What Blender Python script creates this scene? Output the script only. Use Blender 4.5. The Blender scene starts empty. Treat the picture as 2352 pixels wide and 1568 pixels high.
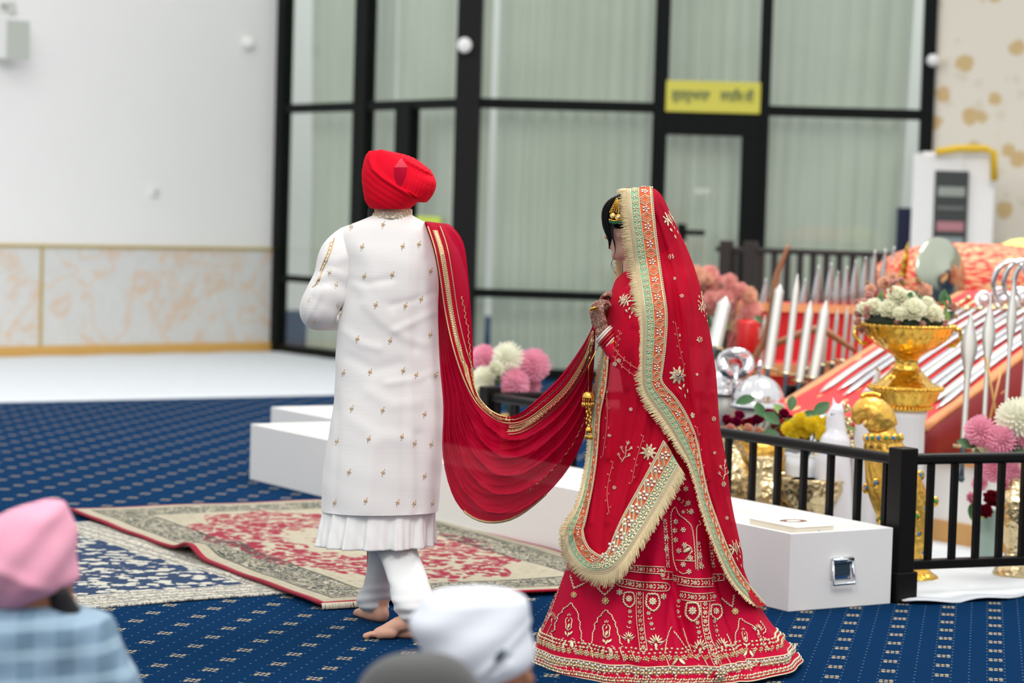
import bpy, math, random
from mathutils import Vector, Matrix
from mathutils.bvhtree import BVHTree
sin, cos, pi, rad = math.sin, math.cos, math.pi, math.radians
random.seed(7)
SC = bpy.context.scene
COL = SC.collection

# ------------------------------------------------------------------ camera, world, light, exposure
F = 85 / 36 * 2352
EYE = Vector((0, 0, 1.6))
PITCH = math.atan(304 / F); ROLL = 0.030
_f = Vector((0, cos(PITCH), -sin(PITCH))); _u0 = Vector((0, sin(PITCH), cos(PITCH))); _r0 = Vector((1, 0, 0))
RC = _r0 * cos(ROLL) + _u0 * sin(ROLL); UC = _u0 * cos(ROLL) - _r0 * sin(ROLL)
cam = bpy.data.objects.new('camera', bpy.data.cameras.new('camera')); COL.objects.link(cam)
cam.matrix_world = Matrix(((RC.x, UC.x, -_f.x, 0), (RC.y, UC.y, -_f.y, 0), (RC.z, UC.z, -_f.z, 1.6), (0, 0, 0, 1)))
cam.data.lens = 85; cam.data.sensor_width = 36; cam.data.clip_end = 200
cam.data.dof.use_dof = True; cam.data.dof.focus_distance = 8.75; cam.data.dof.aperture_fstop = 2.2
SC.camera = cam
SC.view_settings.view_transform = 'Standard'; SC.view_settings.look = 'None'
SC.view_settings.exposure = 0.0; SC.view_settings.gamma = 1; SC.view_settings.use_curve_mapping = False

world = bpy.data.worlds.new('world'); SC.world = world; world.use_nodes = True
wn = world.node_tree; wn.nodes.clear()
wo = wn.nodes.new('ShaderNodeOutputWorld'); wb = wn.nodes.new('ShaderNodeBackground')
wt = wn.nodes.new('ShaderNodeTexCoord'); wx = wn.nodes.new('ShaderNodeSeparateXYZ'); wr = wn.nodes.new('ShaderNodeValToRGB')
wn.links.new(wt.outputs['Generated'], wx.inputs[0]); wn.links.new(wx.outputs['Z'], wr.inputs[0])
wn.links.new(wr.outputs[0], wb.inputs[0]); wn.links.new(wb.outputs[0], wo.inputs[0])
cr = wr.color_ramp
cr.elements[0].position = 0.0; cr.elements[0].color = (.50, .51, .51, 1)
cr.elements[1].position = 1.0; cr.elements[1].color = (1.0, 1.0, 1.0, 1)
e = cr.elements.new(.15); e.color = (.86, .87, .87, 1)
e = cr.elements.new(.5); e.color = (.98, .99, 1.0, 1)
wb.inputs[1].default_value = 1.04

def area(name, loc, target, size, power, col=(1, 1, 1)):
    l = bpy.data.lights.new(name, 'AREA'); l.shape = 'RECTANGLE'; l.size, l.size_y = size; l.energy = power; l.color = col
    o = bpy.data.objects.new(name, l); COL.objects.link(o); o.location = loc
    o.rotation_euler = (Vector(target) - Vector(loc)).to_track_quat('-Z', 'Y').to_euler()
    return o
area('added_light_panel', (-2.2, 1.2, 8.4), (-.2, 10, .8), (3, 3), 330, (1, .99, .97))  # unseen area panels added to brighten the people and the room
area('added_light_panel', (2.8, 3.0, 8.2), (1.8, 11, .6), (2.5, 2.5), 230, (1, .985, .96))
area('added_light_panel', (-4.5, 16, 6.8), (-4.0, 20, .5), (4, 4), 190, (.97, .99, 1))
area('added_light_panel', (3.0, 13, 6.8), (2.0, 13, .5), (3, 3), 360, (1, .98, .95))

def ray(px, py):
    return _f + RC * ((px - 1176) / F) + UC * ((784 - py) / F)
def W(px, py, Y):
    d = ray(px, py); return EYE + d * (Y / d.y)
def G(px, py, z=0.0):
    d = ray(px, py); return EYE + d * ((z - 1.6) / d.z)
def proj(p):
    q = p - EYE; d = q.dot(_f)
    return 1176 + F * q.dot(RC) / d, 784 - F * q.dot(UC) / d

# ------------------------------------------------------------------ helpers
def tag(o, label=None, cat=None, group=None, kind=None):
    if label: o['label'] = label
    if cat: o['category'] = cat
    if group: o['group'] = group
    if kind: o['kind'] = kind
    return o
def empty(name, loc=(0, 0, 0), rz=0, label=None, cat=None, group=None, kind=None):
    o = bpy.data.objects.new(name, None); COL.objects.link(o); o.location = loc; o.rotation_euler = (0, 0, rz)
    o.empty_display_size = .05
    return tag(o, label, cat, group, kind)
def copy_tree(o, parent=None):
    c = o.copy(); COL.objects.link(c)
    if parent is not None: c.parent = parent
    for ch in o.children: copy_tree(ch, c)
    return c

class MB:
    def __init__(s): s.v = []; s.f = []; s.fm = []; s.uv = []; s.mi = 0
    def vt(s, p, uv=(0, 0)):
        s.v.append((p[0], p[1], p[2])); s.uv.append(uv); return len(s.v) - 1
    def fc(s, *idx): s.f.append(idx); s.fm.append(s.mi)
    def grid(s, P, cu=False, cv=False, uv=None):
        n = len(P); m = len(P[0]); b = len(s.v)
        for i in range(n):
            for j in range(m):
                s.vt(P[i][j], uv[i][j] if uv else (j / max(1, m - 1), i / max(1, n - 1)))
        for i in range(n if cu else n - 1):
            for j in range(m if cv else m - 1):
                i2 = (i + 1) % n; j2 = (j + 1) % m
                s.fc(b + i * m + j, b + i * m + j2, b + i2 * m + j2, b + i2 * m + j)
        return b
    def fan(s, ids): s.fc(*ids)
    def tube(s, path, r, n=8, caps=True, flat=1.0):
        path = [Vector(p) for p in path]; k = len(path)
        rs = r if isinstance(r, (list, tuple)) else [r] * k
        rows = []; up = None
        for i, p in enumerate(path):
            t = (path[min(i + 1, k - 1)] - path[max(i - 1, 0)])
            if t.length < 1e-9: t = Vector((0, 0, 1))
            t.normalize()
            if up is None:
                up = Vector((0, 0, 1)) if abs(t.z) < .9 else Vector((0, 1, 0))
            a = t.cross(up)
            if a.length < 1e-6: a = t.cross(Vector((1, .3, 0)))
            a.normalize(); bb = a.cross(t).normalized(); up = bb
            rows.append([p + a * (cos(2 * pi * j / n) * rs[i]) + bb * (sin(2 * pi * j / n) * rs[i] * flat) for j in range(n)])
        b = s.grid(rows, cv=True)
        if caps:
            s.fc(*[b + j for j in range(n)][::-1]); s.fc(*[b + (k - 1) * n + j for j in range(n)])
    def cap_tube(s, p0, p1, r0, r1, n=12):
        p0 = Vector(p0); p1 = Vector(p1); d = p1 - p0; L = d.length or 1e-6; t = d / L
        path = []; rs = []
        for k in range(5):
            a = pi / 2 * k / 4; path.append(p0 - t * r0 * cos(a)); rs.append(max(r0 * sin(a), r0 * .05))
        for k in range(5):
            a = pi / 2 * k / 4; path.append(p1 + t * r1 * sin(a)); rs.append(max(r1 * cos(a), r1 * .05))
        s.tube(path, rs, n)
    def limb(s, pts, n=16):
        for (a, ra), (b, rb) in zip(pts[:-1], pts[1:]): s.cap_tube(a, b, ra, rb, n)
    def lathe(s, prof, c=(0, 0, 0), n=24, mod=None, caps=True, R=None):
        c = Vector(c); rows = []
        for i, (r, z) in enumerate(prof):
            row = []
            for j in range(n):
                a = 2 * pi * j / n; rr = r * (mod(a, i / (len(prof) - 1)) if mod else 1)
                p = Vector((rr * cos(a), rr * sin(a), z))
                if R: p = R @ p
                row.append(c + p)
            rows.append(row)
        b = s.grid(rows, cv=True)
        if caps:
            s.fc(*[b + j for j in range(n)][::-1]); s.fc(*[b + (len(prof) - 1) * n + j for j in range(n)])
    def box(s, c, size, ax=None, bev=0):
        c = Vector(c); X, Y, Z = ax if ax else (Vector((1, 0, 0)), Vector((0, 1, 0)), Vector((0, 0, 1)))
        hx, hy, hz = size[0] / 2, size[1] / 2, size[2] / 2
        b = len(s.v)
        for sx, sy, sz in ((-1, -1, -1), (1, -1, -1), (1, 1, -1), (-1, 1, -1), (-1, -1, 1), (1, -1, 1), (1, 1, 1), (-1, 1, 1)):
            s.vt(c + X * (hx * sx) + Y * (hy * sy) + Z * (hz * sz))
        for q in ((3, 2, 1, 0), (4, 5, 6, 7), (0, 1, 5, 4), (1, 2, 6, 5), (2, 3, 7, 6), (3, 0, 4, 7)): s.fc(*[b + i for i in q])
    def ball(s, c, r, nu=12, nv=8, R=None, fn=None):
        c = Vector(c); r = (r, r, r) if not isinstance(r, (tuple, list)) else r
        rows = []
        for i in range(nv + 1):
            t = pi * i / nv; t = min(max(t, .02), pi - .02); row = []
            for j in range(nu):
                a = 2 * pi * j / nu; d = Vector((sin(t) * cos(a), sin(t) * sin(a), -cos(t)))
                k = fn(d) if fn else 1
                p = Vector((d.x * r[0], d.y * r[1], d.z * r[2])) * k
                if R: p = R @ p
                row.append(c + p)
            rows.append(row)
        b = s.grid(rows, cv=True)
        s.fc(*[b + j for j in range(nu)][::-1]); s.fc(*[b + nv * nu + j for j in range(nu)])
    def build(s, name, mats, parent=None, smooth=True, bevel=0, solid=0, sub=0, sub_r=None):
        me = bpy.data.meshes.new(name); me.from_pydata(s.v, [], s.f)
        mats = mats if isinstance(mats, (list, tuple)) else [mats]
        for m in mats: me.materials.append(m)
        if len(mats) > 1: me.polygons.foreach_set('material_index', s.fm)
        uvl = me.uv_layers.new(name='UVMap'); li = [0] * len(me.loops); me.loops.foreach_get('vertex_index', li)
        flat = []
        for i in li: flat.extend(s.uv[i])
        uvl.data.foreach_set('uv', flat)
        if smooth: me.polygons.foreach_set('use_smooth', [True] * len(me.polygons))
        me.update()
        o = bpy.data.objects.new(name, me); COL.objects.link(o)
        if parent is not None:
            o.parent = parent
        if bevel:
            b = o.modifiers.new('b', 'BEVEL'); b.width = bevel; b.segments = 2; b.limit_method = 'ANGLE'
        if solid:
            b = o.modifiers.new('s', 'SOLIDIFY'); b.thickness = solid; b.offset = 0
        return o

def join(o, mb, mats):
    me = o.data; vs = [tuple(v.co) for v in me.vertices]; fs = [tuple(p.vertices) for p in me.polygons]; mi = [p.material_index for p in me.polygons]; om = list(me.materials)
    b = len(vs); k = len(om); sm = [p.use_smooth for p in me.polygons]
    n = bpy.data.meshes.new(me.name); n.from_pydata(vs + mb.v, [], fs + [tuple(b + i for i in f) for f in mb.f])
    for m in om + list(mats): n.materials.append(m)
    n.polygons.foreach_set('material_index', mi + [k + i for i in mb.fm]); n.polygons.foreach_set('use_smooth', sm + [True] * len(mb.f))
    uvl = n.uv_layers.new(name='UVMap')
    if me.uv_layers:
        buf = [0.0] * (2 * len(me.loops)); me.uv_layers[0].data.foreach_get('uv', buf); buf += [0.0] * (2 * (len(n.loops) - len(me.loops))); uvl.data.foreach_set('uv', buf)
    n.update(); o.data = n; return o
def at(mb, loc):   # move vertices into the local frame of an Empty at loc
    L = Vector(loc); mb.v = [(x - L.x, y - L.y, z - L.z) for x, y, z in mb.v]; return mb
def interp(tab, t):
    if t <= tab[0][0]: return list(tab[0][1:])
    for a, b in zip(tab[:-1], tab[1:]):
        if t <= b[0]:
            k = (t - a[0]) / (b[0] - a[0] or 1); return [x + (y - x) * k for x, y in zip(a[1:], b[1:])]
    return list(tab[-1][1:])
def smooth_tab(tab, it=1):
    # Catmull-Rom resample of a table by its first column
    out = []
    n = len(tab)
    for i in range(n - 1):
        p0 = tab[max(0, i - 1)]; p1 = tab[i]; p2 = tab[i + 1]; p3 = tab[min(n - 1, i + 2)]
        for k in range(4):
            t = k / 4; out.append(tuple(.5 * ((2 * b) + (-a + c) * t + (2 * a - 5 * b + 4 * c - d) * t * t + (-a + 3 * b - 3 * c + d) * t ** 3) for a, b, c, d in zip(p0, p1, p2, p3)))
    out.append(tuple(tab[-1])); return out
def resample(pts, n, smooth=True):
    P = smooth_tab([tuple(p) for p in pts]) if smooth and len(pts) > 2 else [tuple(p) for p in pts]
    d = [0]
    for a, b in zip(P[:-1], P[1:]): d.append(d[-1] + math.dist(a, b))
    out = []; j = 0
    for i in range(n):
        t = d[-1] * i / (n - 1)
        while j < len(P) - 2 and d[j + 1] < t: j += 1
        k = (t - d[j]) / ((d[j + 1] - d[j]) or 1); k = min(max(k, 0), 1)
        out.append(tuple(x + (y - x) * k for x, y in zip(P[j], P[j + 1])))
    return out
def seg_dist(px, py, pts):
    best = 1e9
    for (ax, ay), (bx, by) in zip(pts[:-1], pts[1:]):
        dx, dy = bx - ax, by - ay; L = dx * dx + dy * dy or 1e-9
        t = ((px - ax) * dx + (py - ay) * dy) / L; t = 0 if t < 0 else 1 if t > 1 else t
        ex, ey = ax + dx * t - px, ay + dy * t - py; q = ex * ex + ey * ey
        if q < best: best = q
    return math.sqrt(best)
def relief(px, py, strokes):
    s = 0
    for pts, w, amp in strokes:
        x0 = min(p[0] for p in pts) - 3 * w; x1 = max(p[0] for p in pts) + 3 * w
        if px < x0 or px > x1: continue
        y0 = min(p[1] for p in pts) - 3 * w; y1 = max(p[1] for p in pts) + 3 * w
        if py < y0 or py > y1: continue
        d = seg_dist(px, py, pts) / w
        if d < 3: s += amp * math.exp(-d * d)
    return s

# ------------------------------------------------------------------ materials
class NT:
    def __init__(s, name):
        s.m = bpy.data.materials.new(name); s.m.use_nodes = True; s.t = s.m.node_tree; s.n = s.t.nodes
        s.b = s.n['Principled BSDF']
    def node(s, typ, **kw):
        n = s.n.new(typ)
        for k, v in kw.items(): setattr(n, k, v)
        return n
    def lk(s, a, b): s.t.links.new(a, b)
    def put(s, sock, v):
        if hasattr(v, 'is_output'): s.lk(v, sock)
        elif isinstance(v, (tuple, list)) and len(v) == 3 and sock.type == 'RGBA': sock.default_value = (*v, 1)
        else: sock.default_value = v
    def M(s, op, a, b=0, c=0):
        n = s.node('ShaderNodeMath', operation=op); s.put(n.inputs[0], a); s.put(n.inputs[1], b)
        if op in ('MULTIPLY_ADD', 'COMPARE', 'SMOOTH_MIN'): s.put(n.inputs[2], c)
        return n.outputs[0]
    def mix(s, f, a, b):
        n = s.node('ShaderNodeMix', data_type='RGBA'); s.put(n.inputs[0], f); s.put(n.inputs[6], a); s.put(n.inputs[7], b)
        return n.outputs[2]
    def coord(s, kind='Object'):
        return s.node('ShaderNodeTexCoord').outputs[kind]
    def xyz(s, v):
        n = s.node('ShaderNodeSeparateXYZ'); s.lk(v, n.inputs[0]); return n.outputs
    def mapping(s, v, rot=(0, 0, 0), scale=(1, 1, 1), loc=(0, 0, 0)):
        n = s.node('ShaderNodeMapping'); s.lk(v, n.inputs[0]); n.inputs['Rotation'].default_value = rot
        n.inputs['Scale'].default_value = scale; n.inputs['Location'].default_value = loc; return n.outputs[0]
    def noise(s, v, scale, detail=2, rough=.5, dist=0):
        n = s.node('ShaderNodeTexNoise'); 
        if v is not None: s.lk(v, n.inputs['Vector'])
        n.inputs['Scale'].default_value = scale; n.inputs['Detail'].default_value = detail
        n.inputs['Roughness'].default_value = rough; n.inputs['Distortion'].default_value = dist; return n.outputs['Fac']
    def vor(s, v, scale, feature='F1', out='Distance'):
        n = s.node('ShaderNodeTexVoronoi', feature=feature); s.lk(v, n.inputs['Vector']); n.inputs['Scale'].default_value = scale
        return n.outputs[out]
    def ramp(s, f, stops):
        n = s.node('ShaderNodeValToRGB'); s.lk(f, n.inputs[0]); r = n.color_ramp
        while len(r.elements) < len(stops): r.elements.new(.5)
        for e, (p, c) in zip(r.elements, stops): e.position = p; e.color = (*c, 1) if len(c) == 3 else c
        return n.outputs[0]
    def bump(s, h, strength=.3, dist=.01):
        n = s.node('ShaderNodeBump'); s.put(n.inputs['Height'], h); n.inputs['Strength'].default_value = strength
        n.inputs['Distance'].default_value = dist; s.lk(n.outputs[0], s.b.inputs['Normal'])
    def set(s, **kw):
        names = dict(col='Base Color', rough='Roughness', metal='Metallic', sheen='Sheen Weight', spec='Specular IOR Level', alpha='Alpha',
                     trans='Transmission Weight', sss='Subsurface Weight', coat='Coat Weight', ior='IOR', emis='Emission Color', estr='Emission Strength', sheenr='Sheen Roughness')
        for k, v in kw.items(): s.put(s.b.inputs[names[k]], v)
        return s
def lin(r, g, b):
    f = lambda c: (c / 255 / 12.92) if c / 255 <= .04045 else ((c / 255 + .055) / 1.055) ** 2.4
    return (f(r), f(g), f(b))
def mat(name, col, rough=.6, metal=0, nz=0, nscale=30, **kw):
    t = NT(name); c = lin(*col)
    if nz:
        f = t.noise(t.coord('Object'), nscale, 3)
        d = tuple(max(0, x * (1 - nz)) for x in c); l = tuple(min(1, x * (1 + nz)) for x in c)
        t.set(col=t.mix(f, d, l))
    else: t.set(col=c)
    t.set(rough=rough, metal=metal, **kw); return t.m
def fabric(name, col, rough=.8, weave=900, bs=.15, sheen=.2, nz=.06, trans=0, see=0, sss=0):
    t = NT(name); c = lin(*col); v = t.coord('Object')
    f = t.noise(v, 8, 4); d = tuple(x * (1 - nz) for x in c); l = tuple(min(1, x * (1 + nz)) for x in c)
    colr = t.mix(f, d, l); t.set(col=colr, rough=rough, sheen=sheen, spec=.25)
    if bs:
        w = t.noise(v, weave, 2); t.bump(w, bs, .002)
    if trans or see:
        out = t.n['Material Output']; cur = t.b.outputs[0]
        if trans:
            tr = t.node('ShaderNodeBsdfTranslucent'); t.put(tr.inputs[0], colr)
            mx = t.node('ShaderNodeMixShader'); mx.inputs[0].default_value = trans; t.lk(cur, mx.inputs[1]); t.lk(tr.outputs[0], mx.inputs[2]); cur = mx.outputs[0]
        if see:
            tp = t.node('ShaderNodeBsdfTransparent'); tp.inputs[0].default_value = (min(1, c[0] * 1.6 + .1), c[1] * 1.5, c[2] * 1.5, 1)
            mx = t.node('ShaderNodeMixShader'); mx.inputs[0].default_value = see; t.lk(cur, mx.inputs[1]); t.lk(tp.outputs[0], mx.inputs[2]); cur = mx.outputs[0]
        t.lk(cur, out.inputs[0])
    return t.m
# ------------------------------------------------------------------ room materials
U = Vector((.857, .515, 0)).normalized(); V = Vector((-.515, .857, 0)).normalized(); ZZ = Vector((0, 0, 1))
def carpet_mat():
    t = NT('blue_carpet'); gx, gy_, _ = t.xyz(t.coord('Object')); P = .19; ax, ay, bx_, by_ = .182, -.050, -.037, -.190; det = ax * by_ - ay * bx_
    x = t.M('ADD', t.M('MULTIPLY', gx, by_ / det * P), t.M('MULTIPLY', gy_, -bx_ / det * P)); y = t.M('ADD', t.M('MULTIPLY', gx, -ay / det * P), t.M('MULTIPLY', gy_, ax / det * P))
    def cell(a, p, off=0):
        return t.M('SUBTRACT', t.M('FRACT', t.M('ADD', t.M('DIVIDE', a, p), off)), .5)
    cx = t.M('MULTIPLY', cell(x, P), P); cy = t.M('MULTIPLY', cell(y, P), P)
    mask = None
    for ox, oy, rx, ry in ((0, .015, .0075, .010), (0, -.015, .0075, .010), (-.018, .006, .0085, .009), (.018, -.006, .0085, .009), (-.017, .024, .0075, .007), (.018, .020, .0075, .007), (-.018, -.020, .0075, .007), (.017, -.025, .0075, .007)):
        d = t.M('ADD', t.M('POWER', t.M('DIVIDE', t.M('SUBTRACT', cx, ox), rx), 2), t.M('POWER', t.M('DIVIDE', t.M('SUBTRACT', cy, oy), ry), 2))
        m = t.M('LESS_THAN', d, 1.0); mask = m if mask is None else t.M('MAXIMUM', mask, m)
    dx = t.M('MULTIPLY', cell(x, P / 3, .5), P / 3); dy = t.M('MULTIPLY', cell(y, P / 3, .5), P / 3)
    d = t.M('ADD', t.M('POWER', t.M('DIVIDE', dx, .0035), 2), t.M('POWER', t.M('DIVIDE', dy, .006), 2))
    dots = t.M('LESS_THAN', d, 1.0)
    n = t.noise(t.coord('Object'), 400, 2); n2 = t.noise(t.coord('Object'), 3, 3)
    base = t.mix(n, lin(0, 12, 42), lin(0, 38, 84)); base = t.mix(t.M('MULTIPLY', n2, .35), base, lin(0, 28, 70))
    c = t.mix(t.M('MULTIPLY', dots, .42), base, lin(150, 165, 175)); c = t.mix(mask, c, t.mix(n, lin(140, 122, 92), lin(206, 188, 150)))
    t.set(col=c, rough=1.0, spec=.02, sheen=.12, sheenr=.5); t.b.inputs['Sheen Tint'].default_value = (.08, .5, 1.0, 1); t.bump(t.noise(t.coord('Object'), 900, 2), .5, .004)
    return t.m
def marble_mat():
    t = NT('veined_marble'); v = t.coord('Object')
    n = t.noise(v, 1.6, 6, .6, 1.2); n2 = t.noise(v, 5, 5, .6, 2); a = t.M('ABSOLUTE', t.M('SUBTRACT', n, .5))
    vein = t.ramp(a, [(0, (1, 1, 1)), (.025, (.25, .25, .25)), (.07, (0, 0, 0))])
    c = t.mix(n2, lin(205, 205, 203), lin(228, 227, 224)); c = t.mix(t.M('MULTIPLY', t.M('MULTIPLY', vein, n2), 1.1), c, lin(222, 170, 110))
    t.set(col=c, rough=.3); return t.m
def wallpaper_mat():
    t = NT('floral_wallpaper'); v = t.coord('UV')
    d = t.vor(v, 3.6); n = t.noise(v, 22, 3, .6, 1.5)
    f = t.M('LESS_THAN', t.M('ADD', d, t.M('MULTIPLY', n, .35)), .47)
    d2 = t.M('LESS_THAN', t.M('ADD', t.vor(t.mapping(v, loc=(3.1, 1.7, 0)), 5.5), t.M('MULTIPLY', n, .4)), .46)
    c = t.mix(t.M('MULTIPLY', d2, .35), lin(224, 217, 202), lin(200, 188, 160)); c = t.mix(t.M('MULTIPLY', f, .75), c, lin(196, 160, 84))
    t.set(col=c, rough=.7); return t.m
def rug_mat(name, W_, L_, kind):
    t = NT(name); u, v, _ = t.xyz(t.coord('UV'))
    e = t.M('MINIMUM', t.M('MINIMUM', u, t.M('SUBTRACT', W_, u)), t.M('MINIMUM', v, t.M('SUBTRACT', L_, v)))
    uv = t.coord('UV'); n1 = t.noise(uv, 9, 3, .55, 1.6); n2 = t.noise(uv, 26, 3, .6, 1.2); vo = t.vor(uv, 22)
    def band(a, b): return t.M('MULTIPLY', t.M('GREATER_THAN', e, a), t.M('LESS_THAN', e, b))
    if kind == 'cream':
        cream = t.mix(n2, lin(150, 140, 112), lin(200, 192, 172))
        ex = t.M('DIVIDE', t.M('SUBTRACT', u, W_ / 2), .62); ey = t.M('DIVIDE', t.M('SUBTRACT', v, L_ / 2), 1.15)
        r = t.M('SQRT', t.M('ADD', t.M('POWER', ex, 2), t.M('POWER', ey, 2))); an = t.M('ARCTAN2', ey, ex)
        r = t.M('ADD', r, t.M('MULTIPLY', t.M('SINE', t.M('MULTIPLY', an, 12)), .05))
        med = t.M('MULTIPLY', t.M('LESS_THAN', r, 1.0), t.M('GREATER_THAN', r, .42))
        core = t.M('LESS_THAN', r, .22)
        red = t.M('MULTIPLY', t.M('MAXIMUM', med, core), t.M('LESS_THAN', t.M('ADD', vo, t.M('MULTIPLY', n2, .7)), .92))
        c = t.mix(red, cream, t.mix(n1, lin(122, 8, 40), lin(166, 30, 60)))
        sc = t.M('MULTIPLY', t.M('MULTIPLY', t.M('GREATER_THAN', r, 1.08), t.M('GREATER_THAN', e, .34)), t.M('LESS_THAN', t.M('ABSOLUTE', t.M('SUBTRACT', n1, .5)), .03))
        c = t.mix(t.M('MULTIPLY', sc, .35), c, lin(120, 124, 96))
        c = t.mix(t.M('MULTIPLY', band(.10, .30), t.M('LESS_THAN', t.M('ABSOLUTE', t.M('SUBTRACT', n2, .5)), .055)), c, lin(38, 52, 48))
        for a in (.085, .30): c = t.mix(band(a, a + .012), c, lin(60, 66, 56))
        c = t.mix(t.M('LESS_THAN', e, .022), c, lin(168, 18, 48))
    else:
        fl = t.M('LESS_THAN', t.M('ADD', t.vor(uv, 15), t.M('MULTIPLY', n2, 1.0)), .93)
        cream = t.mix(n2, lin(170, 168, 150), lin(214, 212, 200))
        c = t.mix(fl, lin(0, 44, 84), cream)
        b = t.M('LESS_THAN', e, .26); cb = t.mix(t.M('LESS_THAN', t.M('ABSOLUTE', t.M('SUBTRACT', n2, .5)), .04), lin(206, 200, 184), lin(120, 122, 120))
        c = t.mix(b, c, cb)
        for a in (.05, .10, .17, .23): c = t.mix(band(a, a + .012), c, lin(120, 116, 100))
    t.set(col=c, rough=.95, sheen=.1, spec=.1); t.bump(t.noise(t.coord('Object'), 700, 2), .4, .003); return t.m
M = {}
def gold_mat(name, col, rough, sc, bs, metal=1):
    t = NT(name); v = t.coord('Object'); d = t.vor(v, sc); n = t.noise(v, sc * 1.7, 3); c = lin(*col)
    t.set(col=t.mix(n, tuple(x * .8 for x in c), tuple(min(1, x * 1.12) for x in c)), rough=rough, metal=metal); t.bump(t.M('ADD', d, t.M('MULTIPLY', n, .5)), bs, .012); return t.m
M['carpet'] = carpet_mat(); M['marble'] = marble_mat(); M['wallpaper'] = wallpaper_mat()
M['wall'] = mat('white_paint', (238, 237, 235), .7, nz=.015, nscale=3)
M['gold_paint'] = mat('gold_trim_paint', (196, 172, 98), .45, .3)
M['ochre'] = mat('ochre_skirting', (214, 168, 92), .5, nz=.06, nscale=6)
M['sheet'] = fabric('white_floor_sheet', (214, 219, 223), .85, 500, .1)
M['frame'] = mat('black_aluminium', (7, 13, 10), .5, nz=.1, spec=.12)
M['charcoal'] = mat('charcoal_column', (26, 27, 25), .6, spec=.15)
M['white_plastic'] = mat('white_plastic', (232, 232, 230), .4)
M['grey_plastic'] = mat('grey_plastic', (186, 190, 182), .5)
M['box_white'] = mat('white_melamine', (240, 239, 236), .45, nz=.01)
M['chrome'] = mat('chrome', (225, 232, 236), .12, 1)
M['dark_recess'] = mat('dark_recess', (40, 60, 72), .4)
M['blackwood'] = mat('black_stained_wood', (11, 8, 7), .42, nz=.25, nscale=20, spec=.22)
M['wood'] = mat('pale_wood', (206, 158, 96), .5, nz=.12, nscale=14)
M['silver'] = mat('polished_steel', (226, 226, 228), .16, 1)
M['silver_dull'] = mat('brushed_steel', (206, 206, 200), .5, .45)
M['gold'] = gold_mat('polished_gold', (240, 192, 84), .2, 26, .5)
M['brass'] = gold_mat('pale_brass', (222, 200, 156), .2, 34, .5)
M['gold_satin'] = gold_mat('satin_gold', (240, 190, 88), .34, 40, .25, .8)
M['orange_trim'] = mat('orange_gold_brocade', (226, 160, 104), .6, nz=.15, nscale=60)
M['navy'] = mat('navy_plastic', (10, 22, 62), .5)
M['yellow_sign'] = mat('yellow_sign_board', (206, 198, 74), .5)
M['yellow'] = mat('yellow_plastic', (232, 190, 40), .5)
M['sign_ink'] = mat('sign_ink', (92, 110, 78), .6)
M['leaf'] = mat('leaf_green', (54, 98, 52), .5, nz=.3)
M['leaf_lt'] = mat('leaf_light_green', (128, 156, 84), .5, nz=.2)
M['wwhite'] = mat('fluted_plaster', (224, 225, 228), .55)

# ------------------------------------------------------------------ floor
fl = MB(); fl.box((0, 15, -.05), (30, 42, .1)); tag(fl.build('floor', M['carpet'], smooth=False), kind='structure')

# left wall
C0 = G(628, 808); C0.z = 0
WL = (G(0, 818) - G(620, 805)); WL.z = 0; WL.normalize()      # towards camera-left
WLn = Vector((WL.y, -WL.x, 0)); 
if WLn.dot(Vector((0, 0, 0)) - C0) < 0: WLn = -WLn
w = MB(); mid = C0 + WL * 7 - WLn * .1 + ZZ * 2.5; w.box(mid, (14.2, .2, 5), (WL, WLn, ZZ)); tag(w.build('wall_left', M['wall'], smooth=False), kind='structure')
def onwall(px, py, off=0.0):
    d = ray(px, py); k = (C0 + WLn * off - EYE).dot(WLn) / d.dot(WLn); return EYE + d * k
zt = (onwall(0, 563).z + onwall(620, 572).z) / 2
mar = MB(); mar.box(C0 + WL * 7 + WLn * .006 + ZZ * (zt / 2), (14, .012, zt), (WL, WLn, ZZ)); tag(mar.build('trim_1', M['marble'], smooth=False), kind='structure')
g = MB(); g.box(C0 + WL * 7 + WLn * .015 + ZZ * zt, (14, .03, .028), (WL, WLn, ZZ)); tag(g.build('trim_2', M['gold_paint'], smooth=False, bevel=.004), kind='structure')
sx = (onwall(92, 700) - C0).dot(WL)
g = MB(); g.box(C0 + WL * sx + WLn * .014 + ZZ * (zt / 2), (.03, .02, zt), (WL, WLn, ZZ)); tag(g.build('trim_3', M['gold_paint'], smooth=False), kind='structure')
g = MB(); g.box(C0 + WL * 7 + WLn * .02 + ZZ * .055, (14, .03, .11), (WL, WLn, ZZ)); tag(g.build('baseboard_left', M['ochre'], smooth=False, bevel=.005), kind='structure')
# speaker on the wall
p = onwall(25, 90, .18); e = empty('wall_speaker', p - ZZ * 0, label='pale grey box speaker high on the white wall, at the left edge of the photo', cat='speaker')
s = MB(); s.box(W(30, 88, p.y) , (.26, .2, .40), (WL, WLn, ZZ)); at(s, p).build('cabinet', M['white_plastic'], e, smooth=False, bevel=.012)
s = MB(); c = W(28, 92, p.y); s.box(c + WLn * .105, (.25, .012, .37), (WL, WLn, ZZ)); at(s, p).build('grille', M['grey_plastic'], e, smooth=False, bevel=.004)
s = MB(); s.tube([c + ZZ * .2, c + ZZ * .34], .035, 12); s.tube([c + ZZ * .34, c + ZZ * .34 - WLn * .18], .03, 12); at(s, p).build('bracket', M['grey_plastic'], e)
p = onwall(570, 99, .03); s = MB(); s.ball(p, (.075, .055, .07), 20, 12); tag(s.build('dome_camera', M['white_plastic']), 'small white dome camera on the white wall near the glass corner', 'camera')
p = onwall(355, 440, .015); e = empty('wall_sensor', p, label='tiny white square sensor plate alone in the middle of the left wall', cat='sensor')
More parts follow.
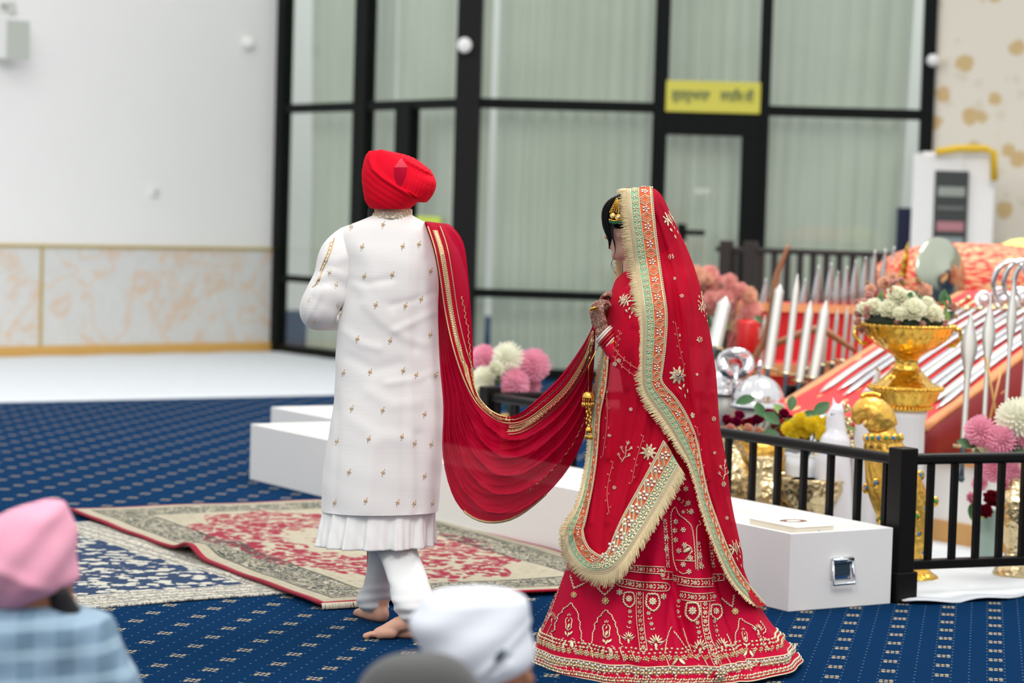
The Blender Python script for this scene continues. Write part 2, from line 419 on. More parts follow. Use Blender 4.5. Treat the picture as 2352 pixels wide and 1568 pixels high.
s = MB(); s.box(p, (.1, .03, .1), (WL, WLn, ZZ)); at(s, p).build('plate', M['white_plastic'], e, bevel=.008, smooth=False)
s = MB(); s.ball(p + WLn * .02, .022, 12, 8); at(s, p).build('lens', M['grey_plastic'], e)

# white sheets on the floor, back left
a, b = G(-60, 926), G(790, 907); sh = MB(); P = []
c1 = C0 + (b - a).normalized() * .9 + Vector((0, 0, 0)); far0 = C0 + WL * 6.5; n = 40
b2 = G(800, 826)
for i in range(25):
    row = []
    for j in range(n + 1):
        t = j / n; near = a.lerp(b, t); fr = (far0.lerp(C0, min(1, t / .8)) if t < .8 else C0.lerp(b2, (t - .8) / .2)); q = near.lerp(fr, i / 24)
        q.z = .012 + .006 * sin(j * 1.7 + i * .6) * sin(i * 1.1) if 0 < i else .002; row.append(q)
    P.append(row)
sh.grid(P); tag(sh.build('floor_sheet', M['sheet'], solid=.004), 'large white cotton sheet spread on the carpet along the marble wainscot', 'sheet')

# ------------------------------------------------------------------ glazed walls with curtains behind
def glass_mat():
    t = NT('tinted_glass'); out = t.n['Material Output']
    tp = t.node('ShaderNodeBsdfTransparent'); tp.inputs[0].default_value = (*lin(247, 251, 247), 1)
    gl = t.node('ShaderNodeBsdfGlossy'); gl.inputs['Roughness'].default_value = .04
    fr = t.node('ShaderNodeLayerWeight'); fr.inputs[0].default_value = .5; mx = t.node('ShaderNodeMixShader')
    t.lk(t.M('ADD', t.M('MULTIPLY', t.M('POWER', fr.outputs['Facing'], 4), .5), .05), mx.inputs[0]); t.lk(tp.outputs[0], mx.inputs[1]); t.lk(gl.outputs[0], mx.inputs[2]); t.lk(mx.outputs[0], out.inputs[0]); return t.m
M['glass'] = glass_mat()
def curtain_mat():
    t = NT('sheer_curtain'); v = t.coord('Object'); n = t.noise(v, 1.2, 3); c = t.mix(n, lin(214, 218, 208), lin(240, 240, 232))
    t.set(col=c, rough=.9, spec=.1)
    tr = t.node('ShaderNodeBsdfTranslucent'); t.put(tr.inputs[0], c); mx = t.node('ShaderNodeMixShader'); mx.inputs[0].default_value = .45
    t.lk(t.b.outputs[0], mx.inputs[1]); t.lk(tr.outputs[0], mx.inputs[2]); t.lk(mx.outputs[0], t.n['Material Output'].inputs[0]); return t.m
M['curtain'] = curtain_mat()
A1 = C0.copy(); A2 = W(1062, 700, 22.9); A2.z = 0; B2 = W(2136, 400, 22.6); B2.z = 0
H = 4.6
def wallframe(A, B):
    d = (B - A); L = d.length; d.normalize(); nn = Vector((d.y, -d.x, 0))
    if nn.dot(-A) < 0: nn = -nn
    return d, nn, L
def hit(A, nn, px, py):
    r = ray(px, py); return EYE + r * ((A - EYE).dot(nn) / r.dot(nn))
d1, n1, L1 = wallframe(A1, A2); d2, n2, L2 = wallframe(A2, B2)
def sx1(px, py=300): return (hit(A1, n1, px, py) - A1).dot(d1)
def sx2(px, py=300): return (hit(A2, n2, px, py) - A2).dot(d2)
def mull(win, A, d, nn, s0, s1, z0, z1, name='mullion', depth=.12, m='frame', off=0):
    b_ = MB(); b_.box(A + d * ((s0 + s1) / 2) + nn * off + ZZ * ((z0 + z1) / 2), (s1 - s0, depth, z1 - z0), (d, nn, ZZ)); b_.build(name, M[m], win, smooth=False)
w1 = tag(empty('window_1'), kind='structure'); w2 = tag(empty('window_2'), kind='structure')
zT = 2.585; zL = .80
for x0, x1 in ((635, 658), (820, 848)): mull(w1, A1, d1, n1, sx1(x0), sx1(x1), 0, H)
mull(w1, A1, d1, n1, sx1(918), sx1(952), 0, zT)
for z in (zT, ): mull(w1, A1, d1, n1, 0, L1, z - .045, z + .045, 'transom', .09)
mull(w1, A1, d1, n1, 0, L1, zL - .035, zL + .035, 'transom', .09); mull(w1, A1, d1, n1, 0, L1, 0, .1, 'sill_rail', .1)
for x0, x1 in ((658, 820), (848, 1036)):
    b_ = MB(); s0, s1 = sx1(x0), sx1(x1); b_.box(A1 + d1 * ((s0 + s1) / 2) + ZZ * (H / 2), (s1 - s0, .012, H - .02), (d1, n1, ZZ)); b_.build('glass_pane', M['glass'], w1, smooth=False)
# corner column
cl = MB(); cl.box(A2 + ZZ * (H / 2) - n2 * .02, (sx2(1096) - sx2(1036) - .02, .24, H), (d2, n2, ZZ)); tag(cl.build('trim_4', M['charcoal'], smooth=False, bevel=.01), kind='structure')
p = W(1067, 104, A2.y - .16); s = MB(); s.ball(p, (.068, .03, .072), 20, 12); tag(s.build('alarm_sounder', M['white_plastic']), 'round white alarm unit high on the dark corner column', 'alarm')
for x0, x1 in ((1498, 1532), (1740, 1766), (2112, 2142)): mull(w2, A2, d2, n2, sx2(x0), sx2(x1), 0, H)
mull(w2, A2, d2, n2, .1, L2, zT - .045 , zT + .05, 'transom', .09)
mull(w2, A2, d2, n2, .1, sx2(1500), zL - .04, zL + .04, 'transom', .09); mull(w2, A2, d2, n2, sx2(1760), L2, zL - .03, zL + .03, 'transom', .09)
mull(w2, A2, d2, n2, .1, L2, 0, .1, 'sill_rail', .1)
for x0, x1 in ((1094, 1500), (1532, 1742), (1766, 2114)):
    b_ = MB(); s0, s1 = sx2(x0), sx2(x1); b_.box(A2 + d2 * ((s0 + s1) / 2) + ZZ * (H / 2), (s1 - s0, .012, H - .02), (d2, n2, ZZ)); b_.build('glass_pane', M['glass'], w2, smooth=False)
dr = tag(empty('door_1'), kind='structure')
mull(dr, A2, d2, n2, sx2(1530), sx2(1745), 2.34, 2.54, 'header', .14, off=.02)
mull(dr, A2, d2, n2, sx2(1704), sx2(1744), 0, 2.36, 'stile', .13, off=.02); mull(dr, A2, d2, n2, sx2(1516), sx2(1532), 0, 2.36, 'stile', .13, off=.02)
hp = hit(A2 + n2 * .1, n2, 1590, 534); b_ = MB(); b_.box(hp, (.24, .05, .05), (d2, n2, ZZ)); b_.box(hp - d2 * .1, (.09, .06, .16), (d2, n2, ZZ)); b_.build('handle', M['frame'], dr, smooth=False, bevel=.008)
hp = hit(A2 + n2 * .06, n2, 1612, 440); b_ = MB(); b_.box(hp, (.16, .02, .06), (d2, n2, ZZ)); b_.build('latch_plate', M['grey_plastic'], dr, smooth=False, bevel=.006)
# yellow notice above the door
c = hit(A2 + n2 * .08, n2, 1638, 223); wsg = (sx2(1746) - sx2(1530)); e = empty('door_notice', c, label='yellow notice board with dark lettering above the glass door', cat='sign')
b_ = MB(); b_.box(c, (wsg, .03, .29), (d2, n2, ZZ)); at(b_, c).build('board', M['yellow_sign'], e, smooth=False, bevel=.006)
for k, (txt, off, wd) in enumerate((('ਗੁਰਦੁਆਰਾ', -.21, .36), ('ਸਾਹਿਬ ਜੀ', .22, .31))):
    tc = bpy.data.curves.new('lettering', 'FONT'); tc.body = txt; tc.size = .13; tc.align_x = 'CENTER'; tc.align_y = 'CENTER'; tc.extrude = .004; tc.offset = .002
    to = bpy.data.objects.new('lettering', tc); COL.objects.link(to); to.parent = e; tc.materials.append(M['sign_ink'])
    Rm = Matrix((d2, ZZ, n2)).transposed()
    to.matrix_local = Matrix.Translation(d2 * off + n2 * .02 + ZZ * .005) @ Rm.to_4x4()
    dg = bpy.context.evaluated_depsgraph_get(); me = bpy.data.meshes.new_from_object(to.evaluated_get(dg)); ml = to.matrix_local.copy()
    bpy.data.objects.remove(to)
    xs = [v.co.x for v in me.vertices]; kx = wd / max(.01, max(xs) - min(xs))
    for v in me.vertices: v.co.x = (v.co.x - (max(xs) + min(xs)) / 2) * kx
    mo = bpy.data.objects.new('lettering', me); COL.objects.link(mo); mo.parent = e; mo.matrix_local = ml
    if not me.materials: me.materials.append(M['sign_ink'])
# low yellow-green notice glimpsed between the groom and the column
c = hit(A1 + n1 * .05, n1, 985, 509); b_ = MB(); b_.box(c - ZZ * .03, (.42, .02, .16), (d1, n1, ZZ)); tag(b_.build('glass_notice', mat('lime_sheet', (204, 224, 84), .6), smooth=False, bevel=.004), 'lime yellow sheet stuck low on the glass behind the groom', 'sign')
# curtains
def curtain(A, d, nn, s0, s1, z1, label, seed, lean=0):
    R_ = random.Random(seed); mb = MB(); n = int((s1 - s0) / .02); ph = [0]
    for j in range(n): ph.append(ph[-1] + .02 * 2 * pi / (.13 + .10 * (sin(j * .031 + seed) * .5 + .5)))
    P = []
    for i in range(12):
        z = .02 + (z1 - .02) * i / 11; row = []
        for j in range(n + 1):
            a = .04 + .016 * sin(j * .05 + seed * 2); s_ = s0 + (s1 - s0) * j / n
            row.append(A + d * (s_ + lean * (1 - i / 11) * (j / n)) - nn * (.32 + a * sin(ph[j] + .3 * sin(z * 1.3)) + .012 * sin(3 * ph[j] + z)) + ZZ * z)
        P.append(row)
    mb.grid(P); tag(mb.build('curtain', M['curtain']), label, 'curtain', 'sheer curtains behind the glass')
curtain(A1, d1, n1, sx1(655), sx1(846), H, 'pale sheer curtain behind the glass bay next to the white wall', 1)
curtain(A1, d1, n1, sx1(848), L1 - .15, H, 'pale sheer curtain behind the glass between the groom and the corner column', 2)
curtain(A2, d2, n2, .25, sx2(1520), H, 'grey green sheer curtain in the wide bay between column and door', 3)
curtain(A2, d2, n2, sx2(1522), sx2(1752), H, 'grey green sheer curtain behind the glass door under the yellow notice', 4)
curtain(A2, d2, n2, sx2(1760), sx2(2104), H, 'grey green sheer curtain in the bay right of the glass door', 5, -.12)
c = hit(A2 + n2 * .2, n2, 2080, 540); b_ = MB(); b_.box((c.x, c.y, .86), (.17, .12, 1.72), (d2, n2, ZZ)); 
for k in range(3): b_.box((c.x, c.y - .065, .2 + .35 * k), (.12, .01, .2), (d2, n2, ZZ))
o_ = b_.build('banner_case', M['navy'], smooth=False, bevel=.01); tag(o_, 'tall narrow navy case standing against the glass beside the white cabinet', 'case')
# right wall
B3 = B2 + Vector((11.2, -6.65, 0)); d3, n3, L3 = wallframe(B2, B3)
wm = MB(); q0 = B2 - n3 * .02; P = [[q0, q0 + d3 * L3], [q0 + ZZ * H, q0 + d3 * L3 + ZZ * H]]
wm.grid(P, uv=[[(0, 0), (L3, 0)], [(0, H), (L3, H)]]); tag(wm.build('wall_right', M['wallpaper'], smooth=False, solid=.06), kind='structure')
p = W(2143, 139, B2.y - .12); s = MB(); s.ball(p, (.06, .06, .06), 16, 10); s.box(p + Vector((.02, .12, 0)), (.07, .2, .07)); tag(s.build('motion_sensor', M['white_plastic'], bevel=.01), 'small white motion sensor where the dark frame meets the wallpaper', 'sensor')
# white cabinet with a glass door
c = W(2200, 480, 21.4); c.z = 0; zt_ = W(2200, 350, 21.4).z; e = empty('display_cabinet', c, label='tall white cabinet with a narrow dark glass door against the floral wallpaper', cat='cabinet')
wd = 165 * 21.4 / F; b_ = MB()
b_.box(c + ZZ * (zt_ / 2) + Vector((0, .2, 0)), (wd, .4, zt_)); at(b_, c).build('carcass', M['box_white'], e, smooth=False, bevel=.008)
b_ = MB(); b_.box(c + Vector((-.19, -.015, zt_ / 2 + .02)), (.44, .03, zt_ - .1)); dd = at(b_, c).build('door', M['white_plastic'], e, smooth=False, bevel=.006)
gx = (2182 - 2200) * 21.4 / F; z0, z1 = W(2180, 600, 21.3).z, W(2180, 392, 21.3).z
b_ = MB(); b_.box(c + Vector((gx, -.035, (z0 + z1) / 2)), (.30, .015, z1 - z0)); at(b_, c).build('door_glass', mat('smoked_glass', (62, 66, 64), .15), dd, smooth=False)
for k, (zz, cc) in enumerate(((440, (150, 156, 148)), (478, (110, 112, 108)), (520, (176, 120, 128)), (556, (140, 150, 152)))):
    z = W(2180, zz, 21.3).z; b_ = MB(); b_.box(c + Vector((gx, -.045, z)), (.24, .012, .085 if k != 1 else .03)); at(b_, c).build('shelf_item', mat('shelf_item_%d' % k, cc, .6), dd, smooth=False, bevel=.004)
hs = MB(); hs.tube([W(2150, 349, 21.3), W(2200, 341, 21.3), W(2262, 341, 21.3), W(2283, 350, 21.3), W(2284, 415, 21.3)], .033, 8); tag(hs.build('yellow_conduit', M['yellow']), 'yellow pipe bent over the top right of the white cabinet', 'pipe')
# ------------------------------------------------------------------ rugs
def gp(px, py, z=0): return G(px, py, z)
rA = gp(738, 1400); rB = gp(158, 1180); rv = (rB - rA); RL = rv.length; rv.normalize(); ru = Vector((rv.y, -rv.x, 0)); ru = ru if ru.x > 0 else -ru
RW = 1.66
M['rug_cream'] = rug_mat('cream_medallion_rug', RW, RL, 'cream'); M['rug_blue'] = rug_mat('navy_floral_rug', 2.2, 2.3, 'blue')
def rug(o0, du, dv, wu, lv, m, name, label, z0, bumps=(), edge=None, fringe=()):
    e = empty(name, o0, label=label, cat='rug'); mb = MB(); nu, nv = 70, 110; P = []; UVs = []
    def hgt(u, v):
        z = z0 + .002 * sin(u * 9 + v * 5) + .0015 * sin(v * 13)
        for bu, bv, r, h in bumps: z += h * math.exp(-((u - bu) ** 2 + (v - bv) ** 2 * 2) / r / r)
        return z
    for i in range(nv + 1):
        P.append([]); UVs.append([])
        for j in range(nu + 1):
            u, v = wu * j / nu, lv * i / nv; q = o0 + du * u + dv * v + ZZ * hgt(u, v); P[-1].append(q); UVs[-1].append((u, v))
    mb.grid(P, uv=UVs); at(mb, o0).build('pile', m, e, solid=.008)
    if edge:
        b = MB(); b.tube([o0 + du * 0 + dv * (lv * i / 60) + ZZ * (hgt(0, lv * i / 60) + .001) for i in range(61)], .008, 6); at(b, o0).build('binding', edge, e)
    if fringe:
        fr = MB(); R_ = random.Random(3)
        for v0, side in fringe:
            for k in range(90):
                u = .26 * k / 90; p = o0 + du * u + dv * v0; q = p + dv * (side * R_.uniform(.016, .026)) + du * R_.uniform(-.01, .01)
                fr.tube([p + ZZ * z0, (p + q) / 2 + ZZ * (z0 + .004), q + ZZ * .006], .004, 4)
        at(fr, o0).build('fringe', M['tassel'], e)
    return e
M['tassel'] = mat('cotton_tassel', (226, 218, 196), .9)
M['red_bind'] = mat('crimson_binding', (140, 8, 40), .8)
bA = gp(612, 1368) ; bB = gp(168, 1402); du = (bA - bB).normalized(); dv = Vector((-du.y, du.x, 0))
rug(bA - du * 1.90 + dv * 0, du, dv, 2.2, 2.3, M['rug_blue'], 'floral_rug', 'navy rug covered in cream flowers, lying partly under the cream medallion rug', .006)
rug(rA, ru, rv, RW, RL, M['rug_cream'], 'medallion_rug', 'cream rug with crimson medallion and dark scroll border, in front of the long white box', .022, bumps=((-.02, 1.42, .16, .045), (.35, 1.55, .22, .02)), edge=M['red_bind'], fringe=((0, -1),))

# ------------------------------------------------------------------ long white boxes along the rail
K = gp(1810, 1405); Kr = gp(2045, 1386); Kl = gp(573, 1100)
bu = (Kr - K); BW = bu.length; bu.normalize(); bl = (Kl - K); BL = bl.length; bl.normalize()
hz = W(1810, 1225, K.y).z
def openbox(name, o0, du, dv, w_, l_, h, label, handle=False):
    e = empty(name, o0, label=label, cat='box'); t = .018
    def bx(u0, u1, v0, v1, z0, z1, nm, m=M['box_white'], bev=.003):
        P = []; mb = MB(); b = len(mb.v)
        for z in (z0, z1):
            for u, v in ((u0, v0), (u1, v0), (u1, v1), (u0, v1)): mb.vt(du * u + dv * v + ZZ * z)
        for q in ((3, 2, 1, 0), (4, 5, 6, 7), (0, 1, 5, 4), (1, 2, 6, 5), (2, 3, 7, 6), (3, 0, 4, 7)): mb.fc(*q)
        return mb.build(nm, m, e, smooth=False, bevel=bev)
    bx(0, w_, 0, t, 0, h, 'end_panel'); bx(0, w_, l_ - t, l_, 0, h, 'end_panel')
    bx(0, t, t, l_ - t, 0, h, 'side_panel'); bx(w_ - t, w_, t, l_ - t, 0, h, 'side_panel')
    bx(t, w_ - t, t, l_ - t, h - .075, h - .06, 'recessed_lid')
    return e
lb = openbox('offering_box', K, bu, bl, BW, BL, hz, 'long low white box with a chrome handle on its end, running along the black railing')
nrm = Vector((bu.y, -bu.x, 0)); nrm = nrm if nrm.y < 0 else -nrm
hc = bu * (BW * .49) + ZZ * (hz * .51); h_ = MB(); h_.box(hc + nrm * .004, (.106, .008, .09), (bu, nrm, ZZ)); hp_ = h_.build('handle_plate', M['chrome'], lb, smooth=False, bevel=.006)
h_ = MB(); h_.box(hc + nrm * .009 + ZZ * .002, (.086, .006, .06), (bu, nrm, ZZ)); h_.build('recess', M['dark_recess'], hp_, smooth=False, bevel=.004)
h_ = MB(); q = [hc + bu * a + ZZ * b + nrm * c for a, b, c in ((-.050, .035, .012), (-.054, -.024, .022), (-.056, -.060, .026), (.056, -.060, .026), (.054, -.024, .022), (.050, .035, .012))]; h_.tube(q, .0065, 8); h_.tube([hc - bu * .052 + ZZ * .038 + nrm * .014, hc + bu * .052 + ZZ * .038 + nrm * .014], .012, 10); h_.build('pull', M['chrome'], hp_)
sb0 = gp(622, 1030); sb0 = W(622, 965, 15.0); sb0.z = 0
sb = openbox('offering_box', sb0, bu, bl * -1.0, .5, .98, W(622, 931, 15.1).z, 'smaller white box standing beyond the left end of the long white box')
# the sweet box lying on the long box
c = W(1838, 1213, 10.12); cz = hz - .06; e = empty('sweet_box', (0, 0, 0), label='flat cream cardboard sweet box with printed ornament, lying on the long white box', cat='box')
o0 = K + bu * .075 + bl * .06 + ZZ * cz; e.location = o0; mb = MB(); sw, sl, shh = .20, .31, .072
ax = (bu, bl, ZZ); mb.box(bu * (sw / 2) + bl * (sl / 2) + ZZ * (shh / 2), (sw, sl, shh), ax); mb.build('carton', mat('cream_card', (228, 220, 202), .7, nz=.03), e, smooth=False, bevel=.003)
mb = MB(); mb.box(bu * (sw / 2) + bl * (sl / 2) + ZZ * (shh + .001), (sw + .004, sl + .004, .003), ax); lid = mb.build('lid', mat('ivory_card', (236, 232, 220), .6), e, smooth=False)
mb = MB()
for k in range(14): a = 2 * pi * k / 14; mb.ball(bu * (sw * .62 + .05 * cos(a)) + bl * (sl * .55 + .035 * sin(a)) + ZZ * (shh + .003), (.016, .008, .002), 8, 4)
mb.build('print', mat('brown_print', (120, 76, 58), .6), lid)
mb = MB(); mb.ball(bu * (sw * .6) + bl * 0 + ZZ * (shh * .5), (.016, .004, .022), 12, 8); mb.build('print', mat('teal_print', (96, 176, 176), .6), lid)
mb = MB(); mb.ball(bu * (sw * .6) + bl * -.001 + ZZ * (shh * .5), (.008, .005, .013), 12, 8); mb.build('print', mat('saffron_print', (214, 150, 60), .6), lid)

# ------------------------------------------------------------------ low black railing round the altar
PN = gp(2062, 1380); PF = gp(1128, 1030); PF = W(1126, 890, 12.9); PF.z = 0; PR = gp(2700, 1335); PR = PN + (gp(2352, 1345) - PN).normalized() * 0 + Vector((.915, .40, 0)).normalized() * 2.2
ph = W(2062, 1027, PN.y).z; rt = W(2100, 1047, PN.y).z
def railing(name, a, b, posts, h, hr, nb, label, bal=.026, low=.13, m=None, post=.09, start=.5):
    m = m or M['blackwood']; e = empty(name, a, label=label, cat='railing'); d = (b - a); L = d.length; d.normalize(); nn = Vector((d.y, -d.x, 0)); O = Vector((0, 0, 0)); z_ = a.z
    for s_ in posts:
        mb = MB(); mb.box(d * s_ + ZZ * (h / 2), (post, post, h), (d, nn, ZZ)); p = mb.build('post', m, e, smooth=False, bevel=.006)
        mb = MB(); mb.box(d * s_ + ZZ * .065, (post + .024, post + .024, .13), (d, nn, ZZ)); mb.build('plinth', m, p, smooth=False, bevel=.006)
    mb = MB(); mb.box(d * (L / 2) + ZZ * (hr - .02), (L, .055, .045), (d, nn, ZZ)); mb.build('top_rail', m, e, smooth=False, bevel=.012)
    mb = MB(); mb.box(d * (L / 2) + ZZ * low, (L, .05, .04), (d, nn, ZZ)); mb.build('bottom_rail', m, e, smooth=False, bevel=.006)
    for k in range(nb):
        mb = MB(); mb.box(d * (L * (k + start) / nb) + ZZ * ((hr + low) / 2), (bal, .03, hr - low - .02), (d, nn, ZZ)); mb.build('baluster', m, e, smooth=False, bevel=.003)
    return e
vd = (PF - PN).normalized(); VL = (PF - PN).length
railing('low_railing', PN, PF, (0, VL), ph, rt, int(VL / .178), 'black wooden railing behind the long white box, running back from the near corner post', start=.55)
rd = (PR - PN).normalized()
railing('low_railing', PN + rd * .05, PR, (2.2,), ph, rt + .005, 18, 'black wooden railing running to the right edge of the photo from the near corner post', low=W(2100, 1298, PN.y).z, start=.75)
fu = Vector((.9, .43, 0)).normalized()
railing('low_railing', PF + fu * .05, PF + fu * 1.9, (1.85,), ph, rt, 11, 'black wooden railing at the far end, glimpsed under the hanging red stole')
# back dais with taller dark balustrade
dz = .42; q0 = W(1640, 700, 19.6); q0.z = 0; q1 = W(2120, 700, 19.0); q1.z = 0
mb = MB(); dd_ = (q1 - q0).normalized(); mb.box((q0 + q1) / 2 + Vector((0, .9, dz / 2)), ((q1 - q0).length + 1.2, 1.9, dz), (dd_, Vector((-dd_.y, dd_.x, 0)), ZZ)); tag(mb.build('dais', M['box_white'], smooth=False), 'low white dais behind the altar, under the dark balustrade', 'dais')
q0.z = dz; q1.z = dz; ht = W(1850, 573, 19.3).z - dz
L_ = (q1 - q0).length; m_ = mat('dark_brown_wood', (44, 34, 30), .5)
railing('back_balustrade', q0, q1, (.09, .27 + .02), ht + .05, ht, 16, 'dark brown balustrade on the dais in front of the curtained glass', bal=.05, low=.12, m=m_, post=.10, start=.6)
# cloth on the floor inside the railing
mb = MB(); P = []; n = 60
for i in range(14):
    row = []
    for j in range(n + 1):
        s_ = -.02 + 2.6 * j / n; e_ = PN + rd * s_ ; out = .09 + .035 * sin(s_ * 7.0) + .02 * sin(s_ * 17) ; nn_ = Vector((rd.y, -rd.x, 0)); k = i / 13
        q = e_ + nn_ * (out * (1 - k) - 1.9 * k * (1 - 0)) 
        q.z = .006 + (.02 * abs(sin(s_ * 9 + 1)) * math.exp(-((k - .04) / .05) ** 2)) + .004 * sin(j * .9 + i)
        row.append(q)
    P.append(row)
mb.grid(P); tag(mb.build('altar_floor_cloth', M['sheet'], solid=.005), 'white cloth spread on the floor inside the railing, its rumpled hem showing on the carpet', 'cloth')
# ------------------------------------------------------------------ people: common
def skin_mat(name, a, b):
    t = NT(name); n = t.noise(t.coord('Object'), 9, 3); t.set(col=t.mix(n, lin(*a), lin(*b)), rough=.5, sss=.12, spec=.35)
    t.b.inputs['Subsurface Radius'].default_value = (.02, .008, .004); t.bump(t.noise(t.coord('Object'), 260, 3), .15, .002); return t.m
M['skin_m'] = skin_mat('warm_skin', (196, 146, 122), (214, 166, 142))
M['skin_f'] = skin_mat('light_skin', (205, 158, 136), (222, 178, 156))
M['skin_t'] = skin_mat('tan_skin', (150, 98, 72), (172, 118, 88))
M['beard'] = mat('black_beard', (24, 20, 19), .7, nz=.4, nscale=200)
def frame_of(f):   # forward vector -> (forward, left, up)
    f = Vector(f).normalized(); up = Vector((0, 0, 1)); l = up.cross(f).normalized(); return f, l, f.cross(l)
HEAD = smooth_tab([(-.122, .060, .005, .018), (-.112, .082, -.015, .036), (-.092, .092, -.045, .050), (-.068, .090, -.068, .058), (-.045, .092, -.080, .064),
                   (-.02, .090, -.088, .068), (0, .084, -.094, .071), (.025, .090, -.098, .074), (.055, .086, -.100, .075), (.082, .070, -.090, .066), (.102, .042, -.062, .045), (.113, .012, -.025, .015)])
def add_head(mb, c, fwd, s=1.0, nose=1.0):
    f, l, u = frame_of(fwd); c = Vector(c); rows = []; n = 40
    for z, ff, bb, w_ in HEAD:
        row = []
        for j in range(n):
            a = 2 * pi * j / n; ca, sa = cos(a), sin(a); cx_ = (ff + bb) / 2; ax_ = (ff - bb) / 2
            pw = .9; x = cx_ + ax_ * (abs(ca) ** pw) * (1 if ca > 0 else -1); y = w_ * (abs(sa) ** pw) * (1 if sa > 0 else -1)
            ey = math.exp(-((abs(y) - .032) / .016) ** 2 - ((z - .002) / .013) ** 2) * (1 if ca > 0 else 0); x -= .011 * ey
            row.append(c + (f * x + l * y + u * z) * s)
        rows.append(row)
    b = mb.grid(rows, cv=True); mb.fc(*[b + j for j in range(n)][::-1]); mb.fc(*[b + (len(HEAD) - 1) * n + j for j in range(n)])
    L = lambda x, y, z: c + (f * x + l * y + u * z) * s
    mb.limb([(L(.082, 0, .008), .008 * s), (L(.100, 0, -.018), .010 * s), (L(.112 * nose, 0, -.034), .0115 * s)], 10)
    for sy in (-1, 1):
        mb.ball(L(.098, .011 * sy, -.037), .009 * s, 8, 6); mb.ball(L(.082, .036 * sy, .022), (.016 * s, .02 * s, .008 * s), 8, 6)
        mb.cap_tube(L(-.004, .070 * sy, -.028), L(-.012, .080 * sy, .012), .009 * s, .014 * s, 8)
        mb.cap_tube(L(.060, .045 * sy, -.025), L(.045, .05 * sy, -.035), .016 * s, .016 * s, 8)
    mb.cap_tube(L(.092, -.016, -.064), L(.092, .016, -.064), .007 * s, .007 * s, 8); mb.cap_tube(L(.090, -.014, -.075), L(.090, .014, -.075), .0085 * s, .0085 * s, 8)
    mb.ball(L(.082, 0, -.104), .017 * s, 10, 8)
    return L
def add_hand(mb, wrist, d, palm_n, s=1.0, curl=.5, side=1, rw=.026):
    """hand continuing from wrist along d; palm faces palm_n"""
    d = Vector(d).normalized(); pn = Vector(palm_n); pn = (pn - d * pn.dot(d)).normalized(); a = d.cross(pn) * side; wrist = Vector(wrist)
    base = wrist + d * .085 * s
    for k in range(4):
        mb.limb([(wrist + a * (.012 * (k - 1.5)) * s, .017 * s), (wrist + d * .045 * s + a * (.0165 * (k - 1.5)) * s, .0155 * s), (base + a * (.0195 * (k - 1.5)) * s, .0115 * s)], 8)
    for k, ln in enumerate((.92, 1.0, .94, .76)):
        p = base + a * (.0195 * (1.5 - k)) * s; dd = d.copy(); r = .0092 * s; pts = [(p, .0105 * s)]
        for q, seg in enumerate((.040, .026, .021)):
            ang = curl * (.75, 1.05, .8)[q] * (1 + .06 * (k - 1)); dd = (dd * cos(ang) + pn * sin(ang)).normalized()
            n_ = (pn * cos(ang) - (d if q == 0 else dd_old) * sin(ang)).normalized(); pn_k = n_
            p = p + dd * seg * ln * s; r *= .92; pts.append((p, r)); dd_old = dd; pn = n_
        pn = Vector(palm_n); pn = (pn - d * pn.dot(d)).normalized(); mb.limb(pts, 8)
    t0 = wrist + d * .025 * s + a * .026 * s; t1 = t0 + (d * .6 + a * .75 + pn * .35).normalized() * .038 * s; t2 = t1 + (d * .85 + a * .1 + pn * .5 * (1 + curl)).normalized() * .030 * s; t3 = t2 + (d * .7 - a * .35 * curl + pn * .7 * curl).normalized() * .024 * s
    mb.limb([(t0, .014 * s), (t1, .0115 * s), (t2, .010 * s), (t3, .0085 * s)], 8)
def add_foot(mb, heel, toe_dir, side, s=1.0, lift=0):
    """barefoot: heel point on floor, direction of the toes, side=+1 when the big toe is on the left of the direction"""
    d = Vector(toe_dir); d.z = 0; d.normalize(); l = Vector((-d.y, d.x, 0)) * side; h = Vector(heel)
    P = lambda x, y, z: h + (d * x + l * y + ZZ * z) * s
    mb.limb([(P(.03, 0, .032), .032 * s), (P(.05, 0, .055 + lift), .036 * s), (P(.055, 0, .12 + lift), .036 * s)], 12)
    mb.limb([(P(.055, 0, .07), .036 * s), (P(.115, .006, .055), .031 * s), (P(.165, .012, .032), .024 * s), (P(.19, .015, .024), .020 * s)], 12)
    mb.limb([(P(.03, 0, .03), .030 * s), (P(.09, -.014, .024), .026 * s), (P(.16, -.022, .020), .020 * s), (P(.182, -.026, .017), .016 * s)], 12)
    mb.limb([(P(.14, .02, .025), .023 * s), (P(.185, .026, .022), .021 * s)], 12)
    for k, (y, ln, r) in enumerate(((.030, .048, .0125), (.010, .044, .0095), (-.006, .038, .009), (-.020, .031, .0085), (-.034, .024, .008))):
        x0 = .19 - .006 * k; mb.limb([(P(x0, y, .020), r * s * 1.05), (P(x0 + ln * .6, y, .020), r * s * .92), (P(x0 + ln, y, .012), r * s)], 8)
def finish_body(mb, name, m, parent, voxel=.005, loc=None, smooth_it=4):
    if loc is not None: at(mb, loc)
    o = mb.build(name, m, parent)
    r = o.modifiers.new('r', 'REMESH'); r.mode = 'VOXEL'; r.voxel_size = voxel; r.use_smooth_shade = True
    s = o.modifiers.new('s', 'SMOOTH'); s.factor = .5; s.iterations = smooth_it
    return o
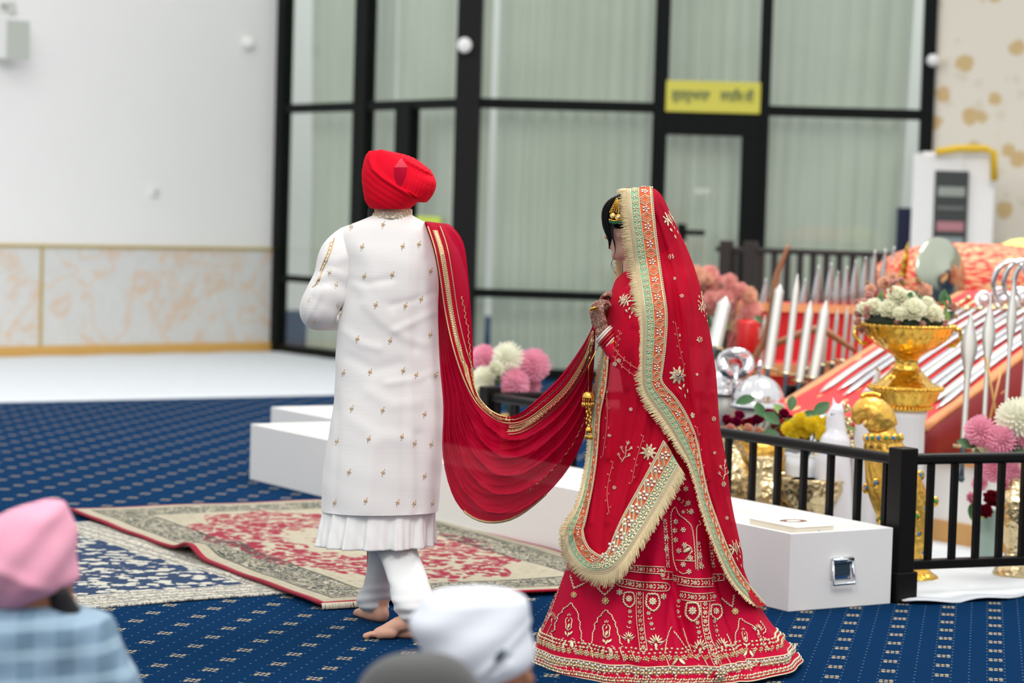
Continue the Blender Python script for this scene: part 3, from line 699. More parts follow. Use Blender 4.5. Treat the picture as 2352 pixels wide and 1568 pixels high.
def ring_loft(mb, tab, Yf, n=96, pw=1.0, disp=None, rows_per=1, close_top=False, close_bot=False):
    """tab rows: (py, xl_px, xr_px, half_depth, Y) -> closed rings around a person"""
    rows = []
    for r in tab:
        py, xl, xr, b, Y = r[:5]; L_ = W(xl, py, Y); R_ = W(xr, py, Y); c = (L_ + R_) / 2; a = (R_ - L_).length / 2; row = []
        for j in range(n):
            t = 2 * pi * j / n; ct, st = cos(t), sin(t)
            ux = (abs(ct) ** pw) * (1 if ct > 0 else -1); uy = (abs(st) ** pw) * (1 if st > 0 else -1)
            p = c + Vector((a * ux, -b * uy, (R_.z - L_.z) / 2 * ux))
            nrm = Vector((ct / a, -st / b, 0)).normalized()
            if disp: p = p + nrm * disp(p, t, py)
            row.append(p)
        rows.append(row)
    b0 = mb.grid(rows, cv=True)
    if close_top: mb.fc(*[b0 + j for j in range(n)][::-1])
    if close_bot: mb.fc(*[b0 + (len(rows) - 1) * n + j for j in range(n)])
    return rows
def dense(tab, step=6):
    out = []; y = tab[0][0]
    st = smooth_tab(tab)
    while y <= tab[-1][0] + .01: out.append((y, *interp(st, y))); y += step
    return out

# ------------------------------------------------------------------ the groom
gy = 9.17; GO = W(885, 1430, gy); GO.z = 0
groom = empty('person', GO, label='person in a white embroidered long coat and red turban, walking away barefoot', cat='person')
bd = MB()
hc_ = W(897, 455, gy - .01); hf = Vector((-.45, .89, 0)); add_head(bd, hc_, hf)
bd.limb([(W(893, 470, gy), .052), (W(898, 520, gy), .055)], 20)
S_ = lambda x, y, dY=0: W(x, y, gy + dY)
bd.limb([(S_(897, 540), .10), (S_(893, 640), .125), (S_(892, 760), .12), (S_(892, 900), .12), (S_(890, 1010), .12)], 24)
bd.limb([(S_(822, 556), .045), (S_(895, 545), .06), (S_(980, 556), .045)], 20)
bd.limb([(S_(812, 560), .045), (S_(728, 705, .02), .042), (S_(745, 722, .10), .038), (S_(850, 735, .24), .026)], 18); add_hand(bd, S_(850, 735, .24), Vector((.9, .35, .05)), (0, -.2, -1), 1, .7, 1)
bd.limb([(S_(1000, 562), .045), (S_(1048, 690, .02), .042), (S_(1025, 715, .12), .036), (S_(925, 730, .25), .026)], 18); add_hand(bd, S_(925, 730, .25), Vector((-.9, .2, .1)), (0, -.2, -1), 1, .7, -1)
h1 = gp(884, 1432); h2 = gp(985, 1468)
d1_ = (gp(783, 1398) - h1); d2_ = (gp(838, 1464) - h2)
bd.limb([(S_(872, 1010, .02), .085), (S_(872, 1200, .03), .050), (S_(866, 1300, .05), .040), (h1 + d1_.normalized() * .045 + ZZ * .12, .032)], 18)
bd.limb([(S_(912, 1010, -.02), .085), (S_(914, 1200, -.03), .050), (S_(932, 1310, -.10), .040), (h2 + d2_.normalized() * .045 + ZZ * .12, .032)], 18)
add_foot(bd, h1, d1_, -1, .98); add_foot(bd, h2, d2_, 1, .98)
finish_body(bd, 'body', M['skin_m'], groom, .005, GO)

# turban
def red_cloth(name, a, b, rough=.75, weave=700):
    t = NT(name); n = t.noise(t.coord('Object'), 14, 4); c = t.mix(n, lin(*a), lin(*b)); t.set(col=c, rough=rough, sheen=.0, spec=.06)
    t.bump(t.noise(t.coord('Object'), weave, 2), .15, .002); return t.m
M['turban_red'] = red_cloth('red_muslin', (216, 12, 36), (230, 20, 46))
M['turban_red2'] = red_cloth('deep_red_muslin', (160, 6, 36), (176, 10, 44))
M['turban_patch'] = red_cloth('faded_red_muslin', (206, 62, 76), (214, 74, 86))
TB = smooth_tab([(344, 872, 880), (348, 856, 898), (353, 847, 922), (362, 842, 941), (376, 838, 955), (395, 834.5, 969), (415, 834.5, 978), (430, 836, 978), (445, 838.5, 972), (458, 841, 963), (468, 846, 953), (476, 853, 943), (480, 862, 932)])
SP = [(862, 350), (860, 366), (866, 385), (884, 404), (905, 420), (925, 434), (938, 443), (946, 452)]
def side_of(px, py, pts):
    best = 1e9; sg = 0; t_ = 0; n = len(pts) - 1
    for i, ((ax, ay), (bx, by)) in enumerate(zip(pts[:-1], pts[1:])):
        dx, dy = bx - ax, by - ay; L = dx * dx + dy * dy; t = max(0, min(1, ((px - ax) * dx + (py - ay) * dy) / L)); ex, ey = px - ax - dx * t, py - ay - dy * t; q = ex * ex + ey * ey
        if q < best: best = q; sg = dx * ey - dy * ex; t_ = (i + t) / n
    return math.copysign(math.sqrt(best), sg), t_
RF = [[(915 + 7 * k, 356 + 6 * k), (938 + 5.6 * k, 380 + 4 * k), (942 + 5.2 * k, 405 + 4 * k), (938 + 4.6 * k, 425 + 4.5 * k), (932 + 3.6 * k, 441 + 4.6 * k)] for k in range(7)]
def turban_disp(p, t, py):
    px, qy = proj(p); d = 0
    if sin(t) > 0:    # camera side
        sd, tt = side_of(px, qy, SP); k = max(0, sin(t))
        left = 1 / (1 + math.exp(-sd / 1.0)); d += (left * .009 + .007 * math.exp(-((sd - 5) / 5) ** 2)) * min(1, k * 3)
        # long shallow folds fanning over the left panel
        d += left * .0006 * sin(sd * .5 + .02 * px) * min(1, k * 2)
        if sd < 0:
            for i, f_ in enumerate(RF):
                s2, t2 = side_of(px, qy, f_)
                d += .0055 / (1 + math.exp(s2 / .6)) if t2 > .02 else 0
            d += .0
    else:
        d += .006 * sin(py * .35 + t * 3) * .4
    return d
tm = MB(); rows = []
tb2 = [(py, l_, r_, .135 * math.sqrt(max(.02, 1 - ((py - 418) / 82) ** 2)) if py < 418 else .135 * math.sqrt(max(.05, 1 - ((py - 418) / 95) ** 2)), gy - .005) for py, l_, r_ in [(y, *interp(TB, y)) for y in [344 + i * .5 for i in range(273)]]]
ring_loft(tm, tb2, 0, 460, .95, turban_disp, close_top=True, close_bot=True)
tb_o = at(tm, GO).build('turban', [M['turban_red'], M['turban_patch'], M['turban_red2']], groom)
gp_ = tb_o.data.polygons
for pl in gp_:
    c = pl.center + GO; px, qy = proj(c)
    if c.y < gy and 903 < px < 938 and 358 < qy < 440:
        tri = 361 + 0 <= qy <= 384 and abs(px - (921 - (qy - 384) * .05)) < (qy - 361) * .68
        low = 384 < qy < 384 + 50 and abs(px - (920 - (qy - 384) * .06)) < 15.5 * (1 - ((qy - 384) / 52) ** 2.2)
        if tri: pl.material_index = 1
        elif low and side_of(px, qy, SP)[0] < 0: pl.material_index = 2
# beard and nape hair
f, l, u = frame_of(hf); L = lambda x, y, z: hc_ + f * x + l * y + u * z - GO
br = MB()
br.limb([(L(-.005, .072, -.01), .014), (L(.03, .062, -.055), .017), (L(.055, .046, -.09), .021), (L(.085, .02, -.115), .024), (L(.088, 0, -.12), .024), (L(.085, -.02, -.115), .024), (L(.055, -.046, -.09), .021), (L(.03, -.062, -.055), .017), (L(-.005, -.072, -.01), .014)], 14)
o_ = br.build('beard', M['beard'], groom); r = o_.modifiers.new('r', 'REMESH'); r.mode = 'VOXEL'; r.voxel_size = .005; r.use_smooth_shade = True

# coat
def coat_mat():
    t = NT('white_slub_silk'); v = t.coord('Object'); n = t.noise(t.mapping(v, scale=(3, 3, 220)), 1.5, 3); n2 = t.noise(t.mapping(v, scale=(220, 220, 3)), 1.5, 3)
    t.set(col=t.mix(n, lin(234, 231, 227), lin(245, 242, 239)), rough=.62, sheen=.3, spec=.35)
    t.bump(t.M('ADD', n, n2), .12, .0015); return t.m
M['coat'] = coat_mat(); M['cotton_w'] = fabric('white_cotton', (244, 243, 240), .8, 500, .12)
M['trouser'] = fabric('offwhite_silk', (222, 224, 223), .5, 400, .08)
M['zari'] = mat('gold_zari_thread', (214, 182, 130), .38, .55, nz=.2, nscale=300)
M['zari_pale'] = mat('pale_gold_thread', (226, 208, 172), .4, .45, nz=.2, nscale=300)
M['sequin'] = mat('silver_sequin', (242, 238, 226), .2, .8)
CT = [(486, 868, 936, .060, gy), (496, 852, 950, .075, gy), (506, 828, 968, .088, gy), (516, 804, 990, .098, gy), (528, 790, 1008, .106, gy), (545, 782, 1018, .115, gy), (575, 784, 1020, .13, gy), (620, 792, 1020, .14, gy), (680, 790, 1012, .14, gy), (740, 778, 1010, .135, gy), (800, 772, 1012, .132, gy),
      (860, 770, 1016, .135, gy), (920, 767, 1019, .145, gy), (980, 758, 1020, .155, gy), (1040, 749, 1018, .162, gy), (1100, 742, 1014, .168, gy), (1174, 740, 1008, .172, gy)]
CS = [([(838, 700), (880, 740), (930, 775), (975, 790)], 12, .006), ([(815, 650), (850, 690), (900, 730)], 14, .005), ([(975, 600), (962, 700), (955, 800)], 12, -.006), ([(940, 520), (935, 700), (945, 900), (950, 1170)], 8, .0035),
      ([(800, 640), (845, 650), (900, 640)], 9, -.006), ([(850, 900), (900, 930), (960, 925)], 16, .006), ([(800, 960), (870, 1000), (940, 1010)], 18, .006), ([(800, 820), (860, 850), (920, 835)], 14, -.005), ([(960, 1000), (965, 1100), (962, 1170)], 12, -.008), ([(860, 1020), (850, 1100), (845, 1175)], 18, .008),
      ([(985, 880), (990, 1000), (995, 1170)], 10, .007), ([(790, 760), (830, 790), (870, 800)], 10, .005), ([(820, 560), (850, 620), (870, 680)], 20, .004), ([(930, 860), (925, 1000), (930, 1170)], 9, -.004), ([(905, 760), (950, 740), (1000, 715)], 9, .006), ([(900, 700), (950, 690), (1000, 670)], 8, -.005), ([(770, 900), (775, 1000), (765, 1170)], 9, -.006), ([(890, 880), (960, 870), (1010, 850)], 9, .005)]
def coat_disp(p, t, py):
    px, qy = proj(p); k = sin(t); s = relief(px, qy, CS) * .75 * max(0, k) if k > 0 else .004 * sin(7 * t)
    return s + .0025 * sin(t * 5 + py * .01) * max(0, (py - 850) / 320) + .0006 * sin(py * .09 + 3 * t)
cm = MB(); ring_loft(cm, dense(CT, 5), 0, 200, .86, coat_disp)
coat = at(cm, GO).build('long_coat', M['coat'], groom)
# side slits show as a pale gold lining at the left
# collar
cl_ = MB(); rows = []
for i in range(9):
    k = i / 8; py = 497 - 24 * k; Lp = W(856 + 6 * k, py + 3, gy); Rp = W(944 - 1 * k, py + 3 - 2 * k, gy); c = (Lp + Rp) / 2; a = (Rp - Lp).length / 2; b = .088 - .006 * k
    rows.append([c + Vector((a * cos(2 * pi * j / 80), -b * sin(2 * pi * j / 80), .010 * (sin(2 * pi * j / 80) - .4) * k)) for j in range(80)])
cl_.grid(rows, cv=True); co = at(cl_, GO).build('collar', M['coat'], groom)
cb = MB()
for k in range(520):
    a = random.uniform(0, 2 * pi); i = random.uniform(.3, 7.7); r0 = rows[int(i)]; p = r0[int(a / 2 / pi * 80) % 80]; 
    out = Vector((cos(a), -sin(a), 0)); cb.ball(p + out * .003, (.004, .0035, .0025), 6, 4)
join(co, at(cb, GO), [M['zari_pale']])
# sleeves
def sleeve(path, name, strokes=(), m=None, n=60, seg=16, flat=1.0, parent=None, loc=None):
    P = resample([(*p, r) for p, r in path], 46); mb = MB(); rows = []; up = Vector((0, 0, 1))
    for i, q in enumerate(P):
        p = Vector(q[:3]); t = Vector(P[min(i + 1, len(P) - 1)][:3]) - Vector(P[max(i - 1, 0)][:3]); t.normalize(); a = t.cross(Vector((0, -1, 0))).normalized(); b = a.cross(t).normalized(); row = []
        for j in range(n):
            th = 2 * pi * j / n; nn_ = a * cos(th) + b * sin(th); x = p + nn_ * q[3]
            px, py = proj(x); x = x + nn_ * (relief(px, py, strokes) * (1 if nn_.y < .2 else 0))
            row.append(x)
        rows.append(row)
    mb.grid(rows, cv=True); at(mb, loc if loc is not None else GO); return mb.build(name, m or M['coat'], parent if parent is not None else groom, solid=.003)
SS = [([(735, 640), (760, 625), (795, 632)], 5, .008), ([(722, 655), (760, 648), (800, 662)], 5, -.007), ([(725, 665), (765, 668), (797, 690)], 5, .007), ([(712, 690), (750, 700), (785, 712)], 5, -.006), ([(700, 705), (735, 720), (770, 735)], 6, .006),
      ([(748, 640), (735, 680), (705, 740)], 2.2, .004), ([(745, 590), (770, 600), (795, 590)], 8, .004), ([(730, 690), (745, 720), (772, 722)], 4, -.006)]
sleeve([(S_(822, 548, .01), .052), (S_(806, 556, .01), .066), (S_(783, 590), .082), (S_(767, 640, -.01), .076), (S_(748, 680, -.02), .077), (S_(732, 710, -.01), .072), (S_(733, 722, .06), .060), (S_(765, 728, .14), .050), (S_(815, 733, .20), .042), (S_(846, 735, .235), .038)], 'sleeve', SS)
sleeve([(S_(975, 548, .01), .052), (S_(990, 556, .01), .064), (S_(1014, 600), .074), (S_(1030, 650, 0), .070), (S_(1038, 690, .02), .062), (S_(1028, 712, .10), .055), (S_(985, 722, .19), .046), (S_(940, 728, .24), .038)], 'sleeve')
# embroidered motifs on the coat, raised on the cloth
def bvh_of(objs):
    vs = []; fs = []; dg = bpy.context.evaluated_depsgraph_get()
    for o in objs:
        b = len(vs); mw = o.matrix_basis; pa = o.parent.matrix_basis if o.parent else Matrix()
        vs += [pa @ mw @ v.co for v in o.data.vertices]; fs += [tuple(b + i for i in p.vertices) for p in o.data.polygons]
    return BVHTree.FromPolygons(vs, fs)
def cast(bvh, px, py, off=.002):
    r = bvh.ray_cast(EYE, ray(px, py).normalized())
    if r[0] is None: return None, None
    n = r[1] if r[1].y < 0 else -r[1]
    return r[0] + n * off, n
def petal(mb, bvh, px, py, ln, wd, ang, off=.002, th=.0012, sc=None, n=8):
    p, nn = cast(bvh, px, py, off)
    if p is None: return
    m = (p - EYE).length / F; x = Vector((cos(ang), 0, sin(ang))); x = (x - nn * x.dot(nn)).normalized(); y = nn.cross(x)
    R = Matrix((x, y, nn)).transposed(); mb.ball(p, (ln * m / 2, wd * m / 2, th), n, 4, R)
def stroke(mb, bvh, pts, rpx, off=.002, n=5, smooth=True, step=4):
    L_ = sum(math.dist(a, b) for a, b in zip(pts[:-1], pts[1:])); k = max(3, int(L_ / step)); Q = resample(pts, k, smooth); path = []
    for q in Q:
        p, nn = cast(bvh, q[0], q[1], off)
        if p is not None:
            if path and (p - path[-1]).length > .06:
                if len(path) > 1: mb.tube(path, rpx * (path[0] - EYE).length / F, n)
                path = []
            path.append(p)
    if len(path) > 1: mb.tube(path, rpx * (path[0] - EYE).length / F, n)
def flower(mb, bvh, px, py, r, n=6, rot=0, off=.002, mi=(0, 1)):
    mb.mi = mi[0]
    for k in range(n): a = rot + 2 * pi * k / n; petal(mb, bvh, px + cos(a) * r * .6, py + sin(a) * r * .6, r * .85, r * .55, -a, off)
    mb.mi = mi[1]; petal(mb, bvh, px, py, r * .55, r * .55, 0, off + .001); mb.mi = mi[0]
cbv = bvh_of([coat] + [o for o in groom.children if o.name.startswith('sleeve')])
mot = MB()
MP = [(880, 516), (807, 521), (832, 567), (925, 566), (962, 561), (837, 634), (901, 631), (989, 622), (863, 700), (931, 702), (967, 687), (821, 778), (896, 782), (988, 768), (789, 856), (850, 854), (926, 851), (956, 861), (1001, 861), (808, 938), (879, 942), (975, 951), (774, 1013), (847, 1008), (923, 1003), (952, 1018), (990, 1020), (802, 1084), (880, 1085), (975, 1093), (769, 1154), (840, 1150), (913, 1154), (951, 1156), (993, 1155),
      (772, 655), (709, 692), (722, 737), (776, 702), (757, 624), (782, 722)]
for i, (x, y) in enumerate(MP): flower(mot, cbv, x, y, 5.2, 5, i * .7, .0015); petal(mot, cbv, x + 3, y - 7, 4, 2, 1.2, .0015); petal(mot, cbv, x - 2, y + 7, 4, 2, 1.8, .0015)
for pts in ([(768, 548), (762, 572), (752, 598), (741, 622), (733, 645)], [(760, 556), (753, 580), (744, 602), (736, 622)], [(733, 636), (727, 652), (718, 660)]): stroke(mot, cbv, pts, 1.6, .0015)
for k in range(13): t = k / 12; petal(mot, cbv, 768 - 38 * t ** .9, 548 + 104 * t, 6, 4, 1 + k, .0015)
join(coat, at(mot, GO), [M['zari'], M['sequin']])
# pleated kurta below the coat
KT = [(1150, 745, 1000, .150, gy), (1180, 741, 996, .155, gy), (1210, 736, 995, .165, gy), (1235, 732, 995, .172, gy), (1252, 729, 995, .176, gy)]
def kdisp(p, t, py):
    k = (py - 1140) / 112; w_ = 15; ph = t * w_ + .8 * sin(t * 3); s = ph / (2 * pi) % 1; saw = (s - .5) if s < .86 else (.36 - (s - .86) / .14 * .86)
    return (.042 * saw + .003 * sin(t * 41 + py * .02)) * k + .0012 * sin(py * .12 + t * 23) * k
km = MB(); ring_loft(km, dense(KT, 4), 0, 420, .9, kdisp); at(km, GO).build('pleated_kurta_hem', M['cotton_w'], groom, solid=.003)
# trousers
def tdisp(k0, cuff):
    def f(p, t, py):
        k = max(0, (py - k0) / (cuff - k0)); return .004 * sin(py * .28 + 2.2 * sin(t + .4)) * k ** 2 + .0025 * sin(t * 3 + py * .02) + .003 * sin(py * .13 + t * 2) * k
    return f
tr = MB(); ring_loft(tr, dense([(1190, 836, 912, .075, gy + .02), (1255, 846, 906, .066, gy + .03), (1300, 843, 899, .062, gy + .04), (1340, 833, 897, .062, gy + .06), (1372, 819, 896, .064, gy + .08), (1392, 820, 893, .058, gy + .09), (1404, 838, 889, .050, gy + .10), (1412, 852, 884, .040, gy + .1)], 3), 0, 90, 1, tdisp(1290, 1405)); at(tr, GO).build('trouser_leg', M['trouser'], groom)
tr = MB(); ring_loft(tr, dense([(1190, 862, 962, .085, gy - .02), (1255, 864, 957, .08, gy - .04), (1300, 880, 972, .078, gy - .11), (1340, 892, 985, .080, gy - .20), (1375, 898, 996, .078, gy - .265), (1400, 905, 1004, .070, gy - .285), (1420, 922, 1006, .060, gy - .29), (1432, 936, 1000, .052, gy - .29)], 3), 0, 90, 1, tdisp(1300, 1425)); at(tr, GO).build('trouser_leg', M['trouser'], groom)
# ------------------------------------------------------------------ the red stole between groom and bride
def cloth_red(name, a, b, see=0.0, trans=.25, rough=.6, sheen=.15):
    t = NT(name); v = t.coord('Object'); n = t.noise(v, 6, 4); c = t.mix(n, lin(*a), lin(*b)); t.set(col=c, rough=rough, sheen=0, spec=.07)
    t.bump(t.noise(v, 900, 2), .08, .001); cur = t.b.outputs[0]; out = t.n['Material Output']
    if trans:
        tr = t.node('ShaderNodeBsdfTranslucent'); t.put(tr.inputs[0], c); mx = t.node('ShaderNodeMixShader'); mx.inputs[0].default_value = trans; t.lk(cur, mx.inputs[1]); t.lk(tr.outputs[0], mx.inputs[2]); cur = mx.outputs[0]
    if see:
        tp = t.node('ShaderNodeBsdfTransparent'); tp.inputs[0].default_value = (.95, .35, .42, 1); mx = t.node('ShaderNodeMixShader'); mx.inputs[0].default_value = see; t.lk(cur, mx.inputs[1]); t.lk(tp.outputs[0], mx.inputs[2]); cur = mx.outputs[0]
    t.lk(cur, out.inputs[0]); return t.m
M['stole'] = cloth_red('crimson_silk', (174, 3, 42), (194, 8, 52), .04, .22, .55, .05)
M['veil'] = cloth_red('sheer_red_georgette', (206, 14, 48), (222, 28, 64), .26, .3, .75, .06)
M['panel'] = cloth_red('red_georgette', (202, 12, 44), (218, 24, 58), .10, .25, .7, .06)
M['lehenga'] = cloth_red('raspberry_silk', (188, 4, 50), (202, 10, 58), 0, .1, .55, .05)
M['blouse'] = cloth_red('red_brocade', (186, 6, 38), (206, 30, 60), 0, 0, .6)
stn = [  # s: top edge T, border line B, lower edge L and depths
 ((1018, 522, 9.30), (984, 512, 9.26), (979, 514, 9.26)), ((1032, 515, 9.10), (980, 512, 9.08), (976, 514, 9.08)), ((1064, 556, 9.01), (999, 570, 8.99), (995, 572, 9.02)), ((1076, 640, 8.98), (1012, 640, 8.985), (1007, 642, 9.01)), ((1082, 720, 8.98), (1024, 722, 8.99), (1006, 728, 9.03)),
 ((1086, 800, 8.98), (1043, 805, 8.96), (1010, 835, 9.04)), ((1089, 868, 8.97), (1066, 872, 8.94), (1018, 935, 9.02)), ((1101, 912, 8.94), (1092, 922, 8.92), (1017, 1050, 8.98)), ((1130, 943, 8.89), (1126, 955, 8.87), (1046, 1150, 8.92)),
 ((1166, 955, 8.83), (1162, 971, 8.81), (1100, 1196, 8.84)), ((1198, 946, 8.77), (1203, 966, 8.75), (1172, 1194, 8.77)), ((1245, 906, 8.68), (1248, 936, 8.66), (1243, 1146, 8.68)), ((1290, 860, 8.58), (1298, 890, 8.57), (1306, 1075, 8.59)), ((1330, 805, 8.48), (1338, 830, 8.47), (1346, 990, 8.50)), ((1352, 768, 8.43), (1356, 785, 8.42), (1362, 870, 8.43)), ((1362, 745, 8.40), (1364, 752, 8.40), (1368, 765, 8.40))]
NS = 150
Tt = resample([a for a, b, c in stn], NS * 3); 
def curve_of(k):
    pts = smooth_tab([(i, *q[k]) for i, q in enumerate(stn)]); return lambda s: interp(pts, s)
cT, cB, cL = curve_of(0), curve_of(1), curve_of(2)
def stole_pt(s, t, h=0.0):
    """t in [0,.3] between T and B, [.3,1] between B and L"""
    T, B, L_ = cT(s), cB(s), cL(s)
    if t < .3: k = t / .3; q = [a + (b - a) * k for a, b in zip(T, B)]
    else: k = (t - .3) / .7; q = [a + (b - a) * k for a, b in zip(B, L_)]
    px, py, Y = q; wd = math.dist(B[:2], L_[:2]) + math.dist(T[:2], B[:2])
    env = min(1, wd / 160); sn = s / 15
    kk = max(0, t - .3) / .7
    f = 0
    # long catenary folds: sharper crests, wandering phase, dying out towards the free edge
    for fr, am, ph_ in ((4.3, .030, .3), (8.7, .012, 1.7), (15.0, .004, .9)):
        w = sin(2 * pi * fr * (t ** .85) + ph_ + 1.9 * sin(sn * 4.2 + ph_ * 2) + .7 * sin(sn * 9 + fr)); f += am * (1 - abs(w)) ** 1.4 * 1.4 - am * .5
    f *= env * (.55 + .45 * sin(pi * min(1, max(0, (s - 4) / 10)))) * (1 if t > .34 else .35)
    bulge = .05 * sin(pi * kk) * sin(pi * min(1, max(0, (s - 6) / 8)))
    return W(px, py, Y - f - bulge - h)
sm_ = MB(); P = []; nT = 110
for i in range(NS * 2 + 1):
    s = 15 * i / (NS * 2); P.append([stole_pt(s, j / nT) for j in range(nT + 1)])
SO = W(1150, 1190, 8.85)
sm_.grid(P)
# border ornament lying on the cloth
def surf_frame(sf, s, v):
    p = sf(s, v, .002); a = sf(s + .04, v, .002) - p; b = sf(s, v + .01, .002) - p
    a.normalize(); n = a.cross(b); n.normalize(); 
    if n.y > 0: n = -n
    return p, a, n.cross(a).normalized(), n
def spetal(mb, sf, s, v, ln, wd, ang, th=.0015, n=7, ds=0, dv=0):
    p, a, b, nn = surf_frame(sf, s, v); x = a * cos(ang) + b * sin(ang); y = nn.cross(x); R = Matrix((x, y, nn)).transposed()
    mb.ball(p + a * ds + b * dv, (ln / 2, wd / 2, th), n, 4, R)
def sline(mb, sf, pts, r, n=5): mb.tube([sf(s, v, .0025) for s, v in pts], r, n)
orn = MB()
k = 0; s = 1.4
def bw(s): return max(.02, math.dist(cT(s)[:2], cB(s)[:2]) / F * cB(s)[2])
while s < 14.6:
    wpx = max(8, math.dist(cB(s)[:2], cT(s)[:2])); on_left = s < 9.2
    k += 1
    if on_left:   # band from B toward T, about 26 px wide
        v0 = .3; v1 = max(.3 - 26 / max(30, wpx) * .3, .04); vm = (v0 + v1) / 2
        orn.mi = 0; spetal(orn, stole_pt, s, vm + (.03 if k % 2 else -.03) * min(1, 30 / wpx), .016, .007, .6 if k % 2 else -.6)
        spetal(orn, stole_pt, s + .03, vm, .012, .006, 1.9 if k % 2 else -1.9)
        orn.mi = 1 if k % 3 == 0 else 0; spetal(orn, stole_pt, s, vm, .009, .009, 0)
    else:
        Bs = cB(s); Ls = cL(s); wl = math.dist(Bs[:2], Ls[:2]) or 1
        va = .3 + .7 * 14 / wl; 
        orn.mi = 0; spetal(orn, stole_pt, s, min(.9, va + .7 * 5 / wl * (1 if k % 2 else -1)), .016, .007, .7 if k % 2 else -.7)
        if k % 4 == 0:
            for q in range(6): spetal(orn, stole_pt, s, min(.9, va), .008, .005, q * 1.05, dv=.006 * sin(q * 1.05), ds=.006 * cos(q * 1.05))
        orn.mi = 1 if k % 3 == 0 else 0; spetal(orn, stole_pt, s, min(.9, va), .007, .007, 0)
    s += .032 if s < 8 else .045
def line_at(fv, s0, s1, r, wav=0, st=.06):
    pts = []; s = s0; i = 0
    while s < s1: pts.append((s, fv(s) + (wav * sin(i * 2.1) + wav * .5 * sin(i * .7) if wav else 0))); s += st; i += 1
    sline(orn, stole_pt, pts, r)
orn.mi = 0
line_at(lambda s: .3, 1.2, 14.8, .0028); 
line_at(lambda s: .3 - min(.28, 28 / max(30, math.dist(cB(s)[:2], cT(s)[:2])) * .3) if s < 9.2 else .3 + .7 * 5 / (math.dist(cB(s)[:2], cL(s)[:2]) or 1), 1.2, 14.8, .0022)
line_at(lambda s: .3 - min(.25, 44 / max(48, math.dist(cB(s)[:2], cT(s)[:2])) * .3) if s < 9 else .3 - .3 * .45, 3.5, 14.5, .0022, .012)
line_at(lambda s: .3 + .7 * 26 / max(30, math.dist(cB(s)[:2], cL(s)[:2])), 9.3, 14.2, .0022)
line_at(lambda s: .995, 8.4, 11.2, .005)
line_at(lambda s: .86, 10.5, 13.0, .0014, .01)
st_o = tag(at(sm_, SO).build('stole', M['stole']), 'crimson silk stole with gold border, hanging from the groom\'s shoulder to the hand holding it', 'stole')
st_o.location = SO; join(st_o, at(orn, SO), [M['zari'], M['sequin']])
st_o['label'] = 'long crimson silk stole with gold border, slung between the two walking people'

# ------------------------------------------------------------------ the bride
by = 8.54
HU = smooth_tab([(428, 1452, 1490, .02), (433, 1436, 1502, .05), (445, 1424, 1516, .075), (465, 1416, 1528, .095), (500, 1412, 1543, .11), (550, 1416, 1567, .118), (600, 1428, 1587, .125), (625, 1432, 1596, .15), (650, 1412, 1604, .18), (700, 1397, 1616, .215), (760, 1388, 1628, .225), (850, 1374, 1643, .225), (950, 1360, 1650, .22), (1050, 1345, 1667, .23), (1150, 1318, 1680, .26), (1250, 1295, 1702, .30), (1350, 1275, 1724, .34), (1400, 1255, 1750, .37), (1480, 1226, 1815, .42), (1540, 1220, 1840, .45)])
def hull(py): return interp(HU, py)
def onhull(px, py, off=0.0, far=False):
    xl, xr, b = hull(py); c = (xl + xr) / 2; a = (xr - xl) / 2; t = max(-1, min(1, (px - c) / a)); d = b * math.sqrt(max(0, 1 - abs(t) ** 2.2))
    return W(px, py, by + (d + off if far else -d - off))
def hring(py, phi, off=0.0):
    xl, xr, b = hull(py); c = (xl + xr) / 2; a = (xr - xl) / 2 + off * 650; cp, sp = cos(phi), sin(phi)
    return W(c + a * cp, py, by - (b + off) * (abs(sp) ** .9) * (1 if sp > 0 else -1))
BO = W(1500, 1500, 8.6); BO.z = 0
bride = empty('person', BO, label='person in a red bridal skirt and gold bordered veil, walking behind holding the crimson stole', cat='person')
fd = MB(); bfw = Vector((-.93, .36, -.06)); bh = W(1462, 519, by - .01)
BL_ = add_head(fd, bh, bfw, .98, 1.0)
fd.limb([(W(1462, 545, by), .052), (W(1468, 640, by), .055)], 18)
Sb = lambda x, y, dY=0: W(x, y, by + dY)
fd.limb([(Sb(1478, 690), .10), (Sb(1490, 800), .115), (Sb(1500, 900), .105), (Sb(1505, 1000), .125)], 22)
fd.limb([(Sb(1475, 672, -.11), .055), (Sb(1475, 665, .11), .055)], 18)
wr = Sb(1384, 765, -.14)
fd.limb([(Sb(1472, 680, -.13), .050), (Sb(1455, 830, -.16), .040), (wr, .025)], 16)
fd.limb([(Sb(1472, 680, .13), .050), (Sb(1445, 820, .16), .040), (Sb(1392, 735, .02), .025)], 16)
add_hand(fd, wr, Vector((-.30, .05, .95)), (.80, .55, .1), .92, .85, 1)
add_hand(fd, Sb(1394, 735, .0), Vector((-.25, -.2, .9)), (.85, -.3, -.1), .86, .9, -1)
fd.limb([(Sb(1500, 1010, -.09), .085), (Sb(1495, 1300, -.06), .055), (Sb(1500, 1480, -.02), .035)], 16)
fd.limb([(Sb(1515, 1010, .09), .085), (Sb(1560, 1300, .08), .055), (Sb(1600, 1470, .1), .035)], 16)
hl = G(1520, 1520); add_foot(fd, hl, Vector((-1, .25, 0)), -1, .88); add_foot(fd, hl + Vector((.22, .22, 0)), Vector((-1, .25, 0)), 1, .88)
fd.limb([(Sb(1500, 1480, -.02), .035), (hl + Vector((-.05, .01, .08)), .03)], 12)
fd.limb([(Sb(1600, 1470, .1), .035), (hl + Vector((.17, .23, .08)), .03)], 12)
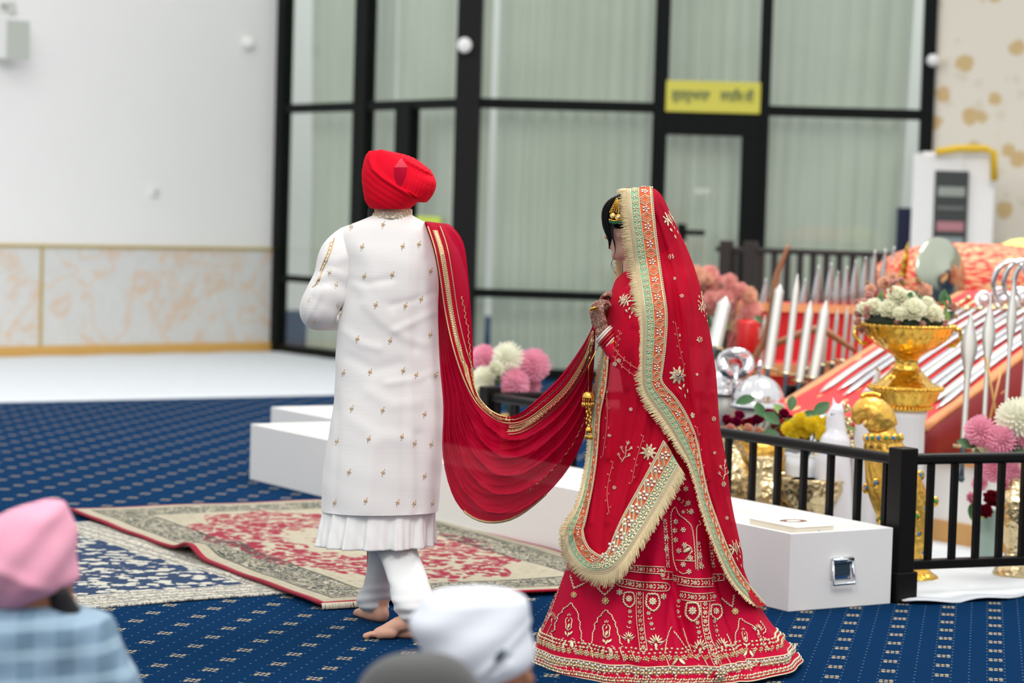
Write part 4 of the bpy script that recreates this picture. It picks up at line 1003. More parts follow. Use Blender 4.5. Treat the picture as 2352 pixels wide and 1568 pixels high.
def henna_mat():
    t = NT('skin_with_henna'); v = t.coord('Object'); n = t.noise(v, 9, 3); sk = t.mix(n, lin(204, 158, 136), lin(222, 178, 156))
    h = wr - BO + Vector((-.03, .04, .06)); dn = t.node('ShaderNodeVectorMath', operation='DISTANCE'); t.lk(v, dn.inputs[0]); dn.inputs[1].default_value = h
    m = t.M('LESS_THAN', dn.outputs['Value'], .135); vo = t.noise(v, 95, 3, .6, 1.5)
    pat = t.M('GREATER_THAN', vo, .47); t.set(col=t.mix(t.M('MULTIPLY', m, t.M('ADD', t.M('MULTIPLY', pat, .55), .35)), sk, lin(96, 52, 40)), rough=.5, sss=.08, spec=.35); return t.m
finish_body(fd, 'body', henna_mat(), bride, .0042, BO, 3)
# eyes
for sy in (-1, 1):
    e_ = MB(); e_.ball(BL_(.074, .031 * sy, .004), .0125, 16, 10); at(e_, BO).build('eye', mat('eye_white_%d' % sy, (225, 222, 218), .25), bride)
    e2 = MB(); e2.tube([BL_(.078, .031 * sy - .013, .011), BL_(.088, .031 * sy, .014), BL_(.080, .031 * sy + .014, .010)], .002, 6); e2.tube([BL_(.082, .031 * sy - .016, .026), BL_(.090, .031 * sy, .031), BL_(.080, .031 * sy + .02, .026)], .003, 6); at(e2, BO).build('lashes', M['beard'], bride)
M['lip'] = mat('rose_lips', (176, 92, 88), .4)
lp = MB(); lp.limb([(BL_(.0965, -.013, -.064), .0055), (BL_(.1005, 0, -.0625), .0065), (BL_(.0965, .013, -.064), .0055)], 8); lp.limb([(BL_(.0945, -.012, -.075), .0065), (BL_(.098, 0, -.076), .0075), (BL_(.0945, .012, -.075), .0065)], 8); at(lp, BO).build('lips', M['lip'], bride)
# hair
M['hair'] = mat('black_hair', (12, 13, 15), .32, nz=.3, nscale=200, spec=.5)
hr = MB(); f, l, u = frame_of(bfw); hr.ball(bh + u * .033 - f * .006, (.106, .082, .085), 28, 18, Matrix((f, l, u)).transposed()); hr.ball(bh - f * .075 - u * .04, (.06, .06, .06), 18, 12)
R_ = random.Random(5)
for k in range(90):
    t = R_.random(); d = R_.uniform(-.03, .05) * (1 - .3 * t); j = lambda: R_.uniform(-1.5, 1.5)
    A = [(1432 + 6 * t, 445 + 4 * t), (1402 + 16 * t, 458 + 8 * t), (1387 + 24 * t + j(), 478 + 6 * t), (1383.5 + 26 * t, 502), (1387 + 20 * t + j(), 524), (1394 + 12 * t, 543), (1399 + 4 * t, 560), (1398 + 1.5 * t, 568 + R_.uniform(-6, 4))]
    Q = resample(A, 16); rr = R_.uniform(.0022, .0045); hr.tube([W(x, y, by - .045 + d * (1 - i / 18)) for i, (x, y) in enumerate(Q)], [rr * (1 if i < 9 else max(.08, 1 - (i - 9) / 6.5)) for i in range(16)], 6)
for off in (0, 1.5, -1.2, 2.6):
    A = [(1410 + off, 505), (1405 + off, 535), (1410 + off * .8, 555), (1413 + off * .3, 572), (1411, 588), (1404 - off * .2, 604), (1406, 616), (1414 + off, 628 + off)]
    Q = resample(A, 22); hr.tube([W(x, y, by - .07) for x, y in Q], [.0016 * (1 - i / 26) for i in range(22)], 5)
Q = resample([(1404, 602), (1408, 612), (1413, 618)], 8); hr.tube([W(x, y, by - .07) for x, y in Q], .0006, 4)
hair = at(hr, BO).build('hair', M['hair'], bride); r = hair.modifiers.new('r', 'REMESH') if False else None
# forehead jewellery
M['pearl'] = mat('pearl', (240, 228, 210), .25); M['emerald'] = mat('emerald_bead', (24, 110, 70), .2)
jw = MB()
jY = by - .118
for x0, y0, x1, y1 in ((1416, 456, 1401, 487), (1417, 457, 1405, 486), (1418, 458, 1410, 486), (1419, 460, 1415, 487), (1421, 462, 1420, 489)):
    for k in range(9): t = k / 8; jw.ball(W(x0 + (x1 - x0) * t, y0 + (y1 - y0) * t, jY), .0028, 6, 5)
def ringt(mb, c, nrm, r, rt, n=28, m=6):
    nrm = Vector(nrm).normalized(); a = nrm.cross(Vector((0, 0, 1))); a = a.normalized() if a.length > .01 else Vector((1, 0, 0)); b = nrm.cross(a)
    mb.grid([[c + (a * cos(2 * pi * i / n) + b * sin(2 * pi * i / n)) * (r + rt * cos(2 * pi * j / m)) + nrm * (rt * sin(2 * pi * j / m)) for j in range(m)] for i in range(n)], cu=True, cv=True)
for cx_, cy_, r_ in ((1407, 495, 5.2), (1419, 498, 5.8)):
    c = W(cx_, cy_, jY - .004); ringt(jw, c, (-.3, -1, 0), r_ / 650, .0022); ringt(jw, c, (-.3, -1, 0), r_ * .7 / 650, .0014); jw.mi = 1; jw.ball(c + Vector((0, -.002, 0)), .0055, 10, 8); jw.mi = 0
for k in range(10): t = k / 9; jw.ball(W(1400 + 26 * t, 504 + 3 * sin(pi * t), jY), .0032, 6, 5)
jw.mi = 2
for k in range(11): t = k / 10; jw.ball(W(1400 + 26 * t, 508 + 3 * sin(pi * t) + (k % 2) * 2, jY), .003, 6, 5)
at(jw, BO).build('head_ornament', [M['gold'], M['pearl'], M['emerald']], bride)
# blouse and skirt
bl_ = MB(); ring_loft(bl_, dense([(628, 1448, 1500, .07, by), (645, 1432, 1540, .17, by), (690, 1422, 1575, .19, by), (760, 1428, 1580, .19, by), (850, 1440, 1585, .15, by), (960, 1425, 1603, .17, by), (1010, 1405, 1620, .19, by)], 8), 0, 80, 1, lambda p, t, py: .003 * sin(9 * t + py * .03)); at(bl_, BO).build('blouse', M['blouse'], bride)
sl = MB(); 
sleeve([(Sb(1468, 668, -.10), .055), (Sb(1462, 740, -.145), .056), (Sb(1450, 815, -.16), .050), (Sb(1430, 815, -.16), .047), (Sb(1400, 782, -.145), .034)], 'blouse_sleeve', m=M['blouse'], parent=bride, loc=BO)
sk = MB()
SKT = [(985, 1400, 1616, .165, by), (1060, 1376, 1642, .185, by), (1150, 1342, 1668, .20, by), (1220, 1320, 1684, .24, by + .01), (1300, 1300, 1703, .28, by + .02), (1350, 1281, 1722, .31, by + .03), (1400, 1259, 1747, .35, by + .04), (1440, 1243, 1776, .395, by + .045), (1480, 1229, 1812, .445, by + .05), (1505, 1222, 1832, .475, by + .05), (1518, 1221, 1840, .485, by + .05)]
SKF = [([(1566, 1090), (1550, 1200), (1548, 1300), (1562, 1400), (1590, 1500)], 12, -.030), ([(1590, 1120), (1590, 1250), (1606, 1400), (1640, 1540)], 20, .026), ([(1625, 1150), (1645, 1290), (1690, 1420), (1735, 1530)], 12, -.030), ([(1655, 1200), (1690, 1320), (1740, 1430), (1795, 1500)], 16, .022),
       ([(1530, 1150), (1505, 1300), (1490, 1420), (1480, 1540)], 24, .020), ([(1480, 1300), (1455, 1420), (1440, 1550)], 14, -.010), ([(1420, 1300), (1405, 1420), (1398, 1550)], 26, .012), ([(1355, 1300), (1330, 1420), (1320, 1550)], 12, -.008), ([(1330, 1280), (1290, 1400), (1265, 1520)], 16, .010),
       ([(1545, 1330), (1535, 1440), (1545, 1560)], 9, -.014), ([(1670, 1400), (1700, 1480), (1700, 1560)], 10, -.016), ([(1620, 1400), (1625, 1480), (1650, 1550)], 8, .010), ([(1380, 1480), (1440, 1500), (1500, 1520)], 10, .008)]
def skd(p, t, py):
    k = max(0, (py - 985) / 533); px, qy = proj(p); s = 1.3 * relief(px, qy, SKF) * max(0, sin(t)) ** .5 * min(1, k * 1.6) if sin(t) > 0 else .03 * k * sin(9 * t)
    return s + .006 * k * sin(13 * t + 1)
SKR = ring_loft(sk, dense(SKT, 6), 0, 300, 1, skd)
for r_ in SKR[-1:]:
    pass
skirt = at(sk, BO).build('lehenga_skirt', M['lehenga'], bride)
# ------------------------------------------------------------------ veil, front panel, ornamented borders
M['fringe'] = mat('gold_raffia_fringe', (228, 208, 164), .55, .15, nz=.2, nscale=400)
M['beige'] = mat('beige_ribbon', (222, 204, 170), .7, nz=.06, nscale=200)
M['mint'] = mat('mint_green_ribbon', (150, 186, 146), .75, nz=.06, nscale=200)
M['orange'] = mat('orange_ribbon', (222, 96, 48), .75, nz=.06, nscale=200)
xbL = smooth_tab([(433, 1440), (470, 1424), (510, 1426), (550, 1430), (600, 1437), (640, 1444), (700, 1452), (760, 1457), (830, 1457), (870, 1460), (905, 1468), (935, 1480), (985, 1520), (1030, 1550), (1070, 1574), (1110, 1590), (1180, 1610), (1250, 1635), (1330, 1672), (1392, 1738)])
xbR = smooth_tab([(431, 1496), (470, 1499), (520, 1504), (570, 1510), (620, 1517), (690, 1529), (740, 1531), (800, 1527), (850, 1520), (880, 1523), (910, 1548), (960, 1577), (1010, 1594), (1070, 1611), (1130, 1625), (1190, 1645), (1260, 1672), (1320, 1702), (1365, 1728), (1388, 1750)])
VE = smooth_tab([(431, 1499), (433, 1504), (445, 1517), (465, 1529), (500, 1545), (550, 1569), (600, 1590), (650, 1606), (700, 1618), (760, 1630), (850, 1644), (950, 1651), (1000, 1657), (1060, 1669), (1150, 1680), (1210, 1692), (1270, 1705), (1300, 1707), (1335, 1715), (1365, 1738), (1392, 1762)])
VF = [([(1510, 440), (1560, 560), (1600, 720), (1612, 900), (1630, 1100)], 6, .007), ([(1500, 450), (1540, 580), (1575, 740), (1588, 900), (1600, 1000)], 7, .008), ([(1505, 500), (1548, 640), (1565, 820), (1600, 1000), (1640, 1180)], 6, -.007), ([(1530, 460), (1580, 600), (1608, 760), (1625, 900)], 5, -.006), ([(1520, 600), (1550, 740), (1560, 860)], 8, .006), ([(1560, 900), (1600, 1020), (1640, 1150), (1690, 1290)], 7, .008), ([(1620, 950), (1640, 1100), (1670, 1250), (1700, 1330)], 6, -.008), ([(1640, 900), (1655, 1050), (1680, 1200)], 5, .006)]
vm = MB(); P = []; py = 431.0; nV = 110
while py <= 1392:
    row = []; xl, xr, b = hull(py); c = (xl + xr) / 2; a = (xr - xl) / 2; x0 = interp(xbR, py)[0] - 8; x1 = interp(VE, py)[0]
    x0 = min(x0, x1 - 3); far_l = max(xl + 6, xl + (xr - xl) * .25) if py > 640 else min(1440 + (py - 431) * .05, x1 - 4)
    for j in range(nV + 1):
        if j <= 70:   # camera side from the border to the silhouette
            k = sin(pi / 2 * j / 70); px = x0 + (x1 - x0) * k; t = max(-1, min(1, (px - c) / max(a, x1 - c))); d = (b + .028) * math.sqrt(max(0, 1 - abs(t) ** 2.2)); Y = by - d
            Y -= relief(px, py, VF) * 1.9 * (1 - k * .3) + .004 * sin(px * .16 + py * .01) * min(1, (py - 431) / 200)
        else:
            k = cos(pi / 2 * (j - 70) / 40); px = far_l + (x1 - far_l) * k; t = max(-1, min(1, (px - c) / max(a, x1 - c))); d = (b + .028) * math.sqrt(max(0, 1 - abs(t) ** 2.2)); Y = by + d + .006 * sin(j + py * .004)
        row.append(W(px, py, Y))
    P.append(row); py += 5
vm.grid(P)
veil = at(vm, BO).build('dupatta', M['veil'], bride)
# crown of the veil over the head
# front panel (the end drawn forward over the arm and pinned up)
PR_ = smooth_tab([(622, 1462), (700, 1474), (800, 1480), (900, 1484), (935, 1500), (980, 1528), (1010, 1534), (1040, 1522), (1085, 1496), (1130, 1470), (1180, 1442), (1220, 1420), (1250, 1405), (1268, 1392), (1280, 1376)])
PL_ = smooth_tab([(622, 1437), (635, 1422), (650, 1411), (700, 1397), (760, 1389), (850, 1378), (950, 1366), (1050, 1356), (1100, 1350), (1150, 1346), (1200, 1342), (1230, 1336), (1250, 1342), (1268, 1356), (1280, 1372)])
PF_ = [([(1470, 660), (1430, 720), (1410, 800), (1405, 900), (1395, 1050)], 8, .012), ([(1455, 760), (1440, 860), (1420, 980), (1400, 1120)], 10, -.008), ([(1490, 920), (1470, 1010), (1440, 1120), (1415, 1220)], 9, .012), ([(1505, 960), (1495, 1020), (1465, 1110)], 6, -.008), ([(1392, 820), (1380, 950), (1366, 1080), (1356, 1200)], 6, .009), ([(1440, 900), (1425, 1010), (1390, 1150), (1380, 1260)], 7, -.009), ([(1465, 880), (1455, 960), (1425, 1080), (1395, 1200)], 7, .008), ([(1410, 640), (1400, 700)], 6, .006), ([(1470, 700), (1455, 800), (1470, 880)], 14, .012)]
pm = MB(); P = []; py = 622.0; nP = 90
def panel_pt(px, py, off=0.0, rk=1.0):
    xl, xr, b = hull(py); c = (xl + xr) / 2; a = (xr - xl) / 2; t = max(-1, min(1, (px - c) / a)); d = (b + .012) * math.sqrt(max(0, 1 - abs(t) ** 2.4)); ct = min(1, max(0, (py - 622) / 60)); d *= .45 + .55 * ct
    arm = .035 * math.exp(-((px - 1440) / 45) ** 2 - ((py - 790) / 90) ** 2)
    return W(px, py, by - d - relief(px, py, PF_) * rk - arm - off)
while py <= 1280:
    x0 = interp(PL_, py)[0]; x1 = interp(PR_, py)[0]; row = []
    fx = 12
    for j in range(fx):   # turn round the front of the body
        t = (fx - j) / fx; p = panel_pt(x0, py); far = W(x0 + 22, py, by + .06); row.append(p.lerp(far, t) + Vector((-.012 * sin(pi * t), 0, 0)))
    for j in range(nP + 1): row.append(panel_pt(x0 + (x1 - x0) * j / nP, py))
    P.append(row); py += 5
pm.grid(P); panel = at(pm, BO).build('dupatta_front', M['panel'], bride)

def px_surf(Lp, Rp, n, off, dfn=None):
    L_ = resample(Lp, n); R_ = resample(Rp, n)
    def sf(s, v, h=0.0):
        s = max(0, min(n - 1.001, s)); i = int(s); k = s - i; l = [a + (b - a) * k for a, b in zip(L_[i], L_[i + 1])]; r = [a + (b - a) * k for a, b in zip(R_[i], R_[i + 1])]
        px = l[0] + (r[0] - l[0]) * v; py = l[1] + (r[1] - l[1]) * v
        return dfn(px, py, s, v, off + h)
    sf.n = n; sf.L = L_; sf.R = R_; return sf
def hull_d(px, py, s, v, o):
    xl, xr, b = hull(max(433, min(1535, py))); c = (xl + xr) / 2; a = max((xr - xl) / 2, abs(px - c) + 2); t = (px - c) / a; d = b * math.sqrt(max(0, 1 - abs(t) ** 2.2))
    return W(px, py, by - d - o - .004)
def border(name, sf, parent, loc, bands=(.27, .38, .62, .96), seed=1, fstep=.30, s0=0, s1=None, extra=None):
    """fringe | beige braid | mint ribbon with flowers | orange ribbon with flowers | beaded edge; v=0 is the fringe tip"""
    R_ = random.Random(seed); mb = MB(); n = sf.n; s1 = s1 or n - 1; f, g, m_, o_ = bands
    def strip(v0, v1, mi, off=0.0, k=5):
        mb.mi = mi; rows = []; q = int((s1 - s0) * 2)
        for i in range(q + 1):
            s = s0 + (s1 - s0) * i / q; rows.append([sf(s, v0 + (v1 - v0) * j / k, off) for j in range(k + 1)])
        mb.grid(rows)
    strip(f * .45, f, 0, -.001); strip(f, g, 1); strip(g, m_, 2); strip(m_, o_, 3); strip(o_, 1, 4)
    per = lambda s: math.dist(sf.L[int(s)], sf.L[min(n - 1, int(s) + 1)]) or 1
    mp = 1 / 650
    mb.mi = 0; s = s0
    while s < s1:   # fringe strands
        v1 = f * (1.0 + .02 * R_.random()); j0 = R_.uniform(-.35, .35); wpx = math.dist(sf.L[int(s)], sf.R[int(s)])
        a = sf(s, v1, .001); b = sf(s + j0 * .4, f * .5, .004 * R_.random() + .001); c = sf(s + j0, R_.uniform(-.05, .10), .003 * R_.uniform(-1, 1.5)); mb.tube([a, b, c], [.0013, .0015, .0010], 4, caps=False)
        s += fstep * R_.uniform(.6, 1.2)
    W_ = lambda s: math.dist(sf.L[int(s)], sf.R[int(s)]) * mp
    sc = lambda s: per(s)      # px per s unit
    # braid
    mb.mi = 4
    for vv in (f + .01, (f + g) / 2, g - .01):
        pts = []; s = s0; i = 0
        while s < s1: pts.append((s, vv + (.008 if i % 2 else -.008))); s += .45; i += 1
        sline(mb, sf, pts, .0012, 4)
    for vv, r in ((m_, .0016), (g, .0014), (o_, .002)):
        sline(mb, sf, [(s0 + (s1 - s0) * i / 160, vv) for i in range(161)], r, 5)
    # mint flowers
    s = s0 + .6; i = 0
    while s < s1:
        w = W_(s) * (m_ - g); r = w * .42; vm_ = (g + m_) / 2 + (.03 if i % 2 else -.03) * 0
        mb.mi = 4 if i % 2 else 0
        for k in range(5): an = 2 * pi * k / 5 + i; spetal(mb, sf, s, vm_, r * .8, r * .45, an, .0013, 6, ds=cos(an) * r * .55, dv=sin(an) * r * .55)
        mb.mi = 5; spetal(mb, sf, s, vm_, r * .4, r * .4, 0, .0018, 6)
        s += max(.5, 14 / max(2, sc(s))); i += 1
    # orange flowers with pairs of waved lines between
    s = s0 + 1.2; i = 0
    while s < s1:
        w = W_(s) * (o_ - m_); r = w * .34; vm_ = (m_ + o_) / 2; P_ = 42 / max(2, sc(s))
        for k in range(5):
            an = 2 * pi * k / 5 + .3; mb.mi = 5; spetal(mb, sf, s, vm_, r * .75, r * .6, an, .0022, 8, ds=cos(an) * r * .62, dv=sin(an) * r * .62)
        mb.mi = 0; spetal(mb, sf, s, vm_, r * .4, r * .4, 0, .003, 7)
        mb.mi = 4
        for q, rr in ((.30, .0018), (.40, .0011), (.50, .0009), (.60, .0011), (.70, .0018)):
            up = 1 if q < .5 else -1; pts = []
            for t in range(11):
                v = m_ + (o_ - m_) * (.05 + .9 * t / 10); pts.append((s + P_ * (q + up * .07 * cos(2 * pi * (t / 10)) ), v))
            if pts[-1][0] < s1: sline(mb, sf, pts, rr, 4)
        s += P_; i += 1
    # beaded scallop edge
    mb.mi = 4; s = s0
    while s < s1:
        mb.ball(sf(s, 1 + .015, .002), .0034, 6, 4); mb.ball(sf(s + .3, .975, .002), .0022, 5, 4); s += max(.3, 4.6 / max(2, sc(s)))
    if loc: at(mb, loc)
    return mb.build(name, [M['fringe'], M['beige'], M['mint'], M['orange'], M['zari_pale'], M['sequin']], parent)
LB = [(1418, 437), (1420, 470), (1424, 510), (1430, 550), (1437, 600), (1444, 640), (1452, 700), (1457, 760), (1457, 830), (1459, 870), (1466, 905), (1482, 936), (1520, 986), (1550, 1030), (1574, 1064), (1592, 1110), (1610, 1180), (1635, 1250), (1672, 1332), (1718, 1384), (1750, 1398)]
RB = [(1496, 431), (1499, 470), (1504, 520), (1510, 570), (1517, 620), (1522, 655), (1529, 700), (1531, 740), (1527, 800), (1521, 848), (1519, 872), (1528, 888), (1556, 920), (1582, 965), (1600, 1012), (1612, 1070), (1625, 1130), (1645, 1190), (1672, 1260), (1704, 1322), (1756, 1386)]
n1_ = 200
mainb = px_surf(LB, RB, n1_, .034, hull_d)
b1 = border('gold_fringed_border', mainb, veil, BO, seed=3, fstep=.26)
# the border goes on over the crown and down the far cheek
LF = [(1419, 437), (1420, 436), (1418, 470), (1412, 540), (1412, 600), (1410, 655)]; RFb = [(1497, 430), (1492, 431), (1480, 470), (1470, 540), (1460, 600), (1446, 655)]
def far_d(px, py, s, v, o):
    k = min(1, s / 10); return W(px, py, by - .045 + .13 * k + .03 * (1 - v) * 0)
farb = px_surf(LF, RFb, 60, 0, far_d); border('gold_fringed_border', farb, veil, BO, seed=4, fstep=.3)
# hem of the front panel
def pan_d(px, py, s, v, o):
    return panel_pt(px, min(1300, py), o + .012, .35) if py <= 1300 else (panel_pt(px, 1300, o + .012, .35) + (W(px, py, by - .30) - W(px, 1300, by - .30)))
LP = [(1284, 1232), (1286, 1262), (1306, 1302), (1342, 1334), (1388, 1347), (1424, 1330), (1452, 1296), (1482, 1250), (1512, 1202), (1546, 1146), (1576, 1096)]
RP = [(1338, 1216), (1342, 1238), (1352, 1258), (1366, 1270), (1380, 1276), (1398, 1262), (1410, 1232), (1432, 1185), (1462, 1132), (1494, 1074), (1526, 1012)]
panb = px_surf(LP, RP, 90, .022, pan_d); border('gold_fringed_border', panb, panel, BO, seed=5, fstep=.22)
# front edge of the panel, seen nearly edge on
LV = [(1385, 768), (1376, 820), (1364, 880), (1352, 940), (1349, 1000), (1343, 1060), (1332, 1120), (1316, 1165), (1290, 1205), (1282, 1232)]
RV = [(1399, 772), (1396, 830), (1390, 890), (1378, 950), (1374, 1005), (1369, 1060), (1361, 1115), (1352, 1160), (1343, 1200), (1336, 1222)]
def edge_d(px, py, s, v, o): return panel_pt(max(px, interp(PL_, min(1280, py))[0] - 6), py, o) + (W(px, py, by - .1) - W(max(px, interp(PL_, min(1280, py))[0] - 6), py, by - .1))
edb = px_surf(LV, RV, 100, .02, edge_d); border('gold_fringed_border', edb, panel, BO, seed=6, fstep=.26)

# gold sprays on veil and panel
vb = bvh_of([veil, panel, skirt]); sp = MB()
def branch(px, py, s, rot=0, fl=True):
    c_, s_ = cos(rot), sin(rot); T = lambda x, y: (px + (x * c_ - y * s_) * s, py + (x * s_ + y * c_) * s)
    sp.mi = 0
    stroke(sp, vb, [T(0, 14), T(2, 0), T(-1, -14)], 1.0, .003)
    for a, b in ((-8, 6), (8, 2), (-7, -6), (8, -10), (0, -17)):
        stroke(sp, vb, [T(0, b + 4), T(a * .6, b), T(a, b - 3)], .8, .003); p = T(a, b - 4); flower(sp, vb, p[0], p[1], 3.2 * s, 5, a, .003)
def burst(px, py, s, rot=0):
    sp.mi = 0
    for k in range(9): an = rot + 2 * pi * k / 9; petal(sp, vb, px + cos(an) * 9 * s, py - sin(an) * 9 * s, 12 * s, 4.5 * s, an, .003)
    for k in range(9): an = rot + .35 + 2 * pi * k / 9; petal(sp, vb, px + cos(an) * 5 * s, py - sin(an) * 5 * s, 9 * s, 4 * s, an, .004)
    sp.mi = 1; petal(sp, vb, px, py, 6 * s, 6 * s, 0, .005); sp.mi = 0
    for k, (dx, dy) in enumerate(((8, 16), (14, 24), (10, 32), (3, 20))): petal(sp, vb, px + dx * s, py + dy * s, 8 * s, 4 * s, 1.0 + .4 * k, .003)
for a in ((1537, 503, 1.3, .2), (1557, 862, 1.5, 0), (1490, 1038, 1.4, 1.2), (1436, 690, 1.2, .5), (1688, 1258, 1.3, 0), (1613, 706, 1.0, 1.5)): burst(*a)
for a in ((1434, 1044, 1.4, .3), (1661, 1085, 1.3, .1), (1610, 690, .9, 0), (1470, 870, .01, 0)): 
    if a[2] > .1: branch(*a)
for x, y, r in ((1541, 590, 7), (1606, 780, 8), (1590, 954, 7.5), (1638, 962, 6.5), (1413, 836, 6), (1423, 828, 6), (1565, 680, 5), (1661, 1112, 7), (1550, 640, 4), (1575, 560, 4), (1600, 860, 4), (1395, 900, 4), (1450, 940, 5), (1412, 1120, 5), (1455, 1150, 4), (1560, 770, 4), (1640, 1040, 4), (1668, 1190, 5), (1655, 1260, 5), (1400, 1000, 4)): flower(sp, vb, x, y, r, 7, x, .003)
# embroidery seen dimly through the cloth, worked tone on tone on the panel
sp.mi = 2
for pts in ([(1410, 800), (1440, 830), (1470, 850)], [(1404, 812), (1435, 845), (1468, 868)], [(1425, 760), (1418, 790), (1410, 812)], [(1392, 870), (1396, 960), (1385, 1050)], [(1400, 1180), (1395, 1120), (1408, 1060)], [(1450, 1110), (1460, 1060), (1478, 1000)], [(1550, 740), (1560, 800), (1572, 850)], [(1600, 980), (1610, 1060), (1625, 1120)], [(1630, 1160), (1640, 1220), (1660, 1280)]):
    stroke(sp, vb, pts, .8, .002); Q = resample(pts, 9)
    for i, q in enumerate(Q): petal(sp, vb, q[0] + (4 if i % 2 else -4), q[1], 7, 3.5, 1.0 if i % 2 else 2.2, .002)
M['rose_thread'] = mat('rose_gold_thread', (226, 120, 110), .5, .2)
o_sp = at(sp, BO); split_mats = [M['zari_pale'], M['sequin'], M['rose_thread']]
join(veil, sp, split_mats)

# ------------------------------------------------------------------ skirt embroidery
sv = bvh_of([skirt]); em = MB()
CA = lambda *pts: [(1210 + x / 4.93, 1250 + y / 4.93) for x, y in pts]; CB = lambda *pts: [(1520 + x / 3.0265, 1050 + y / 3.0265) for x, y in pts]
def ln(pts, r=1.25): stroke(em, sv, pts, r, .0025)
def zig(pts, amp, step, r=1.0):
    L_ = sum(math.dist(a, b) for a, b in zip(pts[:-1], pts[1:])); n = max(4, int(L_ / step)); Q = resample(pts, n); out = []
    for i, q in enumerate(Q):
        a = Q[max(0, i - 1)]; b = Q[min(n - 1, i + 1)]; dx, dy = b[0] - a[0], b[1] - a[1]; d = math.hypot(dx, dy) or 1; sg = amp if i % 2 else -amp; out.append((q[0] - dy / d * sg, q[1] + dx / d * sg))
    stroke(em, sv, out, r, .0025, smooth=True, step=1.5)
def vine(pts, step=7, ps=5.5, fe=3):
    L_ = sum(math.dist(a, b) for a, b in zip(pts[:-1], pts[1:])); n = max(3, int(L_ / step)); Q = resample(pts, n)
    for i, q in enumerate(Q):
        a = Q[max(0, i - 1)]; b = Q[min(n - 1, i + 1)]; an = math.atan2(-(b[1] - a[1]), b[0] - a[0])
        if i % fe == 0: flower(em, sv, q[0], q[1], ps * .75, 6, i, .0025)
        else:
            for sg in (-1, 1): petal(em, sv, q[0] + sg * sin(an) * ps * .4, q[1] + sg * cos(an) * ps * .4, ps, ps * .45, an + sg * .8, .0025)
def tower(pts, s):   # pts: crown x,y ; base x,y
    (x0, y0), (x1, y1) = pts; H_ = y1 - y0; X = lambda t: x0 + (x1 - x0) * t; Yv = lambda t: y0 + H_ * t
    for k in (-1, 0, 1): petal(em, sv, X(0) + 3 * k * s, Yv(.03) - (2 if k == 0 else 0), 7 * s, 3 * s, pi / 2 - .6 * k, .0025)
    for sg in (-1, 1): ln([(X(.1) + sg * 3 * s, Yv(.10)), (X(.18) + sg * 8 * s, Yv(.16)), (X(.3) + sg * 6 * s, Yv(.30)), (X(.38) + sg * 6.5 * s, Yv(.38)), (X(.45), Yv(.45))], 1.5 * s)
    petal(em, sv, X(.33), Yv(.33), 14 * s, 8 * s, pi / 2, .003); petal(em, sv, X(.2), Yv(.18), 9 * s, 4 * s, pi / 2, .003)
    for sg in (-1, 0, 1): petal(em, sv, X(.54) + sg * 6 * s, Yv(.53) + (3 if sg == 0 else 0), 14 * s, 6 * s, pi / 2 - .75 * sg, .003)
    for sg in (-1, 1):
        petal(em, sv, X(.82) + sg * 9 * s, Yv(.83), 24 * s, 10 * s, pi / 2 + sg * .35, .003)
        for k in range(9): a = pi * k / 8; em.mi = 1; petal(em, sv, X(.80) + sg * (10 + 8 * sin(a)) * s, Yv(.82) - 13 * s * cos(a), 3.2 * s, 3.2 * s, 0, .003); em.mi = 0
def lotus(px, py, s):
    for k in range(-3, 4): a = pi / 2 - k * .42; petal(em, sv, px + cos(a) * 11 * s, py - sin(a) * 11 * s + abs(k), 17 * s, 4.2 * s, a, .003)
    petal(em, sv, px, py + 7 * s, 12 * s, 8 * s, pi / 2, .003); em.mi = 1
    for sg in (-1, 1):
        for k in range(6): petal(em, sv, px + sg * (9 + 2.2 * k) * s, py + (6 - 2.2 * k) * s, 2.8 * s, 2.8 * s, 0, .003)
    em.mi = 0; petal(em, sv, px, py + 13 * s, 6 * s, 6 * s, 0, .003)
def pendant(a, c, b, disc, r):
    zig([a, c], 1.6, 3, 1.7); zig([b, c], 1.6, 3, 1.7); em.mi = 2
    for k in range(8): an = 2 * pi * k / 8; petal(em, sv, disc[0] + cos(an) * r * .7, disc[1] + sin(an) * r * .7, r * .7, r * .6, an, .0025)
    petal(em, sv, disc[0], disc[1], r * 1.3, r * 1.3, 0, .003); em.mi = 0
def shield(px, py, s):
    pts = [(px - 9 * s, py - 14 * s), (px - 11 * s, py - 4 * s), (px - 11 * s, py + 6 * s), (px - 5 * s, py + 13 * s), (px + 1 * s, py + 17 * s), (px + 7 * s, py + 13 * s), (px + 12 * s, py + 5 * s), (px + 11 * s, py - 6 * s), (px + 7 * s, py - 14 * s), (px - 9 * s, py - 14 * s)]
    zig(pts, 1.1 * s, 3, 1.7 * s); flower(em, sv, px, py - 1, 7.5 * s, 8, 0, .003)
for A in (CA((285, 985), (322, 975), (325, 900), (350, 860), (362, 800), (405, 770), (418, 730), (450, 715), (480, 690), (510, 662), (530, 700), (562, 740), (590, 800), (588, 850), (610, 880), (605, 950), (625, 1000), (622, 1080), (652, 1100), (655, 1130), (630, 1128)), CA((700, 1120), (722, 1132), (745, 1100), (752, 1000), (775, 960), (772, 900), (802, 880), (808, 830), (840, 815), (862, 780), (905, 742), (935, 780), (962, 800), (985, 860), (1005, 880), (1003, 920), (1025, 960), (1028, 1010), (1050, 1050), (1052, 1110), (1080, 1138))): zig(A, .9, 3.2, 1.45)
for A in (CA((590, 1255), (605, 1190), (640, 1155), (665, 1172)), CA((680, 1172), (700, 1150), (735, 1180), (755, 1290)), CA((1100, 1330), (1085, 1270), (1060, 1210), (1065, 1165), (1095, 1162)), CA((305, 1165), (300, 1080), (285, 1012), (265, 1002)), CA((1180, 1200), (1215, 1260), (1240, 1330))): ln(A, 1.5)
